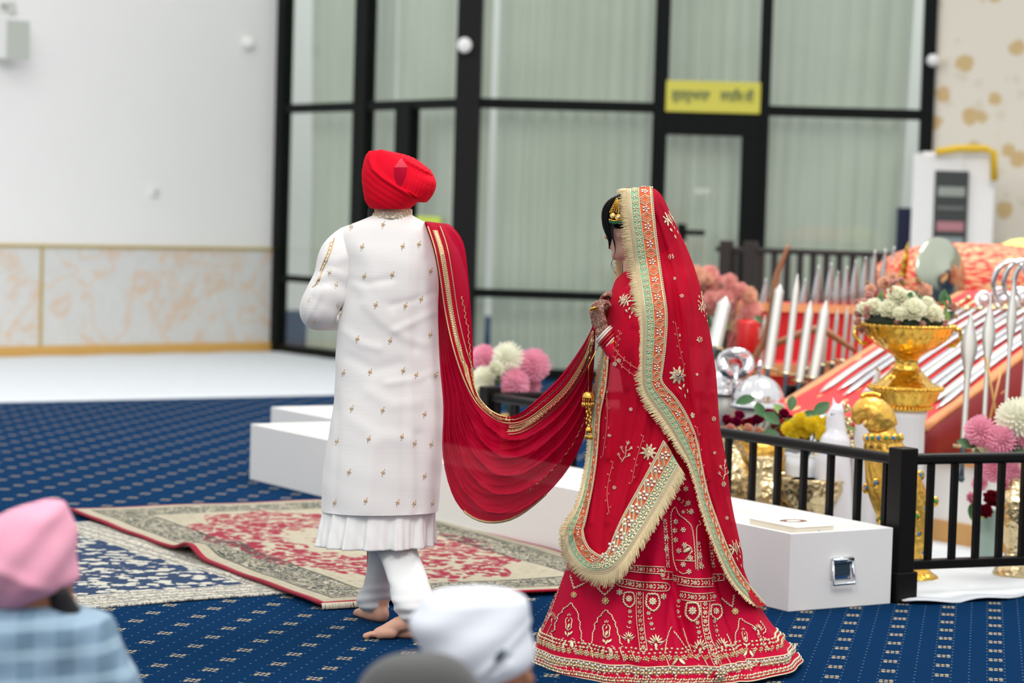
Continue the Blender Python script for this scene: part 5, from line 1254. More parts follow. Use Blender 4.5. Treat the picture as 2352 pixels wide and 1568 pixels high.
tower(CA((485, 790), (465, 1200)), .95); tower(CA((905, 865), (910, 1300)), 1.05)
pendant(*CA((805, 490), (890, 575), (990, 470), (895, 640)), 9.5); pendant(*CA((500, 350), (540, 500), (660, 440), (537, 572)), 8)
c = CA((1150, 1060), (1460, 1110), (290, 830)); lotus(*c[0], .85); lotus(*c[1], 1.05); lotus(*c[2], .75)
vine(CA((1282, 560), (1285, 800), (1305, 1000), (1325, 1215)), 9, 8, 2)
for A in (CA((1240, 540), (1245, 800), (1265, 1000), (1290, 1220)), CA((1325, 540), (1325, 800), (1340, 1000), (1365, 1210))): ln(A, .8)
c = CA((1155, 620), (1425, 650)); shield(*c[0], 1.1); shield(*c[1], 1.25)
for A in (CA((1165, 760), (1170, 850), (1150, 940)), CA((1380, 780), (1405, 880), (1425, 960))): vine(A, 8, 7, 2)
for A in (CA((1190, 235), (1380, 250), (1560, 256)), CA((1150, 302), (1360, 325), (1560, 336)), CA((1030, 380), (1300, 425), (1580, 440), (1580, 525), (1300, 512), (1030, 460), (1030, 380))): ln(A, 1.3)
vine(CA((1180, 268), (1380, 290), (1560, 296)), 7, 7, 3); vine(CA((1045, 420), (1300, 468), (1570, 482)), 7.5, 8, 3)
for q in CA((1050, 540), (1545, 590)): flower(em, sv, *q, 8, 6, .5, .003)
vine(CA((130, 1060), (230, 850), (310, 640), (380, 430), (440, 260)), 7, 7, 2); ln(CA((290, 900), (240, 1000), (200, 1120)), 1)
vine(CA((420, 260), (470, 280)), 5, 7, 1)
# upper middle of the skirt
for A in (CB((110, 790), (80, 700), (66, 560), (60, 400), (90, 346), (122, 400), (172, 440), (215, 510), (238, 780)),): zig(A, .8, 3.5, 1.3)
ln(CB((250, 790), (240, 500), (268, 470), (256, 440)), 1.2)
for q in CB((98, 448), (150, 505), (92, 510), (98, 575), (160, 610), (200, 700), (120, 650), (150, 745), (190, 795), (168, 220), (184, 318), (205, 380), (30, 560), (30, 640), (275, 760), (262, 690)): flower(em, sv, *q, 7, 6, q[0], .003)
for A in (CB((20, 440), (30, 600), (40, 760)), CB((150, 380), (210, 370)), CB((120, 290), (170, 330)), CB((255, 600), (262, 680), (270, 760)), CB((340, 600), (350, 680), (360, 760))): vine(A, 6, 6.5, 3)
for A in (CB((150, 640), (180, 610), (210, 640), (190, 680)), CB((160, 720), (215, 650)), CB((100, 715), (230, 722)), CB((120, 790), (150, 810), (180, 800))): ln(A, 1.4)
petal(em, sv, *CB((175, 645))[0], 22, 10, .5, .003)
for A in (CB((85, 820), (220, 845), (350, 842)), CB((110, 880), (230, 900), (358, 898)), CB((352, 812), (430, 810)), CB((362, 862), (440, 852)), CB((130, 930), (250, 948), (360, 940)), CB((135, 988), (250, 1005), (370, 995)), CB((0, 790), (80, 800)), CB((0, 845), (80, 850))): ln(A, 1.3)
vine(CB((95, 850), (220, 872), (350, 870)), 7, 8, 3); vine(CB((360, 838), (432, 832)), 7, 8, 3); vine(CB((140, 960), (250, 975), (362, 968)), 7, 8, 3); vine(CB((5, 820), (78, 826)), 7, 8, 3)
c = CB((215, 1070), (375, 1072)); shield(*c[0], 1.35); shield(*c[1], 1.1)
for A in (CB((270, 1010), (290, 1200), (345, 1400), (390, 1480)), CB((330, 1010), (330, 1200), (395, 1400), (432, 1480))): ln(A, .9)
vine(CB((300, 1020), (310, 1200), (370, 1400), (410, 1480)), 9, 8, 2)
for A in (CB((250, 1150), (265, 1250)), CB((362, 1140), (385, 1240)), CB((120, 1000), (110, 1060), (118, 1110))): vine(A, 8, 7.5, 2)
c = CB((268, 1318), (415, 1308)); lotus(*c[0], 1.05); lotus(*c[1], 1.05)
ln(CB((275, 1370), (340, 1480)), 1.1); ln(CB((425, 1360), (470, 1420), (500, 1480)), 1.1)
pendant(*CB((412, 980), (490, 1040), (503, 955), (510, 1070)), 8.5)
for A in (CB((505, 1300), (512, 1225), (530, 1190), (540, 1120), (580, 1146), (630, 1172), (650, 1195)), CB((20, 1350), (36, 1250), (72, 1178)), CB((85, 1210), (140, 1290), (190, 1368)), CB((145, 1190), (172, 1262), (202, 1332), (218, 1382), (262, 1412)), CB((450, 1230), (480, 1300), (500, 1360)), CB((680, 1140), (720, 1200), (700, 1230)), CB((700, 1250), (760, 1290))): zig(A, .9, 3.2, 1.4)
tower(CB((565, 1190), (610, 1400)), .75); lotus(*CB((668, 1195))[0], .7); vine(CB((670, 1230), (700, 1290), (740, 1335)), 6, 6, 2)
for A in (CB((5, 1370), (30, 1400), (52, 1470)), CB((252, 1440), (290, 1480))): ln(A, 1.4)
petal(em, sv, *CB((95, 1420))[0], 22, 9, .9, .003); petal(em, sv, *CB((140, 1420))[0], 22, 9, 2.2, .003)
# hem: worked all round on the skirt surface itself
def hem_sf(s, v, h=0.0):
    j = s % 300; i = v * (len(SKR) - 1); i = max(0, min(len(SKR) - 1.001, i)); i0 = int(i); k = i - i0; j0 = int(j) % 300; j1 = (j0 + 1) % 300; kk = j - int(j)
    p = (SKR[i0][j0] * (1 - k) + SKR[i0 + 1][j0] * k) * (1 - kk) + (SKR[i0][j1] * (1 - k) + SKR[i0 + 1][j1] * k) * kk
    cen = Vector((BO.x + .02, BO.y, p.z)); return p + (p - cen).normalized() * h
vrow = lambda z: next(i for i in range(len(SKR)) if SKR[i][75].z < z) / (len(SKR) - 1)
z0 = SKR[-1][75].z
va, vb_, vc, vd_, ve, vf = [vrow(z0 + d) for d in (.112, .100, .078, .064, .038, .013)]
for v, r in ((vd_, .003), (.999, .0028)): em.mi = 0; em.tube([hem_sf(k, v, .003) for k in range(301)], r, 5)
em.mi = 3; em.tube([hem_sf(k, vd_ + .008, .004) for k in range(301)], .0032, 5)
for k in range(300): em.mi = 0; p, a, b, nn = surf_frame(hem_sf, k + .01, va); em.ball(hem_sf(k, va + (.007 if k % 2 else -.007), .003), (.0055, .0045, .0045), 6, 4)
hem_n = lambda s, v: (hem_sf(s, v, .01) - hem_sf(s, v, 0)).normalized()
def hpet(s, v, ds, dv, l_, w_, an, th=.003):
    p = hem_sf(s, v, .002); a = (hem_sf(s + .3, v) - p).normalized(); nn = hem_n(s, v); b = nn.cross(a).normalized(); a = b.cross(nn); x = a * cos(an) + b * sin(an); R = Matrix((x, nn.cross(x), nn)).transposed(); em.ball(p + a * ds + b * dv, (l_ / 2, w_ / 2, th), 7, 4, R)
s = 0; i = 0
while s < 300:
    if not (205 < s < 245):
        em.mi = 0 if i % 2 else 2; 
        for q in range(7): an = 2 * pi * q / 7; hpet(s, vb_ + (vc - vb_) * .7, cos(an) * .0085, sin(an) * .0085, .010, .007, an)
        em.mi = 0; hpet(s, vb_ + (vc - vb_) * .7, 0, 0, .009, .009, 0, .004)
        for q in range(8): an = 2 * pi * q / 8; em.mi = 0 if q % 2 else 1; hpet(s + 1, ve, cos(an) * .013, sin(an) * .013, .015, .009, an)
        em.mi = 2; hpet(s + 1, ve, 0, 0, .014, .014, 0, .005)
        for q in range(5): em.mi = (q + i) % 3; hpet(s - .8 + q * .55, vd_ + (ve - vd_) * .45, 0, 0, .012, .007, q * 1.7)
        for q in range(6): em.mi = q % 3; hpet(s - .6 + q * .5, vf - .01 * (q % 2), 0, 0, .014, .007, q * 1.3)
        em.mi = 0; hpet(s - .9, ve, 0, 0, .020, .006, 1.57); hpet(s - .7, ve, .004, 0, .016, .006, .9)
    s += 2.75; i += 1
join(skirt, at(em, BO), [M['zari_pale'], M['sequin'], M['zari'], mat('grey_braid', (150, 140, 146), .5)])
# gold lining showing under the right side of the hem
gl = MB(); gl.grid([[hem_sf(s, .985, -.015 - .01 * k) + ZZ * (-.006 * k) for s in [250 + 60 * q / 50 for q in range(51)]] for k in range(3)]); at(gl, BO).build('skirt_lining', mat('gold_lining', (200, 170, 96), .4, .4), bride)
# bangles on the near wrist
fdir = (Sb(1455, 830, -.16) - wr).normalized(); M['ivory'] = mat('ivory_bangle', (236, 226, 214), .35); M['bangle_red'] = mat('lacquer_red_bangle', (178, 10, 30), .25)
for d, m_, r, rt in ((.004, 'ivory', .036, .0035), (.012, 'ivory', .0365, .0035), (.022, 'bangle_red', .0375, .005), (.033, 'bangle_red', .038, .005), (.043, 'ivory', .0385, .003), (.050, 'gold', .039, .003)):
    mb = MB(); ringt(mb, wr + fdir * d, fdir, r, rt, 40, 8); at(mb, BO).build('bangle', M[m_], bride)
mb = MB(); c = wr + Vector((-.035, -.012, .085)); ringt(mb, c, (-.4, .2, .9), .013, .004); at(mb, BO).build('finger_ring', M['gold'], bride)
# kalira: gold bells hanging from the wrist
kl = MB(); x0, Yk = 1350, by - .16
kl.tube([wr + fdir * .03 + Vector((-.03, -.01, -.01)), W(1352, 840, Yk), W(1351, 897, Yk)], .0015, 5)
def bell(px, py, r, drop, n=14):
    c = W(px, py, Yk); kl.lathe([(.002, .012), (r * .5, .010), (r * .9, .002), (r, -.010), (r * .96, -.013)], c, 18)
    for k in range(n):
        a = 2 * pi * k / n; p = c + Vector((cos(a) * r * .9, sin(a) * r * .9, -.012)); kl.tube([p, p - ZZ * drop * .6], .0008, 4); kl.ball(p - ZZ * (drop * .6 + .006), (.0035, .002, .0085), 6, 5)
bell(1351, 906, .021, .028); 
for k in range(16): kl.ball(W(1352 + 5 * sin(k * 2.3), 930 + k * 3.2, Yk + .008 * cos(k * 1.9)), (.0035, .003, .007), 6, 5)
kl.tube([W(1351, 906, Yk), W(1353, 985, Yk)], .0012, 5); bell(1353, 985, .013, .018, 10)
at(kl, BO).build('hanging_bells', M['gold'], bride)
# ------------------------------------------------------------------ the altar behind the railing
def cloth_gold(name, a, b, gold, sc, thr, border=0.0, bcol=(226, 158, 104)):
    t = NT(name); uv = t.coord('UV'); n = t.noise(uv, 40, 3); vo = t.vor(uv, sc); c = t.mix(n, lin(*a), lin(*b))
    c = t.mix(t.M('LESS_THAN', t.M('ADD', vo, t.M('MULTIPLY', n, .25)), thr), c, lin(*gold))
    if border:
        u, v, _ = t.xyz(uv); e = t.M('MINIMUM', u, t.M('SUBTRACT', 1, u)); c = t.mix(t.M('LESS_THAN', e, border), c, t.mix(n, lin(bcol[0] - 30, bcol[1] - 30, bcol[2] - 30), lin(*bcol)))
    t.set(col=c, rough=.65, sheen=.1); return t.m
M['altar_red'] = cloth_gold('red_altar_cloth', (214, 22, 30), (236, 44, 46), (232, 168, 110), 13, .33, .055)
M['drape'] = cloth_gold('shadowed_red_drape', (112, 0, 8), (138, 3, 12), (190, 140, 80), 5, .20)  # red cloth with the shadow on it darkened into the colour
M['step_red'] = cloth_gold('red_step_cloth', (176, 8, 14), (214, 20, 26), (206, 110, 60), 9, .24)
M['bundle'] = cloth_gold('red_gold_brocade', (206, 44, 40), (222, 70, 58), (226, 180, 132), 24, .62)
# platform
p1 = gp(2150, 1242); pdv = Vector((-.58, .815, 0)); pdu = Vector((.815, .58, 0)); pz = .40
e = empty('altar_platform', p1, label='white altar platform with a pale wood plinth, seen through the railing at the right', cat='platform')
c = pdv * .35 + pdu * 1.2
mb = MB(); mb.box(c + ZZ * (pz / 2 + .04), (2.4, 3.2, pz - .08), (pdu, pdv, ZZ)); mb.build('body', M['box_white'], e, smooth=False, bevel=.005)
mb = MB(); mb.box(c + ZZ * .055 - pdu * .01, (2.42, 3.24, .11), (pdu, pdv, ZZ)); mb.build('plinth', M['wood'], e, smooth=False, bevel=.005)
mb = MB(); mb.box(c + ZZ * (pz + .012) - pdu * .012, (2.44, 3.24, .03), (pdu, pdv, ZZ)); mb.build('cloth_top', M['orange_trim'], e, smooth=False, bevel=.008)
# slanting display board with swords
BLc, BRc, TRc, TLc = W(1730, 965, 12.9), W(2130, 987, 12.1), W(2560, 664, 13.2), W(2200, 672, 14.1)
def ramp(u, v, h=0.0):
    a = BLc.lerp(BRc, u); b = TLc.lerp(TRc, u); p = a.lerp(b, v); n = (BRc - BLc).cross(TLc - BLc).normalized(); n = n if n.z > 0 else -n; return p + n * h
RO = ramp(.5, 0); e = empty('display_board', RO, label='slanting board under red cloth with gold border, carrying a fan of steel swords', cat='stand')
mb = MB(); mb.grid([[ramp(j / 30, i / 20, .004 * sin(j * .9) * sin(i * .8)) for j in range(31)] for i in range(21)]); at(mb, RO).build('cloth', M['altar_red'], e, solid=.02)
mb = MB(); mb.grid([[ramp(1, i / 20, -.01) for i in range(21)], [ramp(1, i / 20) * 1.0 - ZZ * (ramp(1, i / 20).z - .43) + Vector((.012 * sin(i * 1.9), 0, 0)) for i in range(21)]]); at(mb, RO).build('side_drape', M['drape'], e, solid=.006)
mb = MB(); mb.grid([[ramp(i / 20, 0, -.01) for i in range(21)], [ramp(i / 20, 0) - ZZ * (ramp(i / 20, 0).z - .40) for i in range(21)]]); at(mb, RO).build('front_drape', M['drape'], e, solid=.006)
mb = MB(); mb.box(ramp(.5, .75) - ZZ * .5, (.5, .5, .60), (pdu, pdv, ZZ)); at(mb, RO).build('trestle', M['blackwood'], e, smooth=False)
def blade(name, a, b, w0, w1, label, cat='sword', group=None, nrm=None, m='silver', curve=0, hilt=True, tip=.18, th=.006, leaf=False):
    a = Vector(a); b = Vector(b); d = (b - a); L_ = d.length; d.normalize(); nrm = Vector(nrm) if nrm else Vector((0, -1, .1)); nrm = (nrm - d * nrm.dot(d)).normalized(); s_ = d.cross(nrm)
    e = empty(name, a, label=label, cat=cat, group=group); mb = MB(); rows = []
    for i in range(25):
        t = i / 24; w_ = w0 + (w1 - w0) * t
        if leaf: w_ = w0 * (.35 + .65 * math.exp(-((t - .72) / .13) ** 2)) 
        if t > 1 - tip: w_ *= max(.03, (1 - (t - 1 + tip) / tip)) ** .8
        c = d * (L_ * t) + s_ * (curve * L_ * (4 * t * (1 - t) - 0)); k = th * max(.2, w_ / max(w0, w1))
        rows.append([c + s_ * w_, c + nrm * k + s_ * w_ * .3, c + nrm * k - s_ * w_ * .3, c - s_ * w_, c - nrm * k - s_ * w_ * .3, c - nrm * k + s_ * w_ * .3])
    bb = mb.grid(rows, cv=True); mb.fc(*[bb + i for i in range(6)][::-1]); mb.fc(*[bb + 24 * 6 + i for i in range(6)]); mb.build('blade', M[m], e)
    if hilt:
        mb = MB(); mb.tube([-d * .14, -d * .10, -d * .02, d * .01], [.014, .011, .012, .014], 10); mb.ball(-d * .15, .017, 10, 8); g_ = mb.build('grip', M['dark_recess'] if hilt == 2 else M['brass'], e)
        mb = MB(); mb.tube([-s_ * .05 + d * .01, s_ * .05 + d * .01], .008, 8); mb.build('guard', M['brass'], g_)
    return e
rn = ramp(0, 0, 1) - ramp(0, 0)
ords = ['first', 'second', 'third', 'fourth', 'fifth', 'sixth', 'seventh', 'eighth', 'ninth', 'tenth', 'eleventh', 'twelfth']
us = [.17, .25, .33, .415, .50, .575, .65, .725, .80, .87, .935]
for k, u in enumerate(us):
    v0 = .20 - .10 * u + (.03 if k % 2 else 0); blade('sword', ramp(u + .005, .84, .022), ramp(u, v0, .022), .030, .034, 'steel sword lying on the red display board, %s counted from its left border' % ords[k], group='swords on the slanting board', nrm=rn, m='silver' if k % 3 else 'silver_dull', curve=.02 if k % 2 else .035, tip=.10, hilt=True)
# heap of small steel pieces along the top of the board
R_ = random.Random(12)
for k in range(9):
    mb = MB(); c = ramp(.36 + .062 * k, .86 + .03 * (k % 2), .05); ringt(mb, c, (R_.uniform(-.5, .5), -1, R_.uniform(-.3, .6)), .045, .012, 24, 8); mb.ball(c, .03, 12, 8)
    o = mb.build('steel_ornament', M['silver']); tag(o, 'small round steel ornament lying along the top of the sword board, %s from the left' % ords[k], 'ornament', 'steel ornaments along the board top')
# covered bundle behind
c = W(2235, 662, 14.9); e = empty('covered_bundle', c, label='large rounded bundle wrapped in red and gold brocade at the top of the altar', cat='bundle')
mb = MB()
rows = []
for i in range(25):
    t = pi * i / 24; row = []
    for j in range(64):
        a = 2 * pi * j / 64; d = Vector((sin(t) * cos(a), sin(t) * sin(a), -cos(t))); q = Vector((math.copysign(abs(d.x) ** .7, d.x) * .62, math.copysign(abs(d.y) ** .8, d.y) * .36, math.copysign(abs(d.z) ** .8, d.z) * .27)); q *= 1 + .03 * sin(5 * a + 3 * d.z) ; row.append(q + Vector((.0, 0, 0)))
    rows.append(row)
mb.grid(rows, cv=True, uv=[[(j / 16, i / 8) for j in range(64)] for i in range(25)]); mb.build('wrapped_cloth', M['bundle'], e)
mb = MB(); mb.box((0, 0, -.62 + .0), (1.1, .6, .78)); mb.build('base_stool', M['drape'], e, smooth=False, bevel=.02)
mb = MB(); c = W(2345, 572, 15.5); mb.ball(c - ZZ * .25, (.26, .2, .32), 20, 12); tag(mb.build('yellow_bundle', mat('lemon_cloth', (236, 230, 130), .7)), 'lemon yellow cloth bundle peeping over the brocade bundle at the right edge', 'bundle')
# round shield
c = W(2166, 626, 14.35); mb = MB(); Rs = Matrix.Rotation(rad(38), 3, 'Z') @ Matrix.Rotation(rad(82), 3, 'X'); mb.lathe([(k_ * 1.08, z_) for k_, z_ in ((.0, .05), (.04, .045), (.05, .03), (.11, .022), (.17, .0), (.195, -.012), (.2, -.02), (.195, -.024), (.1, 0), (0, .02))], c, 48, R=Rs); mb.tube([c + Vector((0, .03, -.15)), c + Vector((.02, .05, pz - c.z + .0))], .012, 8)
tag(mb.build('round_shield', mat('tarnished_steel', (190, 196, 178), .18, 1)), 'round polished steel shield leaning on the brocade bundle behind the gold urn', 'shield')
# stepped red stand with upright blades
c = W(1850, 700, 14.6); c.z = 0; zt1 = W(1850, 702, 14.6).z; zt2 = W(1790, 838, 14.1).z
e = empty('stepped_stand', c, label='stepped stand under red cloth behind the tall upright blades', cat='stand')
mb = MB(); mb.box(Vector((.06, .3, zt1 / 2 + .17)), (.95, .6, zt1 - .34)); mb.build('upper_step', M['step_red'], e, smooth=False, bevel=.01)
mb = MB(); mb.box(Vector((-.02, -.22, zt2 / 2 + .17)), (.90, .5, zt2 - .34)); mb.build('lower_step', M['step_red'], e, smooth=False, bevel=.01)
mb = MB(); mb.box(Vector((.06, -.012, zt1 - .015)), (.96, .02, .05)); mb.build('gold_edging', M['orange_trim'], e, smooth=False)
mb = MB(); mb.box(Vector((-.02, -.482, zt2 - .03)), (.91, .02, .07)); mb.build('gold_edging', M['orange_trim'], e, smooth=False)
for k, (xt, yt, xb, yb, w_, lf, lab) in enumerate(((1792, 652, 1764, 850, .029, 0, 'broad white steel blade standing upright, just right of the wooden bow'), (1832, 628, 1806, 862, .021, 0, 'slim steel blade standing upright, second from the wooden bow'),
        (1862, 690, 1836, 880, .026, 0, 'tall steel blade with a flat face, third from the wooden bow'), (1898, 690, 1868, 872, .030, 1, 'dull leaf shaped steel blade, fourth from the wooden bow'), (1668, 680, 1640, 800, .040, 0, 'broad pale blade in front of the pink blossoms beside the veil'))):
    Y = 13.35 if k < 4 else 12.9; blade('sword', W(xb, yb, Y), W(xt, yt, Y + .15), w_, w_ * .95, lab, m='silver_dull', hilt=2, tip=.08 if k == 0 else .16, leaf=False)
sp_x = [(1755, 715, 640), (1846, 700, 640), (1876, 700, 610), (1905, 700, 604), (1922, 700, 622), (1942, 698, 612), (1962, 698, 598), (1985, 692, 590), (2006, 690, 575), (2030, 684, 572), (2050, 672, 566)]
ords += ['thirteenth', 'fourteenth']
for k, (x, y0, y1) in enumerate(sp_x):
    blade('spear', W(x - 6, y0 + 40, 14.75), W(x + 4, y1, 14.75), .024, .036, 'pointed steel spear rising behind the red stepped stand, %s from the left' % ords[k], 'spear', 'spear heads behind the stepped stand', m='silver', hilt=False, tip=.55)
blade('spear', W(2072, 640, 14.6), W(2086, 556, 14.6), .020, .028, 'gilded spear head showing left of the brocade bundle', 'spear', m='gold', hilt=False, tip=.6)
for k, (x, y) in enumerate(((1745, 762), (1935, 742), (1952, 745), (1972, 748), (1890, 752), (1912, 748), (1850, 760), (1722, 770))):
    blade('short_blade', W(x, y + 90, 14.0), W(x + 12, y - 40, 14.0), .012, .014, 'thin short blade propped against the red steps, ' + ('just right of the lantern', 'fourth from the left', 'fifth from the left', 'rightmost', 'second from the left among the close row', 'third from the left', 'behind the third tall blade', 'touching the lantern')[k], 'knife', 'short blades against the steps', m='silver_dull', hilt=2)
M['bow'] = mat('brown_bow_wood', (150, 100, 66), .45, nz=.25, nscale=12)
mb = MB(); Q = resample([(1812, 562), (1796, 600), (1782, 640), (1776, 690), (1768, 740), (1752, 790), (1728, 830), (1712, 872)], 30); mb.tube([W(x, y, 13.5 + .002 * i) for i, (x, y) in enumerate(Q)], [.010 + .012 * sin(pi * i / 29) for i in range(30)], 8)
mb.tube([W(1812, 562, 13.5), W(1762, 700, 13.52), W(1712, 872, 13.56)], .002, 5); tag(mb.build('wooden_bow', M['bow']), 'tall brown wooden bow standing left of the upright blades', 'bow')
mb = MB(); Q = resample([(1738, 800), (1790, 786), (1840, 766), (1885, 756), (1930, 782), (1965, 806)], 24); mb.tube([W(x, y, 13.75) for x, y in Q], [.012 + .012 * sin(pi * i / 23) for i in range(24)], 8); tag(mb.build('wooden_bow', M['bow']), 'short curved wooden bow lying across the red steps behind the blades', 'bow')
# tall spears and crescents at the right edge
for k, (xt, yt, xb, yb, w_, lab) in enumerate(((2231, 708, 2212, 1030, .042, 'broad leaf shaped spear standing in front of the sword board, above the pink chrysanthemums'), (2276, 678, 2258, 1010, .034, 'steel spear with flared head, left of the steel crescents'), (2330, 628, 2306, 1000, .026, 'slim steel spear crossing the steel crescents'), (2372, 660, 2342, 1010, .040, 'steel spear cut by the right edge of the photo'))):
    blade('spear', W(xb, yb, 11.7), W(xt, yt, 11.9), w_, w_, lab, 'spear', m='silver_dull', hilt=2, tip=.13, leaf=True)
for k, lab in enumerate(('polished steel crescent ring, leftmost of three above the sword board', 'polished steel crescent ring, middle one of three above the sword board', 'polished steel crescent ring, rightmost of three above the sword board')):
    mb = MB(); cx_, cy_ = 2322 + 24 * k, 652 - 2 * k; pts = []; rs = []
    for i in range(33):
        a = rad(-60 + 300 * i / 32) + pi * .0; a = rad(240 - 300 * i / 32); t = i / 32; pts.append(W(cx_ + 40 * cos(a), cy_ - 50 * sin(a), 12.6)); rs.append(.004 + .013 * sin(pi * t) ** .6)
    mb.tube(pts, rs, 10); tag(mb.build('steel_crescent', M['silver']), lab, 'crescent')
for k, (a, b) in enumerate((((2265, 820), (2292, 975)), ((2300, 850), (2268, 985)))):
    mb = MB(); mb.tube([W(*a, 11.8), W(*b, 11.75)], .006, 8); tag(mb.build('arrow_shaft', M['wood']), ('thin wooden arrow shaft leaning right, crossing another between the tall spears', 'thin wooden arrow shaft leaning left, crossing another between the tall spears')[k], 'arrow', 'crossed arrow shafts')
# steel domes and tray
def ribbed(c, r, h, label, n=14):
    e = empty('steel_helmet', c, label=label, cat='helmet'); mb = MB(); prof = [(r * 1.12, -.0), (r * 1.14, .012), (r * 1.0, .02)] + [(r * cos(a), .02 + h * sin(a)) for a in [pi / 2 * i / 12 for i in range(1, 12)]] + [(.01, h + .03)]
    mb.lathe(prof, (0, 0, 0), 84, mod=lambda a, t: 1 + .03 * abs(sin(n * a / 2)) * (1 if t > .2 else 0)); mb.build('bowl', M['silver'], e)
    mb = MB(); mb.lathe([(.004, .0), (.018, .01), (.012, .03), (.02, .045), (.002, .08)], (0, 0, h + .02), 14); mb.build('finial', M['silver'], e)
    mb = MB(); mb.lathe([(r * .6, -c.z + pz + .05), (r * .5, -.1), (r * .9, -.01)], (0, 0, 0), 24); mb.build('stand', M['silver_dull'], e); return e
ribbed(W(1742, 935, 12.75), .135, .15, 'ribbed steel helmet behind the magenta roses, left of the sword board'); ribbed(W(1668, 905, 13.2), .10, .13, 'smaller steel helmet half hidden behind the edge of the veil')
mb = MB()
for k in range(22): a = 2 * pi * k / 22; mb.ball(W(1690, 835, 13.0) + Vector((.07 * cos(a), .03 * sin(a * 3), .06 * sin(a))), (.035, .02, .03), 10, 6)
mb.tube([W(1690, 835, 13.0), W(1690, 930, 13.0)], .02, 8); tag(mb.build('steel_rosette', M['silver']), 'crumpled steel rosette above the helmets beside the veil', 'ornament')
mb = MB(); mb.lathe([(0, .0), (.11, .0), (.13, .02), (.14, .022), (.13, .026), (.11, .01), (0, .008)], W(1882, 975, 12.0), 40, R=Matrix.Rotation(rad(12), 3, 'X')); mb.lathe([(.05, -.55), (.02, -.2), (.06, 0)], W(1882, 976, 12.0), 20); tag(mb.build('steel_tray', M['silver']), 'shallow steel tray on a stem, behind the yellow chrysanthemums', 'tray')

# ---- flowers
def petal_mat(name, col, rough=.7, nz=.1, nscale=12):
    t = NT(name); c = lin(*col); n = t.noise(t.coord('Object'), nscale, 3); cc = t.mix(n, tuple(x * (1 - nz) for x in c), tuple(min(1, x * (1 + nz)) for x in c)); t.set(col=cc, rough=rough, spec=.2)
    tr = t.node('ShaderNodeBsdfTranslucent'); t.put(tr.inputs[0], cc); mx = t.node('ShaderNodeMixShader'); mx.inputs[0].default_value = .4; t.lk(t.b.outputs[0], mx.inputs[1]); t.lk(tr.outputs[0], mx.inputs[2]); t.lk(mx.outputs[0], t.n['Material Output'].inputs[0]); return t.m
def pompon(name, m, r, n=170, ln=.5, seed=1, flat=1.0, wd=.085):
    R_ = random.Random(seed); mb = MB(); mb.ball((0, 0, 0), r * .62, 12, 8)
    for k in range(n):
        z = 1 - 2 * (k + .5) / n; a = k * 2.39996; d = Vector((math.sqrt(1 - z * z) * cos(a), math.sqrt(1 - z * z) * sin(a), z)); s_ = r * R_.uniform(.88, 1.04)
        side = d.cross(Vector((0, 0, 1))); side = side.normalized() if side.length > .01 else Vector((1, 0, 0)); up = side.cross(d)
        base = d * (r * .45); tip = d * s_ + up * R_.uniform(-.04, .10) * r; w_ = r * wd
        i0 = [mb.vt(base + side * w_ * .6), mb.vt(base - side * w_ * .6), mb.vt((base + tip) / 2 - side * w_ + up * w_ * .4), mb.vt((base + tip) / 2 + side * w_ + up * w_ * .4), mb.vt(tip + side * w_ * .5), mb.vt(tip - side * w_ * .5)]
        mb.fc(i0[0], i0[1], i0[2], i0[3]); mb.fc(i0[3], i0[2], i0[5], i0[4])
    return mb
M['pinkf'] = petal_mat('pink_petals', (236, 166, 188), .7, nz=.2, nscale=12); M['whitef'] = petal_mat('cream_white_petals', (240, 240, 222), .7, nz=.05, nscale=12); M['yellowf'] = petal_mat('yellow_petals', (232, 206, 40), .7, nz=.12)
M['magenta'] = petal_mat('magenta_petals', (142, 10, 66), .6, nz=.25); M['dred'] = petal_mat('dark_red_petals', (120, 6, 34), .6, nz=.25); M['salmon'] = petal_mat('salmon_petals', (232, 170, 162), .7, nz=.2); M['peach'] = petal_mat('peach_petals', (232, 186, 160), .7, nz=.2); M['blush'] = petal_mat('blush_petals', (236, 196, 186), .7, nz=.1); M['beigef'] = petal_mat('beige_petals', (206, 180, 132), .7, nz=.2); M['ivoryf'] = petal_mat('ivory_petals', (252, 250, 232), .65, nz=.05)
def peony(r, seed=1):
    R_ = random.Random(seed); mb = MB()
    for lay, (rad_, tilt, n) in enumerate(((.25, 1.25, 4), (.5, 1.0, 6), (.8, .6, 7), (1.0, .25, 8))):
        for k in range(n):
            a = 2 * pi * k / n + lay * .5 + R_.uniform(-.15, .15); ti = tilt + R_.uniform(-.1, .1); out = Vector((cos(a), sin(a), 0)); side = Vector((-sin(a), cos(a), 0)); rows = []
            for i in range(5):
                t = i / 4; ang = ti + t * .7; c = out * (r * rad_ * .25 + r * .62 * t * cos(ti)) + Vector((0, 0, r * .62 * t * sin(ti) + r * .12 * t * t)); w_ = r * .42 * sin(pi * (.18 + .72 * t))
                rows.append([c + side * (w_ * s) + out * (-abs(s) ** 2 * r * .12) + Vector((0, 0, abs(s) ** 2 * r * .10 + .02 * r * sin(7 * s + k))) for s in (-1, -.5, 0, .5, 1)])
            mb.grid(rows)
    return mb
def leafmb(L_, w_):
    mb = MB(); rows = []
    for i in range(8):
        t = i / 7; ww = w_ * sin(pi * min(.98, t * .95 + .03)) ** .8; rows.append([Vector((L_ * t, ww * s, .15 * L_ * t * (1 - t) + .25 * ww * abs(s))) for s in (-1, -.5, 0, .5, 1)])
    mb.grid(rows); return mb
def orient(o, loc, d=(0, -.6, .8), s=1.0, spin=0):
    q = Vector(d).to_track_quat('Z', 'Y').to_matrix().to_4x4(); o.matrix_basis = Matrix.Translation(loc) @ q @ Matrix.Rotation(spin, 4, 'Z') @ Matrix.Scale(s, 4)
PROTO = {}
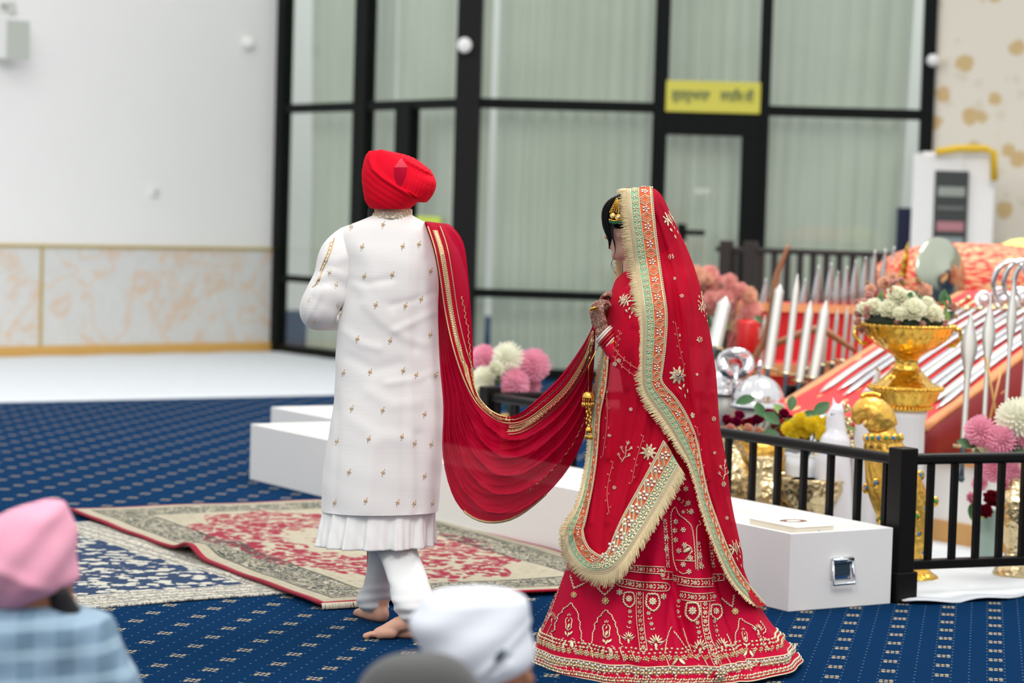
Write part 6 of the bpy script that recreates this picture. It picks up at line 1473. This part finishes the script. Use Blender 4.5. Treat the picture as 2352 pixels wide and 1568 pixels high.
def bloom(kind, m, parent, loc, s=1.0, d=(0, -.6, .8), name='flower', spin=0):
    key = (kind, m)
    if key not in PROTO:
        mb = {'pom': lambda: pompon('x', m, 1, seed=3), 'peony': lambda: peony(1, 5), 'leaf': lambda: leafmb(1, .28), 'small': lambda: peony(1, 9)}[kind]()
        o = mb.build(name, M[m]); PROTO[key] = o.data; COL.objects.link(o) if False else None; bpy.data.objects.remove(o)
    o = bpy.data.objects.new(name, PROTO[key]); COL.objects.link(o); o.parent = parent; orient(o, loc, d, s, spin); return o
def vase(parent, base, prof, m, mod=None, n=32, name='vase'):
    mb = MB(); mb.lathe(prof, base, n, mod=mod); return mb.build(name, m, parent)
R_ = random.Random(21)
def arrangement(label, base, specs, vaseprof=None, vm='brass', leaves=8, lr=.12, ctr=None, lm='leaf', mod=None, n=32, cat='flowers', lsz=.09):
    e = empty('flower_arrangement', base, label=label, cat=cat)
    if vaseprof: vase(e, (0, 0, 0), vaseprof, M[vm], mod, n)
    cc = Vector((0, 0, 0))
    for kind, m, px, py, Y, r in specs:
        p = W(px, py, Y) - base; cc += p; bloom(kind, m, e, p, r, (R_.uniform(-.3, .3), -.8, R_.uniform(.3, .8)), spin=R_.uniform(0, 6))
    cc /= len(specs)
    if ctr: cc = ctr - base
    for k in range(leaves):
        a = 2 * pi * k / leaves; bloom('leaf', lm if k % 3 else 'leaf_lt', e, cc + Vector((cos(a) * lr, R_.uniform(-.03, .05), sin(a) * lr * .5 - .02)), lsz * R_.uniform(.8, 1.3), (R_.uniform(-.5, .5), -.8, .5), 'leaf', R_.uniform(0, 6))
    mb = MB()
    top = Vector((0, 0, (vaseprof[-1][1] if vaseprof else 0)))
    for q, sp_ in enumerate(specs): 
        if q % 2 == 0 or len(specs) < 8: mb.tube([top, (top + W(*sp_[2:5]) - base) / 2 + Vector((0, .02, 0)), W(*sp_[2:5]) - base + Vector((0, .02, 0))], .004, 5)
    mb.build('stems', M['leaf'], e, smooth=True); return e
# pink and white chrysanthemums at the right, in a brass vase
bz = gp(2325, 1325)
arrangement('big pink and white chrysanthemums in a ribbed pale brass vase behind the right railing', bz, [('pom', 'pinkf', 2252, 990, 10.95, .078), ('pom', 'whitef', 2338, 962, 10.95, .105), ('pom', 'pinkf', 2298, 1012, 10.9, .075), ('pom', 'pinkf', 2352, 1015, 10.95, .07), ('pom', 'whitef', 2262, 1030, 11.05, .06), ('pom', 'pinkf', 2282, 1078, 10.95, .062), ('pom', 'pinkf', 2326, 1078, 10.9, .052), ('pom', 'pinkf', 2250, 1110, 11.05, .04)],
    [(.085, 0), (.088, .02), (.07, .05), (.035, .10), (.028, .13), (.05, .17), (.07, .26), (.075, .33), (.06, .38), (.03, .42), (.022, .48), (.03, .52)], 'brass', 5, .12, mod=lambda a, t: 1 + .05 * abs(sin(5 * a)))
bz = W(2268, 1283, 11.3); bz.z = 0
arrangement('dark red and pink blooms in a marbled green vase, behind the brass vase', bz, [('peony', 'dred', 2278, 1150, 11.2, .062), ('peony', 'pinkf', 2232, 1145, 11.25, .04), ('peony', 'dred', 2262, 1175, 11.15, .045), ('peony', 'pinkf', 2300, 1110, 11.35, .05)],
    [(.045, .0), (.055, .03), (.06, .12), (.05, .20), (.035, .24), (.042, .26)], 'teal_vase', 4, .06) if M.setdefault('teal_vase', mat('sage_green_glaze', (150, 172, 164), .3, nz=.2, nscale=14)) else None
# pink and white pompons near the far corner post
bz = W(1172, 930, 13.15); bz.z = 0
arrangement('soft pink and white pompon blooms beside the far corner post, under the stole', bz, [('pom', 'whitef', 1166, 820, 13.1, .090), ('pom', 'pinkf', 1112, 822, 13.2, .080), ('pom', 'pinkf', 1226, 838, 13.15, .098), ('pom', 'pinkf', 1182, 880, 13.05, .088), ('pom', 'whitef', 1112, 870, 13.1, .075), ('pom', 'pinkf', 1220, 885, 13.2, .06), ('peony', 'whitef', 1138, 850, 12.98, .06), ('peony', 'whitef', 1104, 900, 12.98, .05)],
    [(.07, 0), (.09, .1), (.10, .3), (.06, .42), (.08, .48)], 'gold_satin', 3, .1)
# salmon blossom bank
bz = W(1660, 780, 14.3); bz.z = .38; R2 = random.Random(4); specs = []
for k in range(34):
    t = k / 33; x = 1592 + 150 * t; top = 612 + (0 if x < 1640 else (x - 1640) * .55); specs.append(('pom', ('salmon', 'blush', 'salmon', 'peach')[k % 4], x + R2.uniform(-14, 14), top + R2.uniform(10, 110), 14.2 + R2.uniform(-.15, .2), R2.uniform(.045, .07)))
arrangement('bank of salmon pink blossoms behind the edge of the veil, left of the upright blades', bz, specs, [(.10, 0), (.12, .1), (.10, .3), (.11, .34)], 'wwhite', 8, .2)
mb = MB(); c = W(1716, 790, 13.95); mb.lathe([(.05, -.14), (.062, -.12), (.062, .12), (.05, .14)], c, 24); mb.lathe([(.03, -.5), (.03, -.13)], c, 12); tag(mb.build('red_lantern', mat('scarlet_lacquer', (196, 4, 6), .4)), 'small scarlet cylinder lantern below the salmon blossoms', 'lantern')
# roses, tulips and yellow chrysanthemums along the inside of the railing
bz = W(1740, 1010, 11.75); bz.z = 0; specs = []
for k in range(13): specs.append(('peony', ('magenta', 'dred', 'magenta')[k % 3], 1664 + 12.2 * k + R2.uniform(-4, 4), 962 + R2.uniform(-12, 14) - (0 if k < 5 else 0), 11.7 + R2.uniform(-.1, .1), .036))
for x, y, m_ in ((1676, 985, 'salmon'), (1718, 985, 'peach'), (1700, 1000, 'peach'), (1742, 992, 'peach'), (1755, 1000, 'yellowf')): specs.append(('peony', m_, x, y, 11.62, .032))
arrangement('row of magenta and peach roses above the railing beside the veil', bz, specs, [(.10, 0), (.12, .2), (.14, .42), (.13, .5)], 'gold_satin', 16, .24, lsz=.085)
bz = W(1855, 1060, 11.5); bz.z = 0; specs = [('pom', 'yellowf', 1812 + 13 * k, 984 + 14 * sin(k * 2.4) - 7 * sin(pi * k / 7), 11.45 + .05 * sin(k * 3), .040) for k in range(8)] + [('pom', 'yellowf', 1824 + 14 * k, 975 + 3 * (k % 2), 11.55, .036) for k in range(5)]
arrangement('mound of bright yellow chrysanthemums in front of the steel tray', bz, specs, [(.07, 0), (.09, .2), (.11, .42), (.10, .46)], 'wwhite', 9, .14)

# ---- gold urn on fluted column
YU = 11.6; m1 = YU / F; cb_ = W(2078, 940, YU); base = Vector((cb_.x, cb_.y, 0)); zc = cb_.z
e = empty('fluted_column', base, label='white fluted plaster column carrying the gold urn', cat='column')
mb = MB(); mb.lathe([(.130, .0), (.130, .05), (.108, .07), (.104, .10), (.100, zc - .05), (.108, zc - .03), (.108, zc)], (0, 0, 0), 96, mod=lambda a, t: 1 - (.05 * abs(sin(10 * a)) if .3 < t < .8 else 0)); mb.build('shaft', M['wwhite'], e)
ue = empty('gold_urn', Vector((base.x, base.y, zc)), label='ornate polished gold urn full of cream flowers, standing on the white column', cat='urn')
zz = lambda py: (940 - py) * m1; hw = lambda w_: w_ * m1
mb = MB(); pr = [(hw(58), 0), (hw(60), zz(936)), (hw(56), zz(930)), (hw(70), zz(918)), (hw(76), zz(900)), (hw(82), zz(893)), (hw(82), zz(886)), (hw(74), zz(882)), (hw(62), zz(876)), (hw(46), zz(862)), (hw(36), zz(850))]
mb.lathe(pr, (0, 0, 0), 96, mod=lambda a, t: 1 + .02 * sin(24 * a) * (1 if t < .7 else .4)); mb.build('foot', M['gold'], ue)
mb = MB(); pr = [(hw(36), zz(850)), (hw(28), zz(842)), (hw(26), zz(826)), (hw(30), zz(818)), (hw(44), zz(808)), (hw(66), zz(796)), (hw(86), zz(780)), (hw(98), zz(764)), (hw(104), zz(750)), (hw(108), zz(745)), (hw(102), zz(742)), (hw(96), zz(750)), (hw(60), zz(780))]
mb.lathe(pr, (0, 0, 0), 120, mod=lambda a, t: 1 + .025 * abs(sin(15 * a)) * (1 if t > .3 else .3)); bowl = mb.build('bowl', M['gold'], ue)
mb = MB()
for k in range(40): a = 2 * pi * k / 40; mb.ball((cos(a) * hw(106), sin(a) * hw(106), zz(746)), (.012, .012, .009), 8, 5); mb.ball((cos(a) * hw(92), sin(a) * hw(92), zz(768)), (.010, .010, .016), 6, 5)
mb.build('beaded_rim', M['gold'], bowl)
mb = MB()
for k in range(48): a = 2 * pi * k / 48; mb.ball((cos(a) * hw(84), sin(a) * hw(84), zz(890)), (.009, .009, .012), 6, 5); 
mb.build('beading', M['gold'], ue)
mb = MB()
for k in range(44): a = 2 * pi * k / 44; mb.ball((cos(a) * hw(62), sin(a) * hw(62), zz(934)), (.008, .008, .008), 6, 5)
mb.build('beading', M['gold'], ue)
for sg in (-1, 1):
    mb = MB(); mb.tube([Vector((sg * hw(100), 0, zz(752))), Vector((sg * hw(120), 0, zz(752))), Vector((sg * hw(122), 0, zz(772))), Vector((sg * hw(108), 0, zz(790))), Vector((sg * hw(92), 0, zz(790)))], .011, 8); mb.build('handle', M['gold'], ue)
U0 = ue.location
def uf(kind, m_, px, py, dY, r, d=(0, -.8, .6), nm='flower'): return bloom(kind, m_, ue, W(px, py, YU + dY) - U0, r, d, nm, R_.uniform(0, 6))
for a in ((2058, 682, -.1, .066), (2040, 714, -.13, .070), (2098, 716, -.16, .080), (2084, 690, -.1, .060), (2142, 724, -.13, .066), (2008, 708, -.08, .060), (2128, 700, -.1, .05), (1985, 712, -.05, .052), (2066, 724, -.18, .05)): uf('peony', 'ivoryf', *a)
for a in ((1985, 700, 0, .04), (1972, 722, 0, .034), (2060, 740, -.18, .02), (2118, 745, -.18, .022), (2182, 706, 0, .03), (2172, 752, -.08, .026), (2150, 760, -.12, .018), (1968, 742, -.05, .026), (1996, 680, .02, .03)): uf('peony', 'blush', *a)
for a in ((2032, 650, .05, .036), (2125, 668, -.02, .038), (2050, 636, .08, .026), (2000, 664, .05, .03)): uf('pom', 'peach', *a)
for k in range(46):
    q = R_.random(); x, y = ((1958 + 45 * R_.random(), 690 + 85 * R_.random()) if q < .35 else (1990 + 150 * R_.random(), 640 + 35 * R_.random()) if q < .7 else (2150 + 45 * R_.random(), 690 + 75 * R_.random()))
    uf('small', ('blush', 'peach', 'beigef')[k % 3], x, y, R_.uniform(-.12, .06), R_.uniform(.012, .024), (R_.uniform(-.6, .6), -.7, R_.uniform(0, .8)), 'small_flower')
for k in range(44):
    x = 1985 + 190 * R_.random(); y = 665 + 80 * R_.random(); uf('leaf', 'leaf' if k % 3 else 'leaf_lt', x, y, R_.uniform(-.12, .05), R_.uniform(.05, .085), (R_.uniform(-1, 1), -.6, R_.uniform(0, .8)), 'leaf')
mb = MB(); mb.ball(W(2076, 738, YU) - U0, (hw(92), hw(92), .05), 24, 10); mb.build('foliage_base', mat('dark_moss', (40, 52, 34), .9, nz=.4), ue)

# ---- gold peacock statue
pb = gp(2106, 1330); YP = pb.y; e = empty('peacock_statue', pb, label='tall gold peacock statue set with green and blue jewels, behind the railing post', cat='statue')
PL = lambda x, y, dY=0: W(x, y, YP + dY) - pb
mb = MB(); mb.lathe([(.094, 0), (.096, .012), (.085, .022), (.07, .03), (.055, .045), (.04, .07), (.045, .1)], (0, 0, 0), 48, mod=lambda a, t: 1 + .02 * sin(12 * a)); mb.build('base', M['gold'], e)
tab = smooth_tab([(1010, 1988, 2068, .075), (1040, 1986, 2085, .085), (1080, 1990, 2104, .09), (1120, 1994, 2122, .09), (1170, 2010, 2136, .085), (1220, 2036, 2140, .075), (1265, 2062, 2138, .065), (1300, 2078, 2134, .055), (1318, 2088, 2126, .04)])
mb = MB(); rows = []
for i in range(62):
    py = 1010 + 308 * i / 61; xl, xr, b = interp(tab, py); c = PL((xl + xr) / 2, py); a = (xr - xl) / 2 * YP / F
    rows.append([c + Vector((a * cos(t) * (1 + .07 * abs(sin(7 * t + .02 * py))), -b * sin(t) * (1 + .07 * abs(sin(7 * t + .02 * py))), 0)) for t in [2 * pi * j / 72 for j in range(72)]])
bb = mb.grid(rows, cv=True); mb.fc(*range(72)); train = mb.build('train', M['gold_satin'], e)
mb = MB(); mb.lathe([(.078, -.02), (.082, -.03), (.076, .0), (.066, .03), (.052, .06), (.044, .085)], PL(2028, 1012), 60, mod=lambda a, t: 1 + .06 * abs(sin(6 * a)) * (1 - t)); breast = mb.build('breast_feathers', M['gold_satin'], e)
mb = MB(); rows = []
for i, (x, y, r) in enumerate(resample([(2030, 978, 32), (2022, 962, 36), (2008, 948, 37), (1992, 940, 34), (1980, 946, 28), (1970, 962, 20), (1972, 976, 14)], 24)): pass
Q = resample([(2030, 985, 34), (2020, 962, 38), (2005, 948, 38), (1990, 942, 33), (1978, 948, 25), (1972, 962, 16), (1975, 974, 6)], 24)
mb.tube([PL(q[0], q[1]) for q in Q], [q[2] * YP / F for q in Q], 20); body_ = mb.build('neck_and_head', M['gold_satin'], e)
mb = MB()
for k in range(9): a = -.6 + 1.2 * k / 8; p = PL(2000, 930); q = PL(2000 + 34 * sin(a), 930 - 26 * cos(a)); mb.tube([p, q], .004, 5); mb.ball(q, .011, 8, 6)
mb.build('crest', M['gold'], body_)
for k in range(7):
    x = 1990 + 78 * k / 6; a = (k / 6 - .5) * 2.2; p = PL(x, 1005, -.082 * cos(a)); mb = MB(); mb.ball(p, (.017, .007, .02), 12, 8); sc_ = mb.build('scallop', M['gold_satin'], breast)
M['gem_green'] = mat('green_gem', (20, 150, 60), .1, spec=.8); M['gem_blue'] = mat('blue_gem', (30, 120, 190), .1, spec=.8)
gems = [(1992, 1005), (2003, 1005), (2018, 1005), (2036, 1005), (2052, 1005), (2064, 1004), (2012, 1108), (2022, 1190), (1990, 1120), (2098, 1100), (2115, 1090), (2148, 1150), (2124, 1168), (2106, 1184), (2093, 1200), (2128, 1140), (2120, 1268), (2083, 1306), (2110, 1225), (2040, 1130), (2050, 1215)]
for k, (x, y) in enumerate(gems):
    xl, xr, b = interp(tab, max(1012, min(1316, y))); t = max(-1, min(1, (x - (xl + xr) / 2) / ((xr - xl) / 2))); p = PL(x, y, -b * 1.05 * math.sqrt(max(0, 1 - t * t)) - .004 - (.012 if y < 1010 else 0))
    mb = MB(); mb.ball(p, (.0075, .005, .0095), 10, 7); mb.build('jewel', M['gem_green' if k % 2 else 'gem_blue'], e)
    if y > 1050: mb = MB(); mb.ball(p + Vector((0, .004, -.004)), (.018, .005, .024), 12, 8); mb.build('feather_eye', M['gold'], e)
# white ceramic figures
ST = lambda x, y: W(x, y, 11.35); b0 = ST(1920, 1045); b0.z = 0; e = empty('horse_figurine', b0, label='white ceramic horse figurine with gilt mane, left of the gold peacock', cat='statue')
mb = MB(); mb.limb([(ST(1915, 1200), .09), (ST(1912, 1060), .085), (ST(1918, 1020), .075), (ST(1922, 985), .045), (ST(1920, 950), .036)], 20); mb.limb([(ST(1922, 945), .036), (ST(1912, 958), .030), (ST(1905, 980), .019)], 16)
for x, y in ((1913, 912), (1938, 918)): mb.limb([(ST((x + 1922) / 2, 936), .016), (ST(x, y), .003)], 10)
mb.limb([(ST(1915, 1200), .095), (ST(1915, 1290), .10)], 20); finish_body(mb, 'body', mat('white_ceramic', (226, 226, 232), .2), e, .006, b0, 3)
mb = MB()
for k in range(26): t = k / 25; mb.ball(ST(1938 + 12 * sin(k * .9) + 10 * t, 930 + 105 * t), (.012, .014, .014), 8, 6)
for k in range(12): mb.ball(ST(1880 + 7 * k, 1020 + 6 * sin(k)), .012, 8, 6)
at(mb, b0).build('gilt_mane', M['brass'], e)
for x in (1908, 1914): mb = MB(); mb.ball(ST(x, 950) + Vector((0, -.03, 0)), .004, 8, 6); at(mb, b0).build('eye', M['beard'], e)
b0 = W(1998, 1000, 11.7); b0.z = 0; e = empty('bird_figurine', b0, label='slender white bird figurine with gilt beak rising behind the gold peacock head', cat='statue')
T_ = lambda x, y: W(x, y, 11.7); mb = MB(); mb.limb([(T_(1990, 1260), .07), (T_(1992, 1080), .08), (T_(1994, 960), .06), (T_(2006, 905), .030), (T_(2014, 868), .017), (T_(2018, 856), .013)], 18); finish_body(mb, 'body', mat('white_porcelain', (228, 226, 230), .2), e, .006, b0, 3)
mb = MB(); mb.limb([(T_(2018, 853), .008), (T_(2012, 842), .003)], 8); at(mb, b0).build('beak', M['gold'], e)
# brass vessels seen between the balusters
def vessel(px, Y, prof, label, m='brass', mod=None, name='brass_vase'):
    b = W(px, 1250, Y); b.z = 0; mb = MB(); mb.lathe(prof, b, 64, mod=mod); return tag(mb.build(name, M[m]), label, 'vase')
emb = lambda a, t: 1 + .05 * sin(11 * a + 9 * t) * sin(40 * t)
vessel(1672, 11.6, [(.07, 0), (.09, .05), (.13, .2), (.14, .32), (.12, .42), (.07, .48), (.06, .52), (.09, .56)], 'embossed pale gold vase between the balusters, nearest to the veil', mod=emb)
vessel(1708, 11.9, [(.07, 0), (.12, .1), (.14, .3), (.10, .42), (.06, .47), (.10, .52)], 'embossed pale gold vase, second from the veil between the balusters', mod=emb)
vessel(1750, 11.5, [(.06, 0), (.10, .08), (.12, .22), (.11, .34), (.06, .40), (.09, .46)], 'round bellied gold vase below the yellow chrysanthemums', mod=emb)
for k, (x, Y, z_) in enumerate(((1792, 11.6, 0), (1836, 11.4, 0), (1872, 11.3, 0))):
    vessel(x, Y, [(.06, z_), (.05, .12), (.04, .22), (.09, .27), (.115, .33), (.11, .36), (.12, .375)], 'faceted brass bowl on a foot between the balusters, %s from the left' % ords[k], 'brass', lambda a, t: 1 + .06 * abs(sin(6 * a)), 'brass_bowl')
mb = MB(); c = W(1790, 1082, 11.95); mb.box((c.x, c.y, c.z), (.14, .12, .09)); mb.box((c.x, c.y, (c.z - .045) / 2), (.10, .09, c.z - .045)); tag(mb.build('lacquer_box', mat('brown_lacquer', (110, 52, 40), .3), smooth=False, bevel=.006), 'brown lacquered casket on a block behind the brass bowls', 'box')
mb = MB(); mb.grid([[W(1800 + 150 * j / 20, 1040, 12.2) + Vector((0, .04 * sin(j * 1.3), -.02 * i * 1.2)) for j in range(21)] for i in range(26)]); tag(mb.build('white_drape', M['sheet'], solid=.004), 'white cloth hanging behind the brass bowls', 'cloth')
# ------------------------------------------------------------------ seated people in the foreground
def plaid():
    t = NT('blue_plaid_cotton'); x, y, z = t.xyz(t.mapping(t.coord('Object'), rot=(0, rad(4), 0)))
    def st(v, p, w, o=0): return t.M('LESS_THAN', t.M('ABSOLUTE', t.M('SUBTRACT', t.M('FRACT', t.M('ADD', t.M('DIVIDE', v, p), o)), .5)), w)
    c = t.mix(t.M('MULTIPLY', st(x, .085, .22), .5), lin(124, 150, 172), lin(76, 108, 130)); c = t.mix(t.M('MULTIPLY', st(z, .062, .2), .5), c, lin(168, 194, 210))
    c = t.mix(t.M('MULTIPLY', st(z, .062, .12, .5), .35), c, lin(110, 134, 152)); t.set(col=c, rough=.85); return t.m
M['plaid'] = plaid(); M['tpink'] = red_cloth('pink_muslin', (236, 158, 182), (244, 180, 200)); M['twhite'] = fabric('white_muslin', (226, 230, 238), .8, 600, .1)
M['tgrey'] = fabric('grey_knit', (78, 78, 77), .95, 400, .3); M['kurta'] = fabric('white_kurta', (224, 226, 230), .85, 500, .1); M['dark_pants'] = fabric('charcoal_cotton', (44, 46, 52), .9, 500, .1); M['grey_shirt'] = fabric('grey_cotton', (120, 122, 122), .9, 500, .1)
def seated(label, Y, cx, hy, hfwd, ttab, tm_, stab, sm_, tdisp_=None, beard=False, skin='skin_t', slit=None, tname='turban'):
    base = W(cx, 1500, Y); base.z = 0; e = empty('person', base, label=label, cat='person'); k = Y / F; g0 = W(cx, hy, Y)
    bd = MB(); add_head(bd, g0, hfwd, 1.0); Z = g0.z
    f = Vector(hfwd); f.z = 0; f.normalize(); l = Vector((-f.y, f.x, 0)); Pt = lambda a, b, c: Vector((base.x, base.y, 0)) + l * a + f * b + ZZ * c
    bf = Vector((0.12, .99, 0)); bl2 = Vector((-.99, .12, 0)); Q = lambda a, b, c: Vector((base.x, base.y, 0)) + bl2 * a + bf * b + ZZ * c
    bd.limb([(g0 - ZZ * .07, .055), (Q(0, -.01, Z - .20), .06)], 18); bd.limb([(Q(0, 0, Z - .30), .11), (Q(0, 0, Z - .5), .12), (Q(0, 0, .16), .13)], 20); bd.limb([(Q(-.14, 0, Z - .26), .05), (Q(.14, 0, Z - .26), .05)], 16)
    for s_ in (-1, 1):
        bd.limb([(Q(s_ * .15, 0, Z - .27), .052), (Q(s_ * .22, .06, max(.3, Z - .52)), .042), (Q(s_ * .12, .28, .22), .028)], 16); add_hand(bd, Q(s_ * .12, .28, .22), Vector((-s_ * .5, .8, -.1)) @ Matrix.Identity(3), (0, 0, -1), .9, .4, s_)
        bd.limb([(Q(s_ * .10, .02, .12), .09), (Q(s_ * .34, .32, .10), .065), (Q(s_ * .02, .46, .07), .045)], 16); add_foot(bd, Q(s_ * .02, .46, .0), Vector((-s_, .1, 0)), s_, .9)
    finish_body(bd, 'body', M[skin], e, .007, base, 4)
    tb = MB(); ring_loft(tb, dense(ttab, 3), 0, 110, .95, tdisp_, close_top=True, close_bot=True); t_o = at(tb, base).build(tname, M[tm_], e)
    sb_ = MB(); ring_loft(sb_, dense(stab, 8), 0, 120, .85, lambda p, t, py: .005 * sin(5 * t + py * .02) + .003 * sin(11 * t - py * .05)); at(sb_, base).build('shirt', M[sm_], e)
    pn = MB()
    for s_ in (-1, 1): pn.limb([(Q(s_ * .10, .02, .13), .12), (Q(s_ * .33, .31, .11), .085), (Q(s_ * .08, .44, .085), .066)], 18)
    at(pn, base).build('trousers', M['dark_pants'], e)
    if beard:
        F_, L_, U_ = frame_of(hfwd); HL = lambda x, y, z: g0 + F_ * x + L_ * y + U_ * z - base; br = MB()
        br.limb([(HL(-.01, .076, -.005), .024), (HL(.02, .074, -.05), .032), (HL(.06, .05, -.09), .034), (HL(.10, .0, -.12), .04), (HL(.06, -.05, -.09), .034), (HL(.02, -.074, -.05), .032), (HL(-.01, -.076, -.005), .024)], 14)
        o_ = br.build('beard', M['beard'], e); r = o_.modifiers.new('r', 'REMESH'); r.mode = 'VOXEL'; r.voxel_size = .006; r.use_smooth_shade = True
    return e, t_o
# pink turban, plaid shirt
Y1 = 5.4
pk = lambda p, t, py: .004 * sin(proj(p)[0] * .055 + py * .05) + .006 * math.exp(-((proj(p)[0] * .5 + 1290 - py) / 18) ** 2)
seated('person in a pink turban and blue plaid shirt seated at the lower left', Y1, 86, 1350, (.55, .83, -.05), [(1148, 95, 128, .02, Y1), (1153, 78, 146, .04, Y1), (1163, 40, 156, .07, Y1), (1180, 5, 163, .10, Y1), (1210, -35, 169, .12, Y1), (1250, -55, 174, .135, Y1), (1300, -62, 178, .14, Y1), (1328, -60, 176, .135, Y1), (1345, -52, 160, .125, Y1), (1362, -40, 132, .11, Y1), (1382, -20, 100, .085, Y1)], 'tpink',
    [(1378, 0, 122, .07, Y1), (1388, -50, 150, .10, Y1), (1400, -110, 188, .12, Y1), (1412, -140, 232, .13, Y1), (1428, -160, 254, .14, Y1), (1470, -185, 276, .15, Y1), (1520, -205, 300, .155, Y1), (1568, -220, 322, .16, Y1), (1700, -210, 325, .17, Y1), (1850, -170, 300, .18, Y1), (1990, -165, 295, .19, Y1)], 'plaid', pk, True)
# white turban
Y2 = 5.0
wt = lambda p, t, py: .003 * sin((proj(p)[0] * .6 + py) * .06) + .004 * math.exp(-(((proj(p)[0] - 1200) * .9 + (py - 1440)) / 10) ** 2) - .012 * math.exp(-(((proj(p)[0] - 1150) * .75 + (py - 1505)) / 6) ** 2) * (1 if abs(proj(p)[0] - 1150) < 24 and sin(t) > 0 else 0)
e_, t_o = seated('person in a white turban seated in the foreground, between the walking pair', Y2, 1136, 1562, (.35, .93, -.05), [(1352, 1040, 1110, .03, Y2), (1354, 1008, 1165, .055, Y2), (1360, 990, 1190, .075, Y2), (1374, 970, 1208, .095, Y2), (1398, 954, 1213, .105, Y2), (1422, 941, 1217, .112, Y2), (1450, 948, 1221, .118, Y2), (1490, 966, 1225, .12, Y2), (1520, 982, 1225, .116, Y2), (1540, 1000, 1206, .105, Y2), (1562, 1030, 1180, .09, Y2)], 'twhite',
    [(1660, 1060, 1180, .07, Y2), (1680, 980, 1260, .10, Y2), (1705, 905, 1335, .12, Y2), (1780, 870, 1370, .14, Y2), (1900, 880, 1360, .15, Y2), (2080, 880, 1360, .18, Y2), (2180, 880, 1360, .19, Y2)], 'kurta', wt)
mb = MB(); Q = [W(1138 + 22 * k / 8, 1520 - 30 * k / 8, Y2 - .122 + .004 * k / 8) for k in range(9)]; mb.tube(Q, [.002, .005, .007, .008, .008, .007, .006, .004, .002], 8); at(mb, e_.location).build('fold_gap_shade', M['dark_recess'], e_)  # dark tube laid in for the shaded gap between turban folds
# grey covering
Y3 = 4.6
seated('person with a dark grey knitted head covering, the lowest head in the photo', Y3, 962, 1640, (.1, .99, -.1), [(1502, 930, 1000, .03, Y3), (1506, 905, 1025, .05, Y3), (1516, 875, 1050, .075, Y3), (1535, 848, 1075, .095, Y3), (1565, 826, 1096, .108, Y3), (1610, 815, 1108, .115, Y3), (1650, 820, 1104, .112, Y3), (1690, 845, 1080, .10, Y3)], 'tgrey',
    [(1760, 900, 1030, .07, Y3), (1785, 820, 1110, .10, Y3), (1815, 745, 1185, .12, Y3), (1900, 700, 1225, .14, Y3), (2050, 715, 1210, .15, Y3), (2250, 715, 1210, .18, Y3), (2330, 715, 1210, .19, Y3)], 'grey_shirt', None, tname='head_covering')
